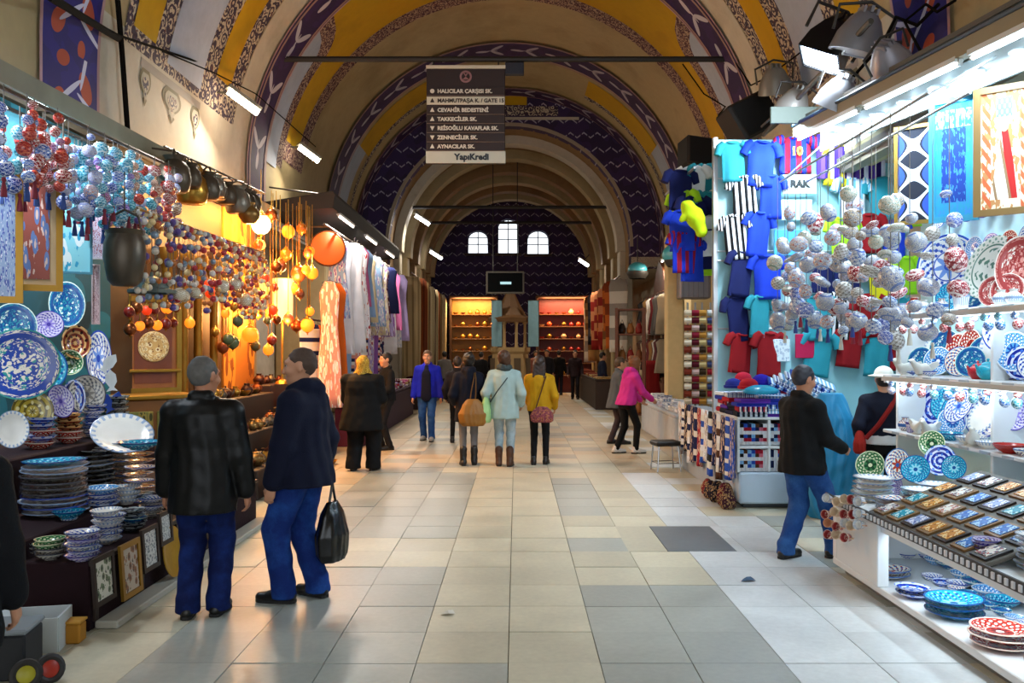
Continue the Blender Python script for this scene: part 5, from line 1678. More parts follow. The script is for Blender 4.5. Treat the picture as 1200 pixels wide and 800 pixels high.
lc = empty('lamp_counter', (-3.55, 14.0, 0), 0, 'dark counter below the lamps, behind the black-coated woman', 'counter')
for x0, x1, z1 in ((-3.45, -3.1, .45), (-3.85, -3.45, .85), (-4.3, -3.85, 1.2)):
    put('step', rbox('step', (x1 - x0, 1.2, z1), .012, ((x0 + x1) / 2 + 3.55, 0, z1 / 2)), M('#2c1710', .6), parent=lc)
for k in range(15):
    z = (.45, .85, 1.2)[k % 3]
    put('metal_jar', jar_mesh(), rng.choice(METALS + [GLOW_R]), ((-3.28, -3.65, -4.05)[k % 3] + rng.uniform(-.06, .06), 13.5 + (k // 3) * .25, z), label='small copper jar on the counter below the lamps', cat='jar', group='jars on the lamp counter', scale=rng.uniform(.06, .1))  # some jars take a painted red glow like the lamps above
# clothes stalls -------------------------------------------------------
GARB = dict(orange='#c8621c', white='#dcdce2', sky='#8fb0d8', pink='#c86a9c', salmon='#d89080', cream='#d8c8a4', red='#a8101c', purple='#8a5ab0', navy='#1c2450', lavender='#b4a4d8', teal='#3c7c8c', maroon='#5a1428')
GM = {k: cloth(v) for k, v in GARB.items()}
CG = 'garments hung along the left clothes stalls'
put('clothes_rail', MB().tube([(-3.35, 14.9, 3.95), (-3.35, 24.0, 3.95)], .02, 6).tube([(-3.7, 14.9, 2.3), (-3.7, 24.0, 2.3)], .02, 6).mesh('clothes_rail'), BRONZE, label='long rails carrying the dresses on the left', cat='rail')
for d in (15.2, 18.0, 21.0, 23.8):
    put('rail_post', MB().tube([(-3.7, d, 0), (-3.7, d, 4.12)], .025, 8).tube([(-3.7, d, 3.95), (-3.35, d, 3.95)], .018, 6).mesh('rail_post'), BRONZE, label='thin metal post holding the dress rails on the left', cat='post', group='posts of the left dress rails')
seq = ['salmon', 'orange', 'orange', 'sky', 'white', 'white', 'white', 'pink', 'sky', 'lavender', 'navy', 'cream', 'sky', 'teal', 'purple', 'cream', 'red', 'red', 'maroon', 'navy', 'lavender', 'purple', 'white', 'pink', 'white', 'lavender']
for k, c in enumerate(seq):
    d = 15.0 + k * .35
    L = rng.uniform(1.7, 2.3) if c in ('white', 'orange', 'salmon') else rng.uniform(1.1, 1.9)
    if c == 'red': L = 1.35
    zt = 3.84 if k > 2 else 2.95
    garment('dress', 'hanging %s dress on the left upper rail' % c, (-3.35 + rng.uniform(-.1, .2), d, zt), R(rng.uniform(0, 40)), rng.uniform(.42, .56), L, GM[c] if k % 3 else printed(GARB[c], '#e8e4e4', GARB[rng.choice(list(GARB))], 9), 'dress', CG, .12, 6, k, 'dress')
for k in range(20):
    c = rng.choice(list(GARB))
    d = 15.1 + k * .44
    m = rng.choice((GM[c], printed(GARB[c], '#e8e0e0', '#a83048', 7), striped([GARB[c], '#e0dcd6', GARB['navy']], 5, 2)))
    garment('shawl', 'patterned shawl with %s ground on the left lower rail' % c, (-3.66 + rng.uniform(-.04, .1), d, 2.2), R(rng.uniform(20, 60)), rng.uniform(.4, .55), rng.uniform(.9, 1.3), m, 'shawl', CG, .10, 4, k + 50, 'shawl')
aw2 = empty('dark_awning', (-3.85, 19.2, 4.25), 0, 'long dark awning over the clothes stalls on the left', 'awning')
put('canopy', MB().ext([(-.6, .10), (.62, .30), (.66, .22), (.62, .0), (-.6, -.08)], -4.2, 4.2).mesh('canopy', smooth=False), M('#1c1a18', .7), parent=aw2)
for q in (-4, -1.5, 1.2, 3.9): put('stay', MB().tube([(-.55, q, .4), (.55, q, .25)], .015, 5).mesh('stay'), BRONZE, parent=aw2)
# stall tables with folded goods
def cloth_table(label, x0, x1, y0, y1, z, mat, cols, lab, grp, seed, layers=(2, 4), side=-1, sz=(.34, .26)):
    rg = random.Random(seed)
    cx, cy = (x0 + x1) / 2, (y0 + y1) / 2
    t = empty('stall_table', (cx, cy, 0), 0, label, 'table')
    put('table_top', rbox('table_top', (x1 - x0, y1 - y0, .05), .01, (0, 0, z - .025)), mat, parent=t)
    put('skirt', rbox('skirt', (x1 - x0 - .04, y1 - y0 - .04, z - .06), .01, (0, 0, (z - .06) / 2)), mat, parent=t)
    nx, ny = max(1, int((x1 - x0) / (sz[0] + .03))), max(1, int((y1 - y0) / (sz[1] + .03)))
    for i in range(nx):
        for j in range(ny):
            zz = z
            for q in range(rg.randint(*layers)):
                hgt = rg.uniform(.04, .07)
                folded((x0 + (i + .5) * (x1 - x0) / nx + rg.uniform(-.01, .01), y0 + (j + .5) * (y1 - y0) / ny + rg.uniform(-.01, .01), zz), (sz[0] * rg.uniform(.9, 1), sz[1] * rg.uniform(.9, 1), hgt), rg.choice(cols), lab, grp, rg.uniform(-.1, .1) + side * PI / 2 * 0)
                zz += hgt
    return t
LEFTCOL = [GM['pink'], GM['white'], GM['red'], striped(['#c8b4b8', '#7c2438', '#e8e0d8'], 6, 0), printed('#d8d0d0', '#8c3048', '#46345c', 6), GM['lavender'], GM['maroon'], printed('#b88a50', '#e8dcb8', '#6c3018', 5)]
cloth_table('low table of folded scarves left, past the black-coated woman', -3.3, -2.75, 15.4, 18.0, .75, cloth('#5a2030'), LEFTCOL, 'folded scarf on the near left cloth table', 'scarves on the near left cloth table', 5)
cloth_table('low table of folded cloth left, beside the blue jacket man', -3.3, -2.8, 18.4, 23.4, .8, cloth('#403040'), LEFTCOL, 'folded cloth on the far left cloth table', 'cloths on the far left table', 6)
p = at_floor(446, 512)
tubm = empty('yellow_tub', (p[0] - .12, p[1] - .6, 0), 0, 'yellow plastic tub on the floor by the left cloth table', 'tub')
put('tub_body', MB().lathe([(.001, .0), (.24, .0), (.3, .32), (.32, .34), (.29, .34), (.23, .03), (.001, .03)], 22).mesh('tub', ang=40), M('#a8922c', .45), parent=tubm)
put('handle', MB().tube([(-.3, 0, .3), (-.2, 0, .42), (0, 0, .46), (.2, 0, .42), (.3, 0, .3)], .01, 6).mesh('handle'), M('#555555', .4), parent=tubm)
for k in range(7):
    folded((tubm.location.x + rng.uniform(-.1, .1), tubm.location.y + rng.uniform(-.1, .1), .10 + k * .045), (.28, .2, .05), rng.choice(LEFTCOL), 'crumpled cloth lying in the yellow tub', 'cloths in the yellow tub', rng.uniform(0, 3))
# floor clutter in the near left corner
bx = empty('white_box', (-2.82, 5.04, 0), R(12), 'open white cardboard box on the floor at the near end of the maroon table', 'box')
for nm, c, s_ in (('side', (-.14, 0, .1), (.012, .26, .2)), ('side', (.14, 0, .1), (.012, .26, .2)), ('side', (0, -.13, .1), (.28, .012, .2)), ('side', (0, .13, .1), (.28, .012, .2)), ('bottom', (0, 0, .008), (.28, .26, .012))):
    put(nm, MB().box(c, s_).mesh(nm, smooth=False), M('#c4ccd0', .7), parent=bx)
put('flap', MB().box((-.2, 0, .2), (.14, .25, .006), (0, .4, 0)).mesh('flap', smooth=False), M('#c4ccd0', .7), parent=bx)
ob = empty('amber_box', (-2.66, 5.12, 0), R(5), 'small amber wooden block behind the white box', 'box')
put('block', rbox('block', (.12, .1, .12), .01, (0, 0, .06)), M('#b07818', .6), parent=ob)
put('lid', rbox('lid', (.13, .11, .015), .004, (0, 0, .128)), M('#c08a2c', .6), parent=ob)
for k, (x, y, c, lb) in enumerate(((-2.54, 4.42, '#a8a020', 'round yellow-green wheel toy on the floor at the left edge'), (-2.46, 4.50, '#a02818', 'round red wheel toy on the floor beside the yellow-green one'))):
    w = empty('toy_wheel', (x, y, .07), 0, lb, 'toy', rot=(R(75), 0, R(30 + 20 * k)))
    put('tyre', MB().tube([(.06 * math.cos(a), .06 * math.sin(a), 0) for a in [2 * PI * q / 20 for q in range(20)]], .02, 8, True).mesh('tyre'), M('#201c1c', .6), parent=w)
    put('disc', MB().lathe([(.001, .02), (.03, .02), (.05, .008), (.05, -.008), (.001, -.015)], 16).mesh('disc'), M(c, .4), parent=w)
cr = empty('dark_crate', (-2.75, 4.62, 0), R(10), 'dark crate with a grey lid beside the edge of the picture', 'crate')
put('crate_body', rbox('crate_body', (.26, .26, .24), .012, (0, 0, .12)), M('#1b1d22', .7), parent=cr)
put('lid', rbox('lid', (.28, .28, .03), .01, (0, 0, .257)), M('#7a8288', .6), parent=cr)
# ------------------------------------------------------------------ right: ceramics counter and shelves
WHITEP = M('#d6d9da', .45, 0, .06, 3)
WHITESHELF = M('#e2e6e8', .35, 0, .04, 3)
rng = random.Random(23)
cnt = empty('ceramics_counter', (3.0, 5.4, 0), 0, 'white open-fronted counter full of ceramics on the right', 'counter')
def cpart(nm, x0, x1, y0, y1, z0, z1, mat, bev=.006):
    return put(nm, rbox(nm, (x1 - x0, y1 - y0, z1 - z0), bev, ((x0 + x1) / 2 - 3.0, (y0 + y1) / 2 - 5.4, (z0 + z1) / 2)), mat, parent=cnt)
cpart('plinth', 2.58, 3.45, 4.05, 6.70, 0, .07, M('#6b6a66', .7))
cpart('bottom_shelf', 2.50, 3.45, 4.05, 6.74, .07, .12, WHITEP)
cpart('end_panel', 2.50, 3.45, 6.66, 6.74, .12, .56, WHITEP)
cpart('end_panel', 2.50, 3.45, 4.05, 4.10, .12, .56, WHITEP)
cpart('corner_post', 2.48, 2.56, 5.86, 5.94, .12, .56, WHITEP)
cpart('back_panel', 3.40, 3.45, 4.10, 6.66, .12, .56, WHITEP)
cpart('counter_top', 2.46, 3.48, 4.05, 6.76, .56, .60, WHITESHELF)
cpart('side_panel', 2.50, 2.54, 5.94, 6.66, .12, .56, WHITEP)
cpart('lip', 2.445, 2.465, 4.05, 6.76, .565, .625, M('#15161c', .4), .003)
for k in range(44):                                        # white studs along the dark lip
    cpart('lip_stud', 2.436, 2.447, 4.12 + k * .06, 4.145 + k * .06, .577, .613, M('#cfd2d6', .4, 0, 0), .002)
CGR = 'dishes on the lower shelf of the right counter'
def low(label, px, py, rpx, mat, kind='bowl', h=.45, n=1, cat=None):
    p = G(px, py, .12)
    x = max(2.5 + rpx * p.y / F * 1.02, p.x)
    return stack((x, p.y, .12), rpx * p.y / F, n, [GLZ[mat]], label, CGR if n > 1 else None, kind, None, h, seed=px)
low('red and white patterned plate of the front pile on the lower right shelf', 1150, 757, 34, 'red', 'plate', .2, 3)
low('bright turquoise dish of the wide pile on the lower right shelf', 1103, 722, 33, 'turq', 'plate', .22, 3)
low('cobalt dish in the pile left of the turquoise dishes', 1066, 700, 21, 'cobalt', 'bowl', .35, 2)
low('white plate with dark dots on the lower right shelf', 1041, 676, 24, 'white_multi', 'plate', .2, 2)
for k, (px, py, r, m) in enumerate(((1040, 650, 10, 'sky'), (1056, 655, 11, 'turq'), (1072, 662, 11, 'cobalt'), (1060, 645, 10, 'sky'), (1085, 670, 13, 'sky'), (1078, 655, 11, 'green'), (1093, 662, 12, 'pink'), (1100, 675, 14, 'teal'), (1080, 690, 12, 'white_blue'), (1092, 697, 12, 'cobalt'), (1120, 690, 17, 'sky'), (1135, 700, 18, 'teal'), (1150, 712, 20, 'sky'), (1165, 724, 20, 'turq'), (1112, 700, 14, 'white_blue'), (1050, 662, 11, 'white_blue'))):
    p = G(px, py, .12)
    x = p.x + .18
    dish('bowl', 'small blue glazed bowl among the bowls on the lower right shelf', (max(2.62, min(3.3, x)), p.y + .22, .12), r * p.y / F * 1.05, GLZ[m], (0, 0, 1), .55, group=CGR, kind='bowl')
cpart('light_shield', 2.505, 2.515, 4.12, 5.86, .50, .56, WHITEP, .002)  # strip added to keep the counter tube out of sight
for k in range(26):
    y = 4.25 + (k % 13) * .125; x = 2.98 if k < 13 else 3.25
    dish('bowl', 'small blue glazed bowl among the bowls on the lower right shelf', (x + rng.uniform(-.02, .02), y, .12), rng.uniform(.055, .065) if k < 13 else rng.uniform(.055, .07), GLZ[rng.choice(['sky', 'turq', 'white_blue', 'cobalt', 'teal', 'white_multi'])], (0, 0, 1), .6, group=CGR, kind='bowl')
# mugs hung on the far end
for k in range(18):
    px, py = 978 + (k % 5) * 10 + rng.uniform(-2, 2), 588 + (k // 5) * 14 + rng.uniform(-3, 3)
    p = XP(px, py, 2.455)
    y = min(6.7, max(5.98, p.y)); z = 1.75 - (py - 410) * y / F
    mg = empty('mug', (2.425, y, z), 0, 'cream and terracotta mug hung on the end of the right counter', 'mug', 'mugs on the end of the right counter', rot=zto((-.8, -.55, .2 + rng.uniform(-.2, .2))))
    put('mug_body', cup_mesh(), rng.choice((GLZ['plainwhite'], GLZ['pink'], M('#c8906a', .4), M('#d8c4a8', .4))), parent=mg, scale=.036)
    put('handle', cached('mugh', lambda: MB().tube([(.8, 0, 1.4), (1.4, 0, 1.3), (1.5, 0, .8), (1.2, 0, .4), (.8, 0, .4)], .12, 6).mesh('mugh')), M('#c8a080', .4), parent=mg, scale=.036)
# white plates piled at the far end of the counter top
for k, (x, y, r, n, m) in enumerate(((2.72, 6.5, .16, 5, 'plainwhite'), (2.95, 6.2, .15, 4, 'grey'), (2.7, 6.1, .13, 3, 'white_multi'), (3.2, 6.5, .14, 4, 'plainwhite'), (2.66, 5.8, .10, 3, 'pink'))):
    stack((x, y, .60), r, n, [GLZ[m], GLZ['plainwhite']], 'white plate in the piles at the far end of the right counter', 'white plates on the right counter', 'plate', None, .2, seed=k)
for k, (px, py, rp, m, sx) in enumerate(((1020, 545, 17, 'green', .95), (1052, 545, 20, 'white_multi', .7), (1046, 570, 14, 'lav', .8), (1073, 550, 17, 'turq', .95), (1092, 520, 16, 'green', .9), (1102, 540, 19, 'cobalt', .9), (1118, 548, 15, 'turq', .9))):
    p = XP(px, py, 3.12 if k not in (4, 5) else 3.35)
    dish('plate', ['pale green plate propped up on the right counter, leftmost', 'speckled white oval plate propped beside the pale green plate', 'small lavender plate lying against the oval plate', 'turquoise plate propped behind the tile board', 'yellow-green plate propped high behind the turquoise plate', 'cobalt blue plate propped behind the tile board', 'small bright blue plate at the top edge of the tile board'][k],
         p, rp * p.y / F, GLZ[m], (-.5, -.75, .45), .14, sx)
# sloping board with painted tiles
tbn = empty('tile_board', (2.92, 5.25, .62), 0, 'sloping grey board holding rows of small framed tiles', 'board', rot=(0, R(-20), R(0)))
put('board', rbox('board', (.84, 1.5, .025), .006, (0, 0, .14)), M('#5a564e', .6), parent=tbn)
for q in (-.6, .6): put('easel_leg', rbox('easel_leg', (.04, .04, .30), .006, (.28, q, .02)), DARKWOOD, parent=tbn)
TM = [printed(a, b, c, 4, .25) for a, b, c in (('#c07a2c', '#e8c88c', '#6c2c14'), ('#e0d8d0', '#b0604c', '#8a8a98'), ('#2c6cc0', '#a8d0e8', '#123a80'), ('#8c9cc8', '#e8e8f0', '#3c3c8c'), ('#d8d4cc', '#44485c', '#a8443c'), ('#1f8fa8', '#bfe4e4', '#0e4f6c'))]
m4 = tbn.matrix_basis
for i in range(4):
    for j in range(7):
        q = rng.randrange(6)
        nm = ('amber figure', 'white and pink', 'blue', 'lavender and white', 'white and black', 'turquoise')[q]
        pt = m4 @ Vector((-.32 + i * .205, -.64 + j * .21, .1535))
        tl = empty('framed_tile', pt, 0, nm + ' small framed tile on the sloping board', 'tile', 'framed tiles on the sloping board', rot=(0, R(-20), 0))
        put('frame', MB().bbox(-.08, .08, -.08, .08, 0, .012).mesh('frame', smooth=False), rng.choice((DARKWOOD, M('#7a5a30', .5), M('#1c1a1c', .5))), parent=tl)
        put('tile_face', MB().bbox(-.058, .058, -.058, .058, .012, .017).mesh('tile_face', smooth=False), TM[q], parent=tl)
# pots at the near end of the counter
for k, (x, y, n, r, m, lb) in enumerate(((2.72, 4.42, 7, .12, 'plainwhite', 'white plate in the pile at the near end of the right counter'), (3.0, 4.5, 5, .11, 'turq', 'turquoise plate in the pile behind the near white plates'), (2.62, 4.74, 4, .075, 'lav', 'small purple bowl in front of the tile board'))):
    stack((x, y, .60), r, n, [GLZ[m]], lb, 'piles at the near end of the right counter', 'plate' if k < 2 else 'bowl', .028 if k < 2 else None, .2 if k < 2 else .5, seed=k)
bn = empty('white_bin', (2.50, 4.12, 0), 0, 'white plastic bin cut by the right edge of the picture', 'bin')
put('bin_body', MB().lathe([(.001, 0), (.13, 0), (.15, .5), (.145, .5), (.125, .03), (.001, .03)], 20).mesh('bin'), M('#c9d0d8', .35), (.11, -.16, 0), parent=bn)
put('rim', MB().tube([(.11 + .152 * math.cos(a), -.16 + .152 * math.sin(a), .5) for a in [2 * PI * k / 20 for k in range(20)]], .012, 6, True).mesh('rim'), M('#c9d0d8', .35), parent=bn)
gp = empty('gilded_vase', (2.64, 4.32, .12), 0, 'small white and gold vase next to the red plates on the lower shelf', 'vase')
put('vase_body', jar_mesh(), M('#d8d4c4', .3), parent=gp, scale=.06)
put('gold_band', MB().lathe([(.061, .05), (.063, .06), (.061, .075)], 18).mesh('gold_band'), GOLD, parent=gp)
# shelves behind ------------------------------------------------------
sh_ = empty('shelf_unit', (3.75, 6.6, 0), 0, 'white shelf unit crowded with ceramics on the right wall', 'shelf')
def spart(nm, x0, x1, y0, y1, z0, z1, mat=WHITESHELF, bev=.006):
    return put(nm, rbox(nm, (x1 - x0, y1 - y0, z1 - z0), bev, ((x0 + x1) / 2 - 3.75, (y0 + y1) / 2 - 6.6, (z0 + z1) / 2)), mat, parent=sh_)
SHZ = (1.0, 1.52, 2.08)
for z in SHZ: spart('shelf_board', 3.50, 4.0, 4.9, 8.15, z - .03, z)
spart('back_panel', 3.98, 4.02, 4.9, 8.15, .0, 3.1, M('#c4ecf4', .5, 0, .04))  # back panel's pale cyan stands for the cool light falling on it
for y in (4.92, 6.5, 8.12): spart('upright', 3.62, 3.98, y - .02, y + .02, 0, 2.1)
for z in SHZ:
    for y in np.arange(5.1, 8.1, .3): spart('shelf_edge', 3.492, 3.502, y, y + .14, z - .026, z - .004, M('#a8b4c0', .4), .002)
def shelf_plate(label, px, py, rp, m, sx=1.0, x=3.86, n=(-.72, -.66, .2), spin=0.0, kind='plate', h=.12, group=None):
    p = XP(px, py, x)
    dish('plate' if kind == 'plate' else 'bowl', label, p, rp * p.y / F, GLZ[m], n, h, sx, kind=kind, spin=spin, group=group)
shelf_plate('large white and blue lace-patterned plate on the top right shelf', 1112, 312, 38, 'white_blue', .92)
shelf_plate('tall oval white plate with lines of script on the top right shelf', 1162, 314, 39, 'script', .66, spin=-.35)
shelf_plate('red and white dotted plate at the right end of the top shelf', 1196, 314, 38, 'pink', .7)
shelf_plate('deep blue patterned plate on the middle right shelf', 1178, 388, 27, 'white_blue', .9)
shelf_plate('pale blue ringed plate leaning on the middle shelf at the right edge', 1188, 412, 24, 'sky', .8, 3.75)
shelf_plate('white oval dish with blue eye pattern on the lowest right shelf', 1124, 476, 22, 'white_blue', .62, 3.72, spin=-.5)
shelf_plate('second white oval dish with blue flowers on the lowest right shelf', 1152, 488, 22, 'plainwhite', .62, 3.7, spin=-.5)
shelf_plate('orange and blue round plate on the lowest right shelf', 1170, 462, 22, 'teal', .8, 3.86)
shelf_plate('lavender blue plate at the right end of the lowest shelf', 1190, 485, 20, 'lav', .8, 3.8)
for px, py, r, m, lb in ((1146, 424, .075, M('#c0303a', .3), 'coral red teapot on the middle right shelf'), (1158, 408, .085, M('#2aa8c0', .25), 'turquoise teapot on the middle right shelf')):
    p = XP(px, py, 3.66)
    teapot(lb, (3.66, p.y, 1.52), r, m, R(200))
    
rb = G(1185, 522, 1.0)
for k, (y, m, r, lb) in enumerate(((6.22, 'red', .12, 'glossy red bowl at the front of the lowest right shelf'), (6.75, 'plainwhite', .12, 'white bowl on the lowest right shelf, beside the oval dishes'), (7.1, 'turq', .12, 'turquoise bowl at the front of the lowest right shelf'), (6.5, 'plainwhite', .1, 'small white bowl next to the glossy red bowl'))):
    dish('bowl', lb, (3.60, y, 1.0), r, GLZ[m] if m != 'red' else M('#b01c14', .2), (0, 0, 1), .55, kind='bowl')
RBS = [ball_mat('#2f7fd0', '#e8f0f4', '#123a90', 6, 7), ball_mat('#c03a40', '#f0e0dc', '#701820', 6, 7), ball_mat('#d8d8d4', '#5c7cc0', '#a8504c', 6, 7), ball_mat('#26a0b8', '#d8eef0', '#126a80', 6, 7)]
RG = 'small ceramics along the right shelves'
cols = ['turq', 'white_blue', 'plainwhite', 'sky', 'cobalt', 'lav', 'pink', 'white_multi', 'teal', 'red']
for zi, z in enumerate(SHZ):
    y = 5.0
    while y < 8.1:
        k = rng.randrange(5)
        m = GLZ[rng.choice(cols)]
        r = rng.uniform(.06, .09)
        if zi == 0 and 6.1 < y < 7.25: y += .2; continue
        if zi == 1 and 6.55 < y < 7.0: y += .2; continue
        if k == 0: put('ceramic_jar', jar_mesh(), m, (3.62, y, z), label='small painted jar on the right shelves', cat='jar', group=RG, scale=r * .9)
        elif k == 1: put('ceramic_cup', cup_mesh(), m, (3.6, y, z), label='small painted cup on the right shelves', cat='cup', group=RG, scale=r * .8)
        elif k == 2: dish('bowl', 'small painted bowl on the right shelves', (3.6, y, z), r, m, (0, 0, 1), .6, kind='bowl', group=RG)
        else: dish('plate', 'small painted plate propped on the right shelves', (3.78, y, z + .13), .13, m, (-.8, -.55, .2), .12, group=RG)
        y += rng.uniform(.15, .19)
for zi, z in ((0, 1.0), (1, 1.52)):
    for k in range(15):
        y = 5.0 + k * .215
        dish('plate', 'upright painted plate at the back of the right shelves', (3.93, y, z + .20 + .05 * (k % 2)), rng.uniform(.13, .19), GLZ[rng.choice(cols)], (-.9, -.4, .15), .12, group=RG, sx=rng.choice((1, 1, .7)))
for k in range(24):                                           # plates hung on the back panel above the top shelf, hooks below the shelves
    y, z = 5.0 + (k % 12) * .26, 2.62 + .36 * (k // 12)
    dish('plate', 'small painted plate hung on the back panel above the right shelves', (3.95, y + (.1 if k > 11 else 0), z), rng.uniform(.09, .13), GLZ[rng.choice(cols)], (-.97, -.2, .05), .12, group=RG)
for zi, z in ((1, 1.485), (2, 2.045)):
    for k in range(16):
        y = 5.0 + k * .2
        strand('small ceramic pendant hanging below the right shelf boards', (3.52, y, z), [(.05, .028, rng.choice(RBS), 1.0), (.11, .036, rng.choice(RBS), 1.2)], 'pendants below the right shelves', name='pendant')
# white bird-like figurines before the shelves
for k, (px, py) in enumerate(((1062, 400), (1082, 425), (1090, 455), (1140, 450), (1075, 440))):
    z = (1.52, 1.52, 1.0, 1.0, 1.0)[k]
    y = min(8.0, max(5.1, 3.56 * F / (px - CX)))
    fg = empty('bird_figurine', (3.56, y, z), R(150 + 30 * k), 'white ceramic bird with raised tail on the right shelves', 'figurine', 'white birds on the right shelves')
    put('bird_body', MB().tube([(-.06, 0, .05), (-.02, 0, .07), (.04, 0, .06), (.08, 0, .11), (.10, 0, .14), (.13, 0, .14)], [.02, .05, .05, .025, .022, .006], 10).mesh('bird_body'), M('#dcdcd4', .3), parent=fg)
    put('tail', MB().ext([(-.06, .04), (-.14, .10), (-.12, .13), (-.08, .12), (-.03, .09)], -.015, .015).mesh('tail'), M('#dcdcd4', .3), parent=fg)
    put('foot', MB().lathe([(.05, 0), (.04, .015), (.02, .03), (.001, .03)], 12).mesh('foot'), M('#dcdcd4', .3), parent=fg)
# framed pieces under the strip light
def rpic(label, px, py, wpx, hpx, x, n, fm, art, fw=.05, mount=None):
    p = XP(px, py, x)
    k = p.y / F
    return frame_pic(label, p, wpx * k * 1.06, hpx * k, n, fm, art, fw, mount=mount)
ta = MT('blue lattice weave')
(x_, y_, z_), v_ = ta.coord('Generated')
lat = ((z_ * 9.5).sin().abs() - ((x_ - .5) * 3.1).cos().abs())
cc = ta.mix(lat.abs().lt(.18), lin('#0d1226'), lin('#dfe6f2'))
cc = ta.mix(lat.gt(.35), cc, lin('#2a4fc0'))
ta.color(cc); LATTICE = ta.fin(.8)
ta = MT('blue carpet with niche')
(x_, y_, z_), v_ = ta.coord('Generated')
inn = (x_ - .5).abs().lt(.33) * (z_ - .45).abs().lt(.33)
cc = ta.mix(inn, lin('#2c9cc8'), lin('#123f9c'))
nz = ta.noise(v_, 14, 3)
cc = ta.mix(nz.gt(.56), cc, lin('#3f8fd8'))
cc = ta.mix(((z_ - .86).abs().lt(.08)) * nz.gt(.48), cc, lin('#8fe0d8'))
ta.color(cc); NICHE = ta.fin(.8)
ta = MT('figure in red robe')
(x_, y_, z_), v_ = ta.coord('Generated')
cc = ta.mix(ta.noise(v_, 9, 2).gt(.52), lin('#d8c8ac'), lin('#b07a48'))
cc = ta.mix(((x_ - .12).abs().lt(.09) + (x_ - .9).abs().lt(.08)) * (z_ * 50 + x_ * 30).sin().gt(0), cc, lin('#c05a30'))
body_ = ((x_ - .5).abs() - (.82 - z_) * .42).lt(0) * z_.gt(.08) * z_.lt(.74)
cc = ta.mix(body_, cc, lin('#e2d8c6'))
cc = ta.mix(body_ * (x_ - .56 + (z_ - .5) * .25).abs().lt(.09), cc, lin('#b01410'))
cc = ta.mix(body_ * ((x_ * 22 + z_ * 9).sin().gt(.82)), cc, lin('#8a6a4a'))
cc = ta.mix((((x_ - .49) * (x_ - .49)) * 90 + (z_ - .745) * (z_ - .745) * 130).lt(1.0), cc, lin('#c89a78'))
hat = (x_ - .49).abs().lt(.17) * (z_ - .87).abs().lt(.085)
cc = ta.mix(hat, cc, lin('#5c6a6c'))
cc = ta.mix(hat * ((x_ * 60).sin() * (z_ * 70).sin()).gt(.2), cc, lin('#aab4b4'))
ta.color(cc); ROBE = ta.fin(.8)
rpic('gold-framed blue and white lattice textile, leftmost under the strip light', 1071, 205, 40, 116, 3.8, (-.62, -.78), M('#9c7a34', .4, .4), LATTICE, .035)
rpic('bright blue framed carpet picture in the middle under the strip light', 1118, 187, 50, 146, 3.75, (-.62, -.78), M('#3a9cc0', .5), NICHE, .05)
rpic('framed picture of a figure in red robe at the right edge', 1178, 176, 62, 152, 3.7, (-.62, -.78), M('#7a5c30', .5), ROBE, .05)
# awning with the strip light -----------------------------------------
aw = empty('shop_awning', (3.6, 7.6, 4.1), 0, 'long beam and sloping fascia over the right-hand ceramics shop', 'awning')
A0, A1 = Vector((3.48, 4.6, 3.92)) - aw.location, Vector((3.42, 10.4, 4.42)) - aw.location
put('beam', MB().bar(A0, A1, .10, .16).mesh('beam', smooth=False), M('#8a7a5c', .6), parent=aw)
put('top_board', MB().bar(A0 + Vector((.28, 0, .13)), A1 + Vector((.32, 0, .13)), .62, .04).mesh('top_board', smooth=False), M('#4c4a44', .6), parent=aw)
put('edge_rail', MB().tube([A0 + Vector((-.06, 0, .06)), A1 + Vector((-.06, 0, .06))], .02, 6).mesh('edge_rail'), M('#2a3c48', .5), parent=aw)
put('fascia', MB().bar(A0 + Vector((.30, 0, -.12)), A1 + Vector((.30, 0, -.12)), .03, .26).mesh('fascia', smooth=False), M('#cfdde2', .4), parent=aw)
for q in (0, .3, .6, .98):
    e = A0 + (A1 - A0) * q
    put('bracket', MB().bar(e + Vector((.02, 0, 0)), Vector((.48, e.y, e.z + .02)), .04).mesh('bracket', smooth=False), M('#3c3a36', .6), parent=aw)
for k in range(9):
    y = 5.0 + k * .60
    e = A0 + (A1 - A0) * ((y - 4.6) / 5.8) + aw.location
    lp = empty('downlight', (e.x + .2, y, e.z - .14), 0, 'round white downlight under the right-hand awning', 'lamp', 'downlights under the right awning')
    put('bulb', cached('dl', lambda: MB().lathe([(.001, -.05), (.04, -.045), (.062, -.02), (.065, 0), (.001, .0)], 16).mesh('dl')), glow('#e8f6ff', 9), parent=lp)
    put('ring', cached('dlr', lambda: MB().tube([(.068 * math.cos(a), .068 * math.sin(a), .0) for a in [2 * PI * q / 16 for q in range(16)]], .012, 5, True).mesh('dlr')), M('#b8c4cc', .3, .5), parent=lp)
put('cyan_lit_panel', rbox('cyan_lit_panel', (.05, 3.4, 4.0), .01, (5.28, 9.4, 2.0)), M('#bfe2e8', .5, 0, .04), label='wall panel deep inside the right-hand shop, coloured for its cyan light', cat='panel')  # cyan shop light is put into the panel colour
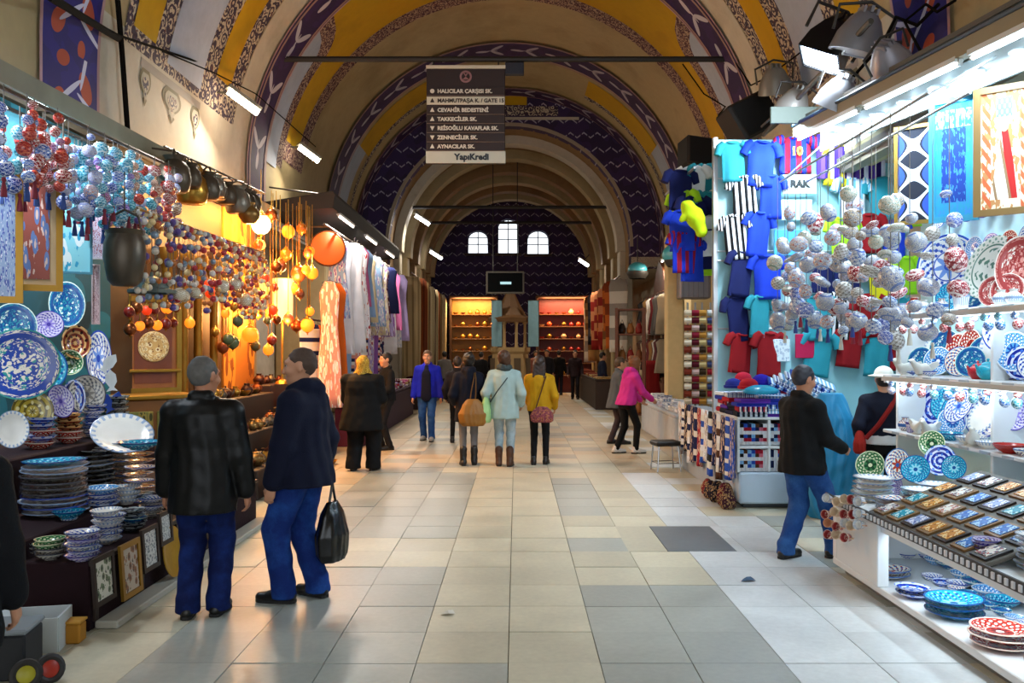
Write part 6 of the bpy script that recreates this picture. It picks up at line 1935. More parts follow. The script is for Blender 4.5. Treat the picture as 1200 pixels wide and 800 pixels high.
# ornament strands -----------------------------------------------------
put('strand_rail', MB().tube([(3.0, 6.2, 3.62), (3.0, 9.7, 3.66)], .012, 6).tube([(3.3, 6.2, 3.62), (3.3, 9.7, 3.66)], .012, 6).tube([(3.0, 6.4, 3.62), (3.6, 6.4, 3.95)], .01, 5).tube([(3.0, 9.6, 3.66), (3.6, 9.6, 4.2)], .01, 5).mesh('strand_rail'), M('#9aa4a8', .4, .5), label='thin metal rails carrying the ceramic ball strands on the right', cat='rail')
RB = [ball_mat('#c8c6c0', '#5c6ca0', '#8c9098', 9, 9), ball_mat('#a8a49c', '#e0ded8', '#6c5c50', 8, 9), ball_mat('#d8d4cc', '#8a9cc4', '#a8504c', 5, 7), ball_mat('#c8c4c0', '#6c7ca8', '#8c8c98', 6, 8), ball_mat('#dad8d0', '#7c8c7c', '#b09a70', 7, 9), ball_mat('#b8c4d4', '#5068a8', '#e8e8e8', 6, 8), ball_mat('#cabfae', '#8c6c50', '#5c6c8c', 5, 10), ball_mat('#b04a50', '#e8d8d4', '#702028', 5, 8), ball_mat('#3a4c9c', '#d8dcec', '#8090d0', 6, 8)]
for row, x in enumerate((2.95, 3.3)):
    d = 6.55 + row * .1
    while d < 9.6:
        L0 = rng.uniform(.35, .95)
        items = []
        for q in range(rng.randint(6, 9)):
            r = rng.uniform(.045, .095)
            items.append((L0 + r, r, RB[min(8, int(rng.random() ** 1.35 * 9))], rng.choice((.5, .85, 1, 1, 1.25))))
            L0 += 2 * r + rng.uniform(.02, .12)
            if L0 > (1.75 if d < 7.9 else 1.6): break
        strand('strand of pale painted ceramic balls in front of the right shelves', (x + rng.uniform(-.1, .1), d, 3.64), items, 'ceramic ball strands on the right', tassel=rng.choice([None, M('#8c2034', .8), M('#2c3c7c', .8), M('#c8c4b8', .8)]))
        d += rng.uniform(.2, .3)
# ------------------------------------------------------------------ right: textile stall and football shirts
tt = empty('textile_stall', (2.95, 9.95, 0), 0, 'white textile stall with pigeonholes of folded cloth, right of the dark slab', 'stall')
def ttp(nm, x0, x1, y0, y1, z0, z1, mat, bev=.008):
    return put(nm, rbox(nm, (x1 - x0, y1 - y0, z1 - z0), bev, ((x0 + x1) / 2 - 2.95, (y0 + y1) / 2 - 9.95, (z0 + z1) / 2)), mat, parent=tt)
ttp('drawer_base', 2.46, 3.46, 9.42, 10.5, .05, .40, M('#b8cadc', .4), .02)
ttp('plinth', 2.52, 3.4, 9.5, 10.45, 0, .05, M('#44484c', .6))
ttp('shelf_board', 2.44, 3.46, 9.42, 10.5, .66, .69, WHITESHELF)
ttp('shelf_board', 2.44, 3.46, 9.42, 10.5, .98, 1.01, WHITESHELF)
for x in (2.44, 2.78, 3.12, 3.43): ttp('divider', x, x + .03, 9.42, 10.5, .40, .98, WHITESHELF)
ttp('back_panel', 2.47, 3.43, 10.46, 10.5, .40, .98, WHITESHELF)
ttp('side_bench', 2.46, 2.84, 10.52, 12.7, 0, .92, M('#9aa4b0', .6))
rng = random.Random(41)
SC = [('red', '#a0182c'), ('navy', '#16204c'), ('white', '#dcdfe4'), ('brown', '#50301c'), ('blue', '#2850b0'), ('black', '#121216'), ('sky', '#7cb0dc'), ('rose', '#c86c80')]
for i in range(3):                                         # cloths standing on edge in the pigeonholes
    for j, z0 in enumerate((.405, .695)):
        for k in range(7):
            nm, c = rng.choice(SC)
            nm2, c2 = rng.choice(SC)
            o = folded((2.478 + i * .335 + k * .043, 9.60, z0 + .12), (.235, .30, .040), striped([c, c2, '#d8d8dc'], 2, 0), 'striped cloth standing in the pigeonholes of the textile stall', 'cloths in the pigeonholes', 0)
            o.rotation_euler = (0, R(90), 0)
TG = 'cloths heaped on the textile stall'
TEX = [striped(['#2c50a8', '#dce4f0', '#7ca4d8', '#14286c'], 5, 0), striped(['#a01c30', '#e8d8d8', '#1c2450'], 6, 0), cloth('#20309c'), cloth('#b01828'), striped(['#c8d0dc', '#3c4c8c', '#e8ecf0', '#8c98b8'], 7, 0), cloth('#1890b4'), cloth('#14183c'), striped(['#dce0e8', '#6c9cc8'], 9, 0), cloth('#5c2ca0'), striped(['#101828', '#b8c0cc'], 6, 0)]
for i in range(3):
    for j in range(4):
        z = 1.01
        for q in range(rng.randint(3, 5) + (1 if j > 1 else 0)):
            h = rng.uniform(.035, .06)
            folded((2.62 + i * .32 + rng.uniform(-.02, .02), 9.55 + j * .26, z), (.33, .27, h), rng.choice(TEX), 'bright folded cloth heaped on the textile stall', TG, rng.uniform(-.2, .2))
            z += h
p = G(872, 500, 1.05)
for k in range(6):                                        # a slanting display of striped scarves
    o = folded((3.05 + k * .07, 9.62 + k * .02, 1.30 + k * .02), (.5, .14, .03), TEX[(0, 4, 7, 4, 0, 7)[k]], 'blue striped scarf laid slanting on top of the textile heap', 'slanting scarves', 0)
    o.rotation_euler = (R(35), R(24), R(8)); 
for k, (x, y, z, r, c, lb) in enumerate(((2.62, 9.62, 1.33, .11, '#b01424', 'rolled red cap on the near corner of the textile heap'), (2.80, 9.75, 1.37, .11, '#2418a0', 'rolled blue-violet cap beside the red cap'), (2.52, 9.9, 1.33, .1, '#202c88', 'rolled navy cap behind the red cap'), (2.66, 10.0, 1.40, .1, '#c0203c', 'rolled crimson cap behind the blue-violet cap'))):
    c_ = empty('knitted_cap', (x, y, z - .02), 0, lb, 'cap')
    put('cap_body', MB().lathe([(.98, 0), (1, .25), (.9, .7), (.6, 1.0), (.2, 1.12), (.001, 1.13)], 18).mesh('cap_body'), cloth(c), parent=c_, scale=r)
    put('brim_fold', MB().lathe([(1.0, 0), (1.1, .05), (1.12, .3), (1.02, .34)], 18).mesh('brim_fold'), cloth(c), parent=c_, scale=r)
bl_ = bag('plastic_parcel', 'turquoise plastic-wrapped parcel on the near edge of the textile stall', (2.72, 9.50, 1.26), R(10), (.42, .26, .10), M('#2a9cc0', .25), flatb=.45)
# scarves hanging down the side of the stall
for k in range(15):
    d = 9.48 + k * .215
    m = striped([rng.choice(SC)[1], '#d8d4cc', rng.choice(SC)[1]], rng.choice((3, 5, 8)), 2) if k % 2 else printed(rng.choice(SC)[1], '#d8b8a0', '#20203c', 6)
    garment('hanging_scarf', 'patterned scarf hanging down the hall side of the textile stall', (2.40, d, .99), R(90), .19, rng.uniform(.62, .8), m, 'shawl', 'scarves on the side of the textile stall', .05, 3, k, 'scarf', False)
for k, (x, y, c, h) in enumerate(((2.36, 9.62, '#5a1020', .16), (2.32, 9.85, '#14101c', .15), (2.34, 9.42, '#3c1424', .14), (2.30, 10.1, '#241428', .13), (2.32, 10.35, '#7a1a24', .12))):
    bag('cloth_pouch', 'small dark patterned pouch on the floor against the textile stall', (x, y, 0), R(20 * k), (.2, .16, h * 1.6), printed(c, '#b08a5c', '#201018', 7), seed=k, cat='pouch')['group'] = 'pouches on the floor by the textile stall'
# blue sack standing behind the man in black
bag('blue_sack', 'big bright blue sack standing between the black jacket man and trader', (3.30, 8.95, .0), R(0), (.62, .4, 1.30), M('#2488b8', .45, 0, .2, 5), wr=.012, flatb=.45)
# partition with football shirts ---------------------------------------
par = empty('shirt_partition', (3.75, 10.85, 0), 0, 'pale cyan partition hung with rows of football shirts', 'partition')
put('panel', rbox('panel', (2.5, .05, 4.4), .008, (0, 0, 2.22)), M('#9fd4de', .5, 0, .05), parent=par)
for x in (-1.22, 1.22): put('post', rbox('post', (.06, .08, 4.45), .008, (x, .01, 2.225)), M('#c8ccd0', .4), parent=par)
for z in (2.02, 2.88, 3.0, 3.92): put('rail', MB().tube([(-1.2, -.05, z), (1.2, -.05, z)], .012, 6).mesh('rail'), M('#d8dce0', .3, .4), parent=par)
SHIRTS = [('royal blue and garnet', striped(['#1c30b0', '#8c1430'], 3, 0), '#d8c020'), ('turquoise', cloth('#2a8c9c'), '#eef'), ('yellow', cloth('#d8c81c'), '#103080'), ('navy', cloth('#10184c'), '#dde'), ('black and white striped', striped(['#101014', '#e4e4e8'], 4, 0), '#c02020'), ('white', cloth('#dfe4e8'), '#20308c'), ('lime green', cloth('#9cd020'), '#101010'), ('red', cloth('#8c1018'), '#f0f0f0'), ('sky blue striped', striped(['#7cc0e8', '#f0f4f8'], 4, 0), '#101030'), ('blue', cloth('#1838b8'), '#f0e020')]
def shirt(k, loc, rz, w, h, row, num=None, s=None):
    nm, m, nc = SHIRTS[s if s is not None else rng.randrange(len(SHIRTS))]
    return garment('football_shirt', nm + ' football shirt ' + row, loc, rz, w, h, m, 'shirt', 'football shirts on the right', .07, 3, k, 'shirt', False, .5, None, num)
ROWS = ((4.36, 'in the top row of the partition'), (3.9, 'in the row below the top of the partition'), (3.45, 'in the second row of the partition'), (2.95, 'in the third row of the partition'), (2.45, 'in the fourth row of the partition'), (1.98, 'in the lowest row of the partition'))
for ri, (z, rn) in enumerate(ROWS):
    for k in range(7):
        x = 2.72 + k * .34 + (.1 if ri % 2 else 0)
        if (ri, k) in ((0, 2), (0, 3), (1, 2), (1, 3), (2, 2), (2, 3), (3, 2), (4, 2), (5, 2)): continue
        if ri == 0 and k > 4: continue
        sidx = None
        if ri in (3, 4) and k < 4: sidx = rng.choice((3, 9, 3, 1))
        if ri == 5: sidx = rng.choice((3, 5, 7, 1))
        o = shirt(ri * 10 + k, (x + rng.uniform(-.03, .03), 10.68 - .02 * (k % 2), z + rng.uniform(-.04, .04)), R(rng.uniform(-14, 14)), rng.uniform(.28, .36), rng.uniform(.48, .6), rn, None, sidx)
        o.rotation_euler.y = R(rng.uniform(-9, 9))
sh10 = garment('football_shirt', 'garnet and blue football shirt numbered 10 at the top of the partition', (3.50, 10.70, 4.42), 0, .42, .46, striped(['#1c30b0', '#8c1430'], 3, 0), 'shirt', None, .07, 2, 5, 'shirt', False, .4, None, ('10', '#d8c020'))
def towel(label, x, z, w, h, mat, txt=None):
    t = empty('towel', (x, 10.66, z), 0, label, 'towel')
    put('cloth', rbox('cloth', (w, .02, h), .006, (0, 0, 0)), mat, parent=t)
    if txt: put('lettering', text_mesh(txt, h * .52, .008, 'CENTER', .003), M('#181c20', .8, 0, 0), (0, -.013, 0), (R(90), 0, 0), parent=t)
    return t
p = W(935, 217, 10.72)
towel('white towel lettered RAK hanging on the partition', p.x, p.z, .42, .24, cloth('#dce8ea'), 'RAK')
p = W(930, 247, 10.72)
towel('pale cyan towel below the lettered white towel', p.x, p.z, .42, .26, cloth('#a8d8dc'))
p = W(922, 285, 10.72)
towel('sky blue folded towel below the pale cyan towel', p.x, p.z, .36, .32, cloth('#4a9cd0'))
p = W(930, 355, 10.72)
towel('white pillowcase low on the partition, beside navy shirts', p.x, p.z, .26, .38, cloth('#d4e6ea'))
p = W(945, 410, 10.6)
towel('crimson folded towel over the textile stall', p.x, p.z + .05, .24, .30, cloth('#b01c48'))
p = W(915, 415, 10.6)
towel('white printed towel beside the crimson towel', p.x, p.z + .05, .26, .28, printed('#dfe8ec', '#c0ccd8', '#9cb0c8', 6))
p = W(1003, 180, 10.5)
towel('purple cloth with white stripes hanging high right of the shirts', p.x, p.z, .86, .56, striped(['#3c2480', '#5c3c9c', '#2c1860', '#d8d4e8'], 4, 0))
# shirts hung on a pole that sticks out towards the hall
pole = put('shirt_pole', MB().tube([(2.3, 11.0, 4.1), (2.45, 14.0, 4.3)], .018, 6).tube([(2.35, 12.0, 4.15), (4.15, 12.0, 4.35)], .016, 6).tube([(2.44, 13.8, 4.28), (4.15, 13.8, 4.38)], .016, 6).mesh('shirt_pole'), M('#a8acb0', .4, .5), label='metal pole with football shirts hanging out over the hall', cat='pole')
k = 0
for ri, (py0, dd) in enumerate(((198, 11.6), (222, 11.5), (248, 11.4), (274, 11.3))):
    for ci in range(6):
        p = W(800 + ci * 11 + rng.uniform(-3, 3), py0 + rng.uniform(-8, 8), dd + ci * .03 + rng.uniform(-.1, .1))
        k += 1
        shirt(100 + k, p, R(rng.uniform(-45, 25)), .36, .55, 'hung from the pole over the hall', None, (6, 1, 8, 9, 5, 2, 0, 3, 1, 9)[(k * 7 + ri) % 10])
put('lime_hood', (lambda f: (f.cap((0, 0, 0), (.12, 0, -.16), .12, .15, .04), f.cap((.12, 0, -.16), (.22, 0, -.38), .13, .1, .04), f.cap((.02, 0, -.1), (-.1, 0, -.2), .07, .05, .03), f.wrinkle(.01, 30, 1), f.mesh('lime_hood'))[-1])(Field((-.4, -.3, -.6), (.5, .3, .3), .02)), cloth('#b4d414'), W(806, 243, 11.0), scale=.8, label='lime yellow padded gilet hanging at the end of the pole', cat='gilet')
# stool ----------------------------------------------------------------
p = at_floor(780, 551)
sl = empty('stool', (p[0], p[1], 0), R(10), 'low stool with black seat and chrome legs before the textile stall', 'stool')
put('seat', rbox('seat', (.38, .34, .07), .02, (0, 0, .40)), M('#131214', .5), parent=sl)
for x in (-.16, .16):
    for y in (-.14, .14):
        put('leg', MB().tube([(x * .9, y * .9, .37), (x * 1.08, y * 1.08, 0)], .012, 8).mesh('leg'), M('#b0b0b0', .25, .9), parent=sl)
put('stretcher', MB().tube([(-.165, -.145, .12), (.165, -.145, .12), (.165, .145, .12), (-.165, .145, .12)], .008, 6, True).mesh('stretcher'), M('#b0b0b0', .25, .9), parent=sl)
# scrap of paper on the floor
def scrap(label, px, py, c, s):
    p = at_floor(px, py)
    put('paper_scrap', (lambda: MB().add([(-1, -.6, .02), (.2, -.8, .25), (1, -.2, .05), (.6, .7, .3), (-.4, .6, .03), (-.1, 0, .45)], [(0, 1, 5), (1, 2, 5), (2, 3, 5), (3, 4, 5), (4, 0, 5), (4, 3, 2, 1, 0)]).mesh('scrap', smooth=False))(), M(c, .8), (p[0], p[1], .002), label=label, cat='litter', scale=s)
scrap('crumpled blue and white paper scrap on the pale paving', 876, 680, '#34506c', .06)
scrap('small crumpled white paper on the cream paving', 525, 719, '#d8d4c8', .05)
# ------------------------------------------------------------------ right, farther on: white goods, wooden shopfront
rng = random.Random(61)
cpost = empty('timber_post', (3.25, 17.6, 0), 0, 'cream painted post with a grey box, past the football shirts', 'post')
put('shaft', rbox('shaft', (.34, .34, 4.1), .02, (0, 0, 2.05)), plaster('#cdb98a', '#a89468'), parent=cpost)
put('shutter_box', rbox('shutter_box', (.62, .4, .82), .03, (.32, -.40, 3.19)), M('#77737a', .45, .3), parent=cpost)
for k in range(6): put('rib', rbox('rib', (.012, .012, .78), .003, (.08 + k * .1, -.607, 3.19)), M('#5f5c62', .45, .3), parent=cpost)
for px, py, d, lb in ((747, 316, 21.0, 'turquoise round shop sign with dark rim, farther one'), (794, 299, 16.5, 'turquoise and dark round hanging bowl lamp, nearer one')):
    p = W(px, py, d)
    s_ = empty('round_sign', p, 0, lb, 'sign')
    put('dome', MB().ball((0, 0, 0), .24 if d > 20 else .30, 18, 10, .8).mesh('dome'), M('#3c96a4', .35), parent=s_)
    put('rim', MB().lathe([(.2, -.22), (.27, -.1), (.26, -.04), (.001, -.22)], 18).mesh('rim'), M('#26231e', .5), parent=s_)
    put('hanger', MB().tube([(0, 0, .2), (0, 0, 1.0 if d < 20 else .8)], .012, 5).mesh('hanger'), M('#26231e', .5), parent=s_)
cloth_table('low white table of folded linen past the stool on the right', 2.75, 3.3, 14.6, 18.9, .62, cloth('#b8bcc0'), [cloth('#d8dce2'), striped(['#dfe2e8', '#8c98b8'], 6, 0), cloth('#c8ccd8'), printed('#d8dce4', '#44508c', '#8c94b8', 6), cloth('#e4e4e4')], 'white or blue-striped folded linen on the low right table', 'linen on the low right table', 9)
# columns of scarves on racks, below the shutter box
for k, (px, cols_, lb) in enumerate(((806, ['#d8c8b0', '#7a3020', '#e8e0d0'], 'cream and brown'), (815, ['#8c1c34', '#d8b8b8', '#5a1024'], 'crimson'), (823, ['#c08a3c', '#3c2c1c', '#e0c890'], 'ochre'), (833, ['#d8dce0', '#a01c30', '#404c80'], 'white and red'))):
    p = W(px, 360, 13.4)
    rk = empty('scarf_rack', (p.x, 13.4, .0), R(-8), lb + ' column of rolled scarves on a rack under the grey box', 'rack')
    put('pole', MB().tube([(0, .06, 0), (0, .06, 2.5)], .016, 6).mesh('pole'), M('#8c8c8c', .4, .6), parent=rk)
    for q in range(13):
        put('rolled_scarf', cached('roll', lambda: MB().tube([(-.055, 0, 0), (.055, 0, 0)], .048, 8).mesh('roll')), cloth(cols_[q % 3]), (0, -.01, .95 + q * .115), parent=rk)
# wooden shopfront
TIMBER = M('#5e2f12', .5, 0, .3, 6, .2, 20)
sf = empty('wooden_shopfront', (3.75, 21.6, 0), 0, 'brown wooden shopfront with tall posts on the right', 'shopfront')
for y in (-1.9, -.7, .5, 1.6):
    put('post', rbox('post', (.16, .16, 3.1), .02, (-.1, y, 1.55)), TIMBER, parent=sf)
put('lintel', rbox('lintel', (.2, 3.8, .2), .02, (-.1, -.1, 3.1)), TIMBER, parent=sf)
put('counter', rbox('counter', (.4, 3.5, .95), .02, (.05, -.1, .475)), TIMBER, parent=sf)
put('door_panel', rbox('door_panel', (.06, 1.0, 2.4), .02, (-.12, -1.3, 1.2)), M('#7a3a12', .45, 0, .3, 5), parent=sf)
put('gable', MB().ext([(-.9, 0), (.9, 0), (.6, .5), (0, .8), (-.6, .5)], -.05, .05, lambda x, y, z: (y, x, z)).mesh('gable', smooth=False), TIMBER, (-.1, -.1, 3.2), parent=sf)
BG = 'garments and bags on the wooden shopfront'
for k in range(26):
    d = 19.9 + (k % 13) * .28
    z = 3.05 if k < 13 else 2.0
    nm, c = rng.choice((('black', '#151214'), ('brown', '#4a2a18'), ('grey', '#55524e'), ('cream', '#b8a88c'), ('tan', '#8c6a40'), ('maroon', '#5a1418'), ('white', '#c8c4bc')))
    garment('leather_coat', nm + ' coat hanging on the wooden shopfront', (3.45 + rng.uniform(-.05, .05), d, z), R(rng.uniform(-50, -20)), .42, rng.uniform(.75, .95), leather(c) if k % 2 else cloth(c), 'dress', BG, .12, 3, k, 'coat')
garment('red_robe', 'dark red robe hanging low beside the pink jacket woman', (3.2, 20.2, 1.5), R(-30), .6, 1.3, cloth('#7c0f12'), 'dress', None, .16, 4, 3, 'robe')
st2 = empty('display_stand', (2.6, 19.4, 0), R(-10), 'tall wooden display stand behind the pink jacket woman', 'stand')
put('upright', rbox('upright', (.08, .5, 2.7), .01, (.3, 0, 1.35)), TIMBER, parent=st2)
put('upright', rbox('upright', (.08, .5, 2.7), .01, (-.3, 0, 1.35)), TIMBER, parent=st2)
for z in (.3, .9, 1.5, 2.1, 2.66): put('shelf', rbox('shelf', (.6, .48, .04), .006, (0, 0, z)), TIMBER, parent=st2)
for k in range(12):
    z = (.32, .92, 1.52, 2.12)[k // 3]
    pt = st2.matrix_basis @ Vector((-.19 + (k % 3) * .19, -.05, z))
    bag('leather_bag', 'small leather handbag on the tall wooden display stand', pt, R(-10), (.17, .14, .24), leather(('#6c3a18', '#2a1a14', '#8c5a2c', '#7c1c18')[k % 4]), [[(-.04, 0, .22), (0, 0, .32), (.04, 0, .22)]], seed=k)['group'] = 'handbags on the display stand'
# ------------------------------------------------------------------ inner hall: hung rugs left, stacked goods right
for k in range(16):
    d = 24.9 + k * .68
    nm, c, c2 = (('beige', '#a08a64', '#7c6848'), ('brown', '#5e4830', '#806844'), ('pale', '#b8a888', '#8c7c5c'), ('dark', '#38281c', '#5c4430'), ('tan', '#94703c', '#6c4c24'), ('rust', '#84401c', '#5c2814'))[rng.randrange(6)]
    garment('hanging_rug', nm + ' rug hanging along the left side of the inner hall', (-3.05 + rng.uniform(-.05, .1), d, 3.9), R(rng.uniform(25, 55)), .62, rng.uniform(2.6, 3.3), striped([c, c2, c], 3, 0), 'shawl', 'rugs hanging in the inner hall', .12, 4, k, 'rug')
put('rug_rail', MB().tube([(-3.05, 24.8, 4.0), (-3.05, 35.6, 4.0)], .02, 6).tube([(3.0, 24.8, 3.9), (3.0, 35.6, 3.9)], .02, 6).mesh('rug_rail'), BRONZE, label='rails for hung goods along both sides of the inner hall', cat='rail')
for k in range(17):
    d = 25.0 + k * .62
    nm, c, c2 = (('white', '#c8c0b4', '#8c847c'), ('red', '#8c2018', '#c87c50'), ('tan', '#a87c48', '#6c4420'), ('black', '#181418', '#3c3438'), ('orange', '#b85c20', '#7c3410'))[rng.randrange(5)]
    garment('hanging_cloth', nm + ' cloth hanging along the right side of the inner hall', (3.0 + rng.uniform(-.08, .08), d, 3.82), R(rng.uniform(-55, -25)), .6, rng.uniform(1.3, 2.6), striped([c, c2], 3, 2), 'shawl', 'cloths hanging in the inner hall', .12, 4, k + 30, 'cloth')
for s, lb in ((-1, 'left'), (1, 'right')):
    x = XC + s * 2.8
    cloth_table('dark counter along the %s side of the inner hall' % lb, x - .3, x + .3, 25.0, 34.0, .9, M('#2c1c14', .7), [cloth('#7c3018'), cloth('#b08c50'), cloth('#501c20'), printed('#a87c40', '#d8c088', '#4c2410', 5)], 'folded textile on the %s inner counter' % lb, 'textiles on the %s inner counter' % lb, 20 + s, (1, 2), sz=(.5, .8))
# end wall: gold shop, red lantern shop, kiosk
def far_shop(label, cx, w, h, d, back, items, n, lab, grp, seed, powr, colr):
    rg = random.Random(seed)
    t = empty('shop_booth', (cx, d, 0), 0, label, 'shop')
    put('back_board', rbox('back_board', (w, .06, h), .01, (0, .5, h / 2)), back, parent=t)
    for q in (-1, 1): put('side_board', rbox('side_board', (.08, .6, h), .01, (q * w / 2, .22, h / 2)), M('#4a2c14', .6), parent=t)
    put('header', rbox('header', (w + .1, .6, .14), .02, (0, .22, h)), M('#5c3818', .6), parent=t)
    for z in np.arange(.7, h - .3, .5): put('shelf', rbox('shelf', (w - .1, .34, .04), .006, (0, .3, z)), M('#6c4420', .5), parent=t)
    for z in np.arange(.7, h - .3, .5):
        for k in range(n):
            m = rg.choice(items)
            put('metal_pot' if rg.random() < .5 else 'metal_vase', jar_mesh() if rg.random() < .5 else bowl_mesh(.7), m, (cx - w / 2 + .2 + k * (w - .4) / max(1, n - 1), d + .26 + rg.uniform(-.04, .04), z + .02), label=lab, cat='ware', group=grp, scale=rg.uniform(.09, .12))
    lt = area('shop_light', (cx, d - .3, h - .05), (0, 0, 0), w * .8, .2, powr, colr)
    aim(lt, (cx, d + .5, 1.2))
    return t
far_shop('gold-lit booth left of the kiosk at the far end', -1.75, 1.9, 3.9, 34.9, M('#9c6a24', .5, .2, .3), [GOLD, BRASS, M('#c8882c', .3, .6), COPPER], 6, 'gleaming golden ware in the far left booth', 'golden ware in the far left booth', 1, 140, (1, .65, .3))
far_shop('red-lit booth right of the kiosk at the far end', 2.1, 2.5, 3.9, 34.7, M('#6c2014', .5, 0, .3), [M('#a01c14', .35), M('#c8501c', .35), GOLD, M('#d8b078', .4), M('#801810', .3)], 8, 'red and gold ware in the far right booth', 'red and gold ware in the far right booth', 2, 150, (1, .55, .3))
fl_ = empty('red_flag', (1.2, 35.5, 3.4), 0, 'red flag with white crescent hanging on the end wall', 'flag')
put('cloth', MB().grid(lambda u, v: ((u - .5) * .75, .03 * math.sin(9 * u + 2 * v), -v * 1.15), 12, 8).grid(lambda u, v: ((.5 - u) * .75, .012 + .03 * math.sin(9 * (1 - u) + 2 * v), -v * 1.15), 12, 8).mesh('flag', ang=None), cloth('#b80c14'), parent=fl_)
cres = [(.17 * math.cos(a), .17 * math.sin(a)) for a in [R(40 + 280 * k / 18) for k in range(19)]] + [(.05 + .135 * math.cos(a), .135 * math.sin(a)) for a in [R(322 - 284 * k / 16) for k in range(17)]]
put('crescent', MB().ext(cres, -.006, .006).mesh('crescent', smooth=False), M('#e8e4e0', .7), (-.05, -.05, -.5), parent=fl_)
kk = empty('marble_kiosk', ((598 - CX) * .0322, 32.2, 0), 0, 'pale octagonal kiosk with pointed roof in the middle of the hall', 'kiosk')
KM = plaster('#b09468', '#806844')
put('drum', MB().lathe([(.001, 0), (.85, 0), (.85, .25), (.72, .3), (.68, 1.6), (.75, 1.7), (.75, 1.85), (.001, 1.85)], 8).mesh('drum', smooth=False), KM, parent=kk)
for k in range(8):
    a = 2 * PI * (k + .5) / 8
    put('column', MB().lathe([(.08, 1.85), (.055, 1.95), (.05, 2.7), (.09, 2.8)], 10).mesh('column'), KM, (.6 * math.cos(a), .6 * math.sin(a), 0), parent=kk)
put('roof', MB().lathe([(.001, 2.8), (.8, 2.8), (.85, 2.95), (.6, 3.05), (.35, 3.5), (.12, 4.0), (.05, 4.3), (.001, 4.6)], 8).mesh('roof', smooth=False), M('#6c4c2c', .6), parent=kk)
for k in range(4):
    put('niche', rbox('niche', (.26, .03, .9), .01, ((k - 1.5) * .001 + .675 * math.sin(R(-67 + 45 * k)), -.675 * math.cos(R(-67 + 45 * k)), 1.0)), M('#5c4a34', .7), rot=(0, 0, 0), parent=kk)
for px, lb in ((582, 'left'), (625, 'right')):
    p = W(px, 352, 31.6)
    bn_ = empty('banner', p, 0, 'pale blue upright banner on the %s of the kiosk' % lb, 'banner')
    put('cloth', MB().grid(lambda u, v: ((u - .5) * .38, .02 * math.sin(8 * u + 3 * v), -v * 1.7), 8, 10).grid(lambda u, v: ((.5 - u) * .38, .015 + .02 * math.sin(8 * (1 - u) + 3 * v), -v * 1.7), 8, 10).mesh('banner', ang=None), cloth('#7fa4b0'), parent=bn_)
    put('rod', MB().tube([(-.22, 0, .01), (.22, 0, .01)], .012, 6).tube([(.2, .02, .02), (.2, .02, -p.z + .01)], .014, 6).mesh('rod'), BRONZE, parent=bn_)
# hanging screen
p = W(592, 331, 28.0)
tv = empty('hanging_screen', p, 0, 'dark flat screen hanging in the middle of the inner hall', 'screen')
put('casing', rbox('casing', (1.26, .12, .74), .02, (0, 0, 0)), M('#6c675e', .5), parent=tv)
put('display', rbox('display', (1.14, .02, .62), .004, (0, -.065, 0)), M('#06090c', .6, 0, 0, 4, 0, 30, 0, .1), parent=tv)
put('caption', rbox('caption', (.36, .008, .08), .002, (.02, -.079, -.02)), glow('#9cc4cc', 1.2), parent=tv)
for q in (-.4, .4): put('suspension_rod', MB().tube([(q, 0, .36), (q, 0, 4.0)], .015, 6).mesh('rod'), M('#1c1814', .6), parent=tv)
# ------------------------------------------------------------------ street sign, floodlights, loudspeakers, cables
sg = empty('street_sign', W(546, 135, 14.62), 0, 'brown hanging direction sign listing the bazaar streets', 'sign')
k_ = 14.62 / F
SGM, SGW = M('#24110f', .5, 0, .08), M('#c8c2b0', .5, 0, .05)
put('panel', rbox('panel', (92 * k_, .10, 114 * k_), .01), SGM, parent=sg)
put('top_strip', rbox('top_strip', (93 * k_, .12, 4 * k_), .006, (0, 0, 55.5 * k_)), SGW, parent=sg)
rows = [(108, 'HALICILAR ÇARŞISI SK.', 0), (119, 'MAHMUTPAŞA K. / GATE 15', 1), (130, 'CEVAHİR BEDESTENİ', 0), (140.6, 'TAKKECİLER SK.', 0), (151.2, 'REİSOĞLU KAVAFLAR SK.', 0), (162, 'ZENNECİLER SK.', 0), (172.5, 'AYNACILAR SK.', 0)]
for i, (yy, tx, pale) in enumerate(rows):
    z = (135 - yy) * k_
    row = put('row_plate', rbox('row_plate', (91 * k_, .012, 9.4 * k_), .003, (0, -.055, z)), SGW if pale else SGM, parent=sg)
    fm = M('#2a1a14', .6, 0, 0) if pale else M('#d4cfc4', .6, 0, 0)
    put('lettering', text_mesh(tx, 6.2 * k_, .0035, 'LEFT', .002), fm, (-33 * k_, -.064, z - .004), (R(90), 0, 0), parent=row)
    a = (PI / 2, 0, 0, 0, PI, PI, 0)[i]
    ic = [(.0, 3 * k_), (-2.6 * k_, -2.2 * k_), (2.6 * k_, -2.2 * k_)] if i else [(2.6 * k_ * math.cos(q), 2.6 * k_ * math.sin(q)) for q in [2 * PI * j / 10 for j in range(10)]]
    ic = [(x * math.cos(-a) - y * math.sin(-a), x * math.sin(-a) + y * math.cos(-a)) for x, y in ic] if i in (4, 5) else ic
    put('arrow', MB().ext(ic, -.002, .002).mesh('arrow', smooth=False), fm, (-39 * k_, -.064, z), parent=row)
    if not pale: put('divider', rbox('divider', (91 * k_, .008, .012), .002, (0, -.064, z - 5.2 * k_)), M('#6c5a50', .5), parent=row)
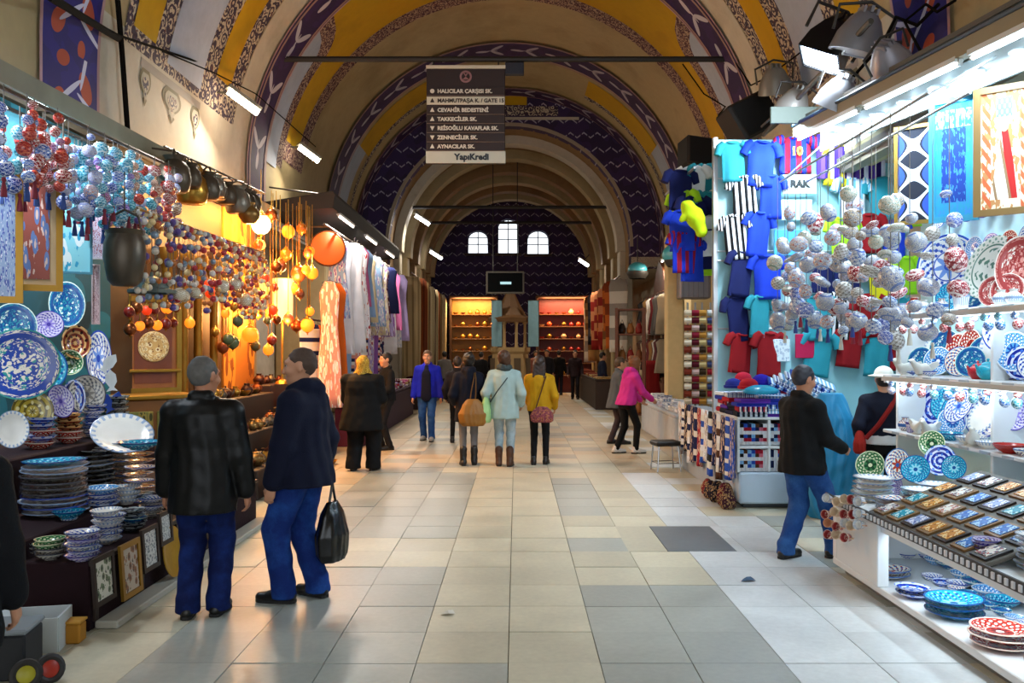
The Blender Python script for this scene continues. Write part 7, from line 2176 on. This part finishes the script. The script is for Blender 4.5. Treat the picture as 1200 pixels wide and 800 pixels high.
em = put('emblem', MB().lathe([(.045, -.004), (.065, -.004), (.065, .004), (.045, .004), (.045, -.004)], 20).ext([(-.03, .045), (0, .0), (.03, .045), (.018, .045), (0, .02), (-.018, .045)], -.004, .004, lambda x, y, z: (x, z, y)).ext([(-.035, -.03), (.035, -.03), (.0, -.0)], -.004, .004, lambda x, y, z: (x, z, y)).mesh('emblem', smooth=False), M('#8c6468', .6), (0, -.055, 44 * k_), (R(90), 0, 0), parent=sg, scale=1.6)
bp_ = put('sponsor_plate', rbox('sponsor_plate', (93 * k_, .014, 14 * k_), .004, (0, -.055, -50 * k_)), M('#b4b8b0', .5, 0, .05), parent=sg)
put('lettering', text_mesh('YapıKredi', 10 * k_, .006, 'CENTER', .002), M('#182230', .6, 0, 0), (7 * k_, -.065, -50 * k_), (R(90), 0, 0), parent=bp_)
for q in (-38, 38): put('hanger', MB().tube([(q * k_, 0, 56 * k_), (q * k_, 0, 67 * k_)], .012, 6).mesh('hanger'), M('#1d1714', .6), parent=sg)
put('clamp_box', rbox('clamp_box', (22 * k_, .12, 14 * k_), .01, (57 * k_, 0, 54 * k_)), M('#171a2a', .6), parent=sg)
# loudspeakers
def speaker(label, px, py, d, w, h, rot):
    s = empty('loudspeaker', W(px, py, d), 0, label, 'loudspeaker', rot=rot)
    put('cabinet', rbox('cabinet', (w, .42, h), .03), M('#0d0d0e', .55), parent=s)
    put('grille', rbox('grille', (w * .9, .03, h * .9), .01, (0, -.215, 0)), M('#060607', .8, 0, .1, 60), parent=s)
    put('bracket', MB().tube([(w * .2, .2, 0), (w * .9, .5, .1)], .03, 8).mesh('bracket'), M('#1c1c1c', .5), parent=s)
    return s
speaker('large black loudspeaker tilted on the right wall, beside the floodlights', 878, 140, 12.4, .72, .56, (R(-12), R(-28), R(20)))
speaker('smaller black loudspeaker at the far end of the pair', 818, 181, 15.2, .62, .52, (R(-8), R(4), R(15)))
# floodlights on the right
bar = put('lighting_bar', MB().tube([(3.45, 8.3, 4.95), (3.45, 11.9, 4.75)], .03, 8).tube([(3.45, 9.0, 4.92), (4.15, 9.0, 5.0)], .025, 6).tube([(3.45, 11.4, 4.8), (4.12, 11.4, 4.9)], .025, 6).mesh('lighting_bar'), M('#57534c', .5, .4), label='metal bar carrying the cluster of floodlights at upper right', cat='bar')
def flood(label, px, py, x, s, housing, rot, lit=0.0, col='#dff0ff'):
    p = XP(px, py, x)
    f = empty('floodlight', p, 0, label, 'floodlight', rot=rot)
    put('housing', MB().lathe([(.001, .30), (.12, .29), (.20, .2), (.30, .0), (.34, -.22), (.31, -.22), (.27, .0), (.001, .12)], 4 if lit else 16).mesh('housing', ang=40), M(housing, .4, .3), parent=f, scale=s)
    put('lens', MB().lathe([(.001, -.2), (.30, -.2), (.3, -.17), (.001, -.17)], 4 if lit else 16).mesh('lens', ang=40), glow(col, lit) if lit else M('#c8ccd0', .15), parent=f, scale=s)
    put('yoke', MB().tube([(-.36, 0, .0), (-.38, 0, .3), (0, 0, .42), (.38, 0, .3), (.36, 0, .0)], .022, 6).mesh('yoke'), M('#3c3a38', .5, .4), parent=f, scale=s)
    put('cooling_fin', MB().bbox(-.02, .02, -.16, .16, .28, .36).bbox(-.1, -.07, -.14, .14, .26, .34).bbox(.07, .1, -.14, .14, .26, .34).mesh('fin', smooth=False), M(housing, .4, .3), parent=f, scale=s)
    return f
fl = flood('big black floodlight with a lit white face at upper right', 972, 52, 3.4, .95, '#0c0c0e', (R(10), R(28), R(20)), 16)
flood('pale grey floodlight just right of the black one', 1008, 42, 3.55, .8, '#8c8c92', (R(15), R(15), 0))
flood('grey floodlight turned towards the shop, rightmost of the cluster', 1043, 72, 3.5, .62, '#96929a', (R(30), R(-40), 0))
flood('pale grey floodlight under the black one', 982, 112, 3.45, .66, '#a2a6ae', (R(25), R(20), 0))
flood('grey floodlight at the left end of the cluster', 930, 122, 3.45, .66, '#918e8a', (R(20), R(20), 0))
flood('dim grey floodlight behind the left end of the cluster', 908, 96, 3.6, .7, '#87827a', (R(20), R(-10), 0))
lf = area('flood_beam', fl.location + Vector((-.05, -.1, -.25)), (0, 0, 0), .4, .4, 160, lin('#e8f4ff'))
aim(lf, (-.5, 11.0, 0))
# cables
def cable(label, pts, r=.012, c='#15120f'):
    return put('cable', MB().tube(pts, r, 5).mesh('cable'), M(c, .95, 0, 0, 4, 0, 30, 0, .05), label=label, cat='cable')
cable('black cable drooping from the vault to the lighting bar', [XP(1100, 5, 3.9), XP(1075, 30, 3.85), XP(1050, 20, 3.8), XP(1035, 50, 3.7), XP(1000, 90, 3.6), XP(965, 130, 3.55)], .018)
cable('thick black cable loop above the shop awning', [XP(1120, 0, 3.9), XP(1098, 14, 3.85), XP(1085, 5, 3.85), XP(1060, 25, 3.8), XP(1082, 66, 3.75)], .014)
cable('thin black cable running down to the loudspeaker', [W(860, 70, 14.4), W(880, 100, 13), W(900, 90, 12.6), W(940, 60, 11.5)], .012)
cable('black cable hanging beside the front rib to the loudspeaker', [W(800, 75, 14.6), W(825, 110, 14.4), W(850, 125, 14), W(842, 135, 13.5)], .012)
cable('long thin wire crossing the upper left vault', [XP(190, 60, -4.38), XP(250, 85, -4.3), XP(300, 110, -4.2), XP(370, 172, -4.25)], .010)
cable('thin wire strung along the left wall under the painted panels', [XP(-20, -30, -4.2), XP(65, 2, -4.3), XP(140, 42, -4.36), XP(260, 82, -4.4), XP(345, 168, -4.4)], .016)
cable('black pipe running down the left wall beside the blue painted band', [XP(138, 0, -4.34), XP(143, 60, -4.42), XP(150, 158, -4.42)], .03)
cable('dark pole jutting from the left wall across the blue painted band', [XP(58, -4, -4.0), XP(100, 22, -4.25), XP(140, 46, -4.42)], .04)
# fluorescent floods along the left cornice and in the inner hall
def wall_lamp(label, px, py, x, L, power, col='#fff4e0', st=30, ang=25, dirv=(.55, -.3, -.8)):
    p = XP(px, py, x)
    dv = Vector((.5, -.85 * 0 + .4, -.35)).normalized() * L / 2
    f = empty('strip_floodlight', p, 0, label, 'floodlight')
    put('tube', MB().tube([-dv, dv], .045, 8).mesh('tube'), glow(col, st), parent=f)
    put('reflector', MB().bar(-dv * 1.1 + Vector((0, .03, .07)), dv * 1.1 + Vector((0, .03, .07)), .16, .05).mesh('reflector', smooth=False), M('#8c8676', .4, .3), parent=f)
    put('arm', MB().tube([(0, .03, .07), (-.12 * (1 if x < 0 else -1), .05, .15), ((-4.48 - x) * .98 if x < 0 else .3, .1, .18)], .018, 6).mesh('arm'), M('#4a453c', .5), parent=f)
    l = area('strip_beam', p + Vector((.05 if x < 0 else -.05, -.06, -.07)), (0, 0, 0), L, .12, power, lin(col))
    aim(l, p + Vector(dirv) * 3)
    return f
wall_lamp('strip floodlight on the left wall, nearest one', 285, 120, -4.0, .5, 130)
wall_lamp('strip floodlight on the left wall, next to the first rib', 362, 181, -4.0, .45, 110)
def inner_lamp(label, px, py, d, L, power):
    p = W(px, py, d)
    f = empty('strip_floodlight', p, 0, label, 'floodlight')
    dv = Vector((.8, .2, -.5)).normalized() * L / 2
    put('tube', MB().tube([-dv, dv], .05, 8).mesh('tube'), glow('#f4f6ff', 18), parent=f)
    put('reflector', MB().bar(-dv * 1.1 + Vector((0, .03, .09)), dv * 1.1 + Vector((0, .03, .09)), .18, .05).mesh('reflector', smooth=False), M('#8c8676', .4, .3), parent=f)
    put('arm', MB().tube([(0, .03, .09), (-.2 if px < CX else .2, .05, .3)], .02, 6).mesh('arm'), M('#4a453c', .5), parent=f)
    l = area('strip_beam', p + Vector((0, -.05, -.09)), (0, 0, 0), L, .12, power, lin('#fff2dc'))
    aim(l, (0, d - 2, 0))
inner_lamp('strip floodlight on the left of the inner hall, nearer one', 495, 258, 26.0, .5, 90)
inner_lamp('strip floodlight on the left of the inner hall, farther one', 511, 299, 30.5, .5, 80)
inner_lamp('strip floodlight on the right of the inner hall above the far booth', 684, 308, 30.5, .4, 60)
# shop lighting under the cornices: tubes, with strips added to brighten the wares
val = empty('added_valance', (-3.9, 9.4, 3.86), 0, 'added valance board hiding the tubes over the left stalls', 'valance')  # board added only to hide the tubes from view
put('board', MB().bar((0, -4.2, -.02), (0, 4.6, .10), .03, .17).mesh('board', smooth=False), M('#87836e', .8, 0, .3, 3), parent=val)
for y in (-4.0, -1.5, 1.2, 4.4): put('stay', MB().tube([(0, y, .05), (-.62, y, .1)], .014, 5).mesh('stay'), BRONZE, parent=val)
tube_light('fluorescent tube over the left plate stall, nearer one', (-4.06, 5.4, 3.86), (-4.06, 6.7, 3.87), 10, '#eaf4ff', power=80)
tube_light('fluorescent tube over the left plate stall, farther one', (-4.06, 7.1, 3.87), (-4.06, 8.5, 3.89), 10, '#eaf4ff', power=75)
tube_light('warm tube over the antique counter', (-4.06, 9.8, 3.92), (-4.06, 11.0, 3.94), 8, '#ffc880', power=80)
tube_light('warm tube over the lamp shop', (-4.06, 12.4, 3.95), (-4.06, 13.6, 3.97), 8, '#ffae50', power=150)
for k, d in enumerate((15.6, 18.4, 21.2)):
    tube_light('white tube under the dark awning over the left clothes stalls', (-3.25, d, 4.2), (-3.25, d + 1.4, 4.2), 8, '#fff2e6', 'tubes over the left clothes stalls', power=80)
for k in range(3):
    e0 = A0 + (A1 - A0) * (.02 + .33 * k) + aw.location + Vector((-.01, 0, -.12)); e1 = A0 + (A1 - A0) * (.32 + .33 * k) + aw.location + Vector((-.01, 0, -.12))
    tube_light('cool white strip light along the edge of the right awning', e0, e1, 10, '#d8f0ff', 'strip lights along the right awning', power=75, aimv=(.22, 0, -1))
tube_light('cool strip added inside the right counter to brighten the lower shelf', (2.58, 4.2, .545), (2.58, 5.8, .545), 6, '#e4f4ff', r=.008, power=9, aimv=(.5, 0, -1))  # tube added so the lower shelf is brighter
for k, z in enumerate((1.49, 2.05)):  # strips added to lift the dull right shelves
    tube_light('thin cool strip added under the %s right shelf board' % ('middle', 'top')[k], (3.515, 5.0, z - .03), (3.515, 8.1, z - .03), 3, '#e0f4ff', r=.006, power=16, aimv=(.55, 0, -.8))
hd = empty('stall_header', (3.62, 10.15, 4.54), 0, 'grey-green header board over the football shirts', 'header')
put('board', rbox('board', (1.2, .04, .2), .006, (0, 0, 0)), M('#38443e', .7), parent=hd)
for q in (-.5, .5): put('stay', MB().tube([(q, 0, .05), (q, .7, .05)], .015, 5).mesh('stay'), BRONZE, parent=hd)
tube_light('cool white tube behind the header of the football shirts', (3.08, 10.3, 4.52), (4.1, 10.3, 4.52), 10, '#d0f0ff', power=75)
tube_light('cool white tube in the textile stall roof', (2.9, 12.9, 4.3), (3.9, 12.9, 4.3), 8, '#d8f0ff', power=50)
tube_light('white tube over the wooden shopfront', (3.55, 19.6, 3.9), (3.55, 20.8, 3.9), 8, '#fff0dc', power=70)
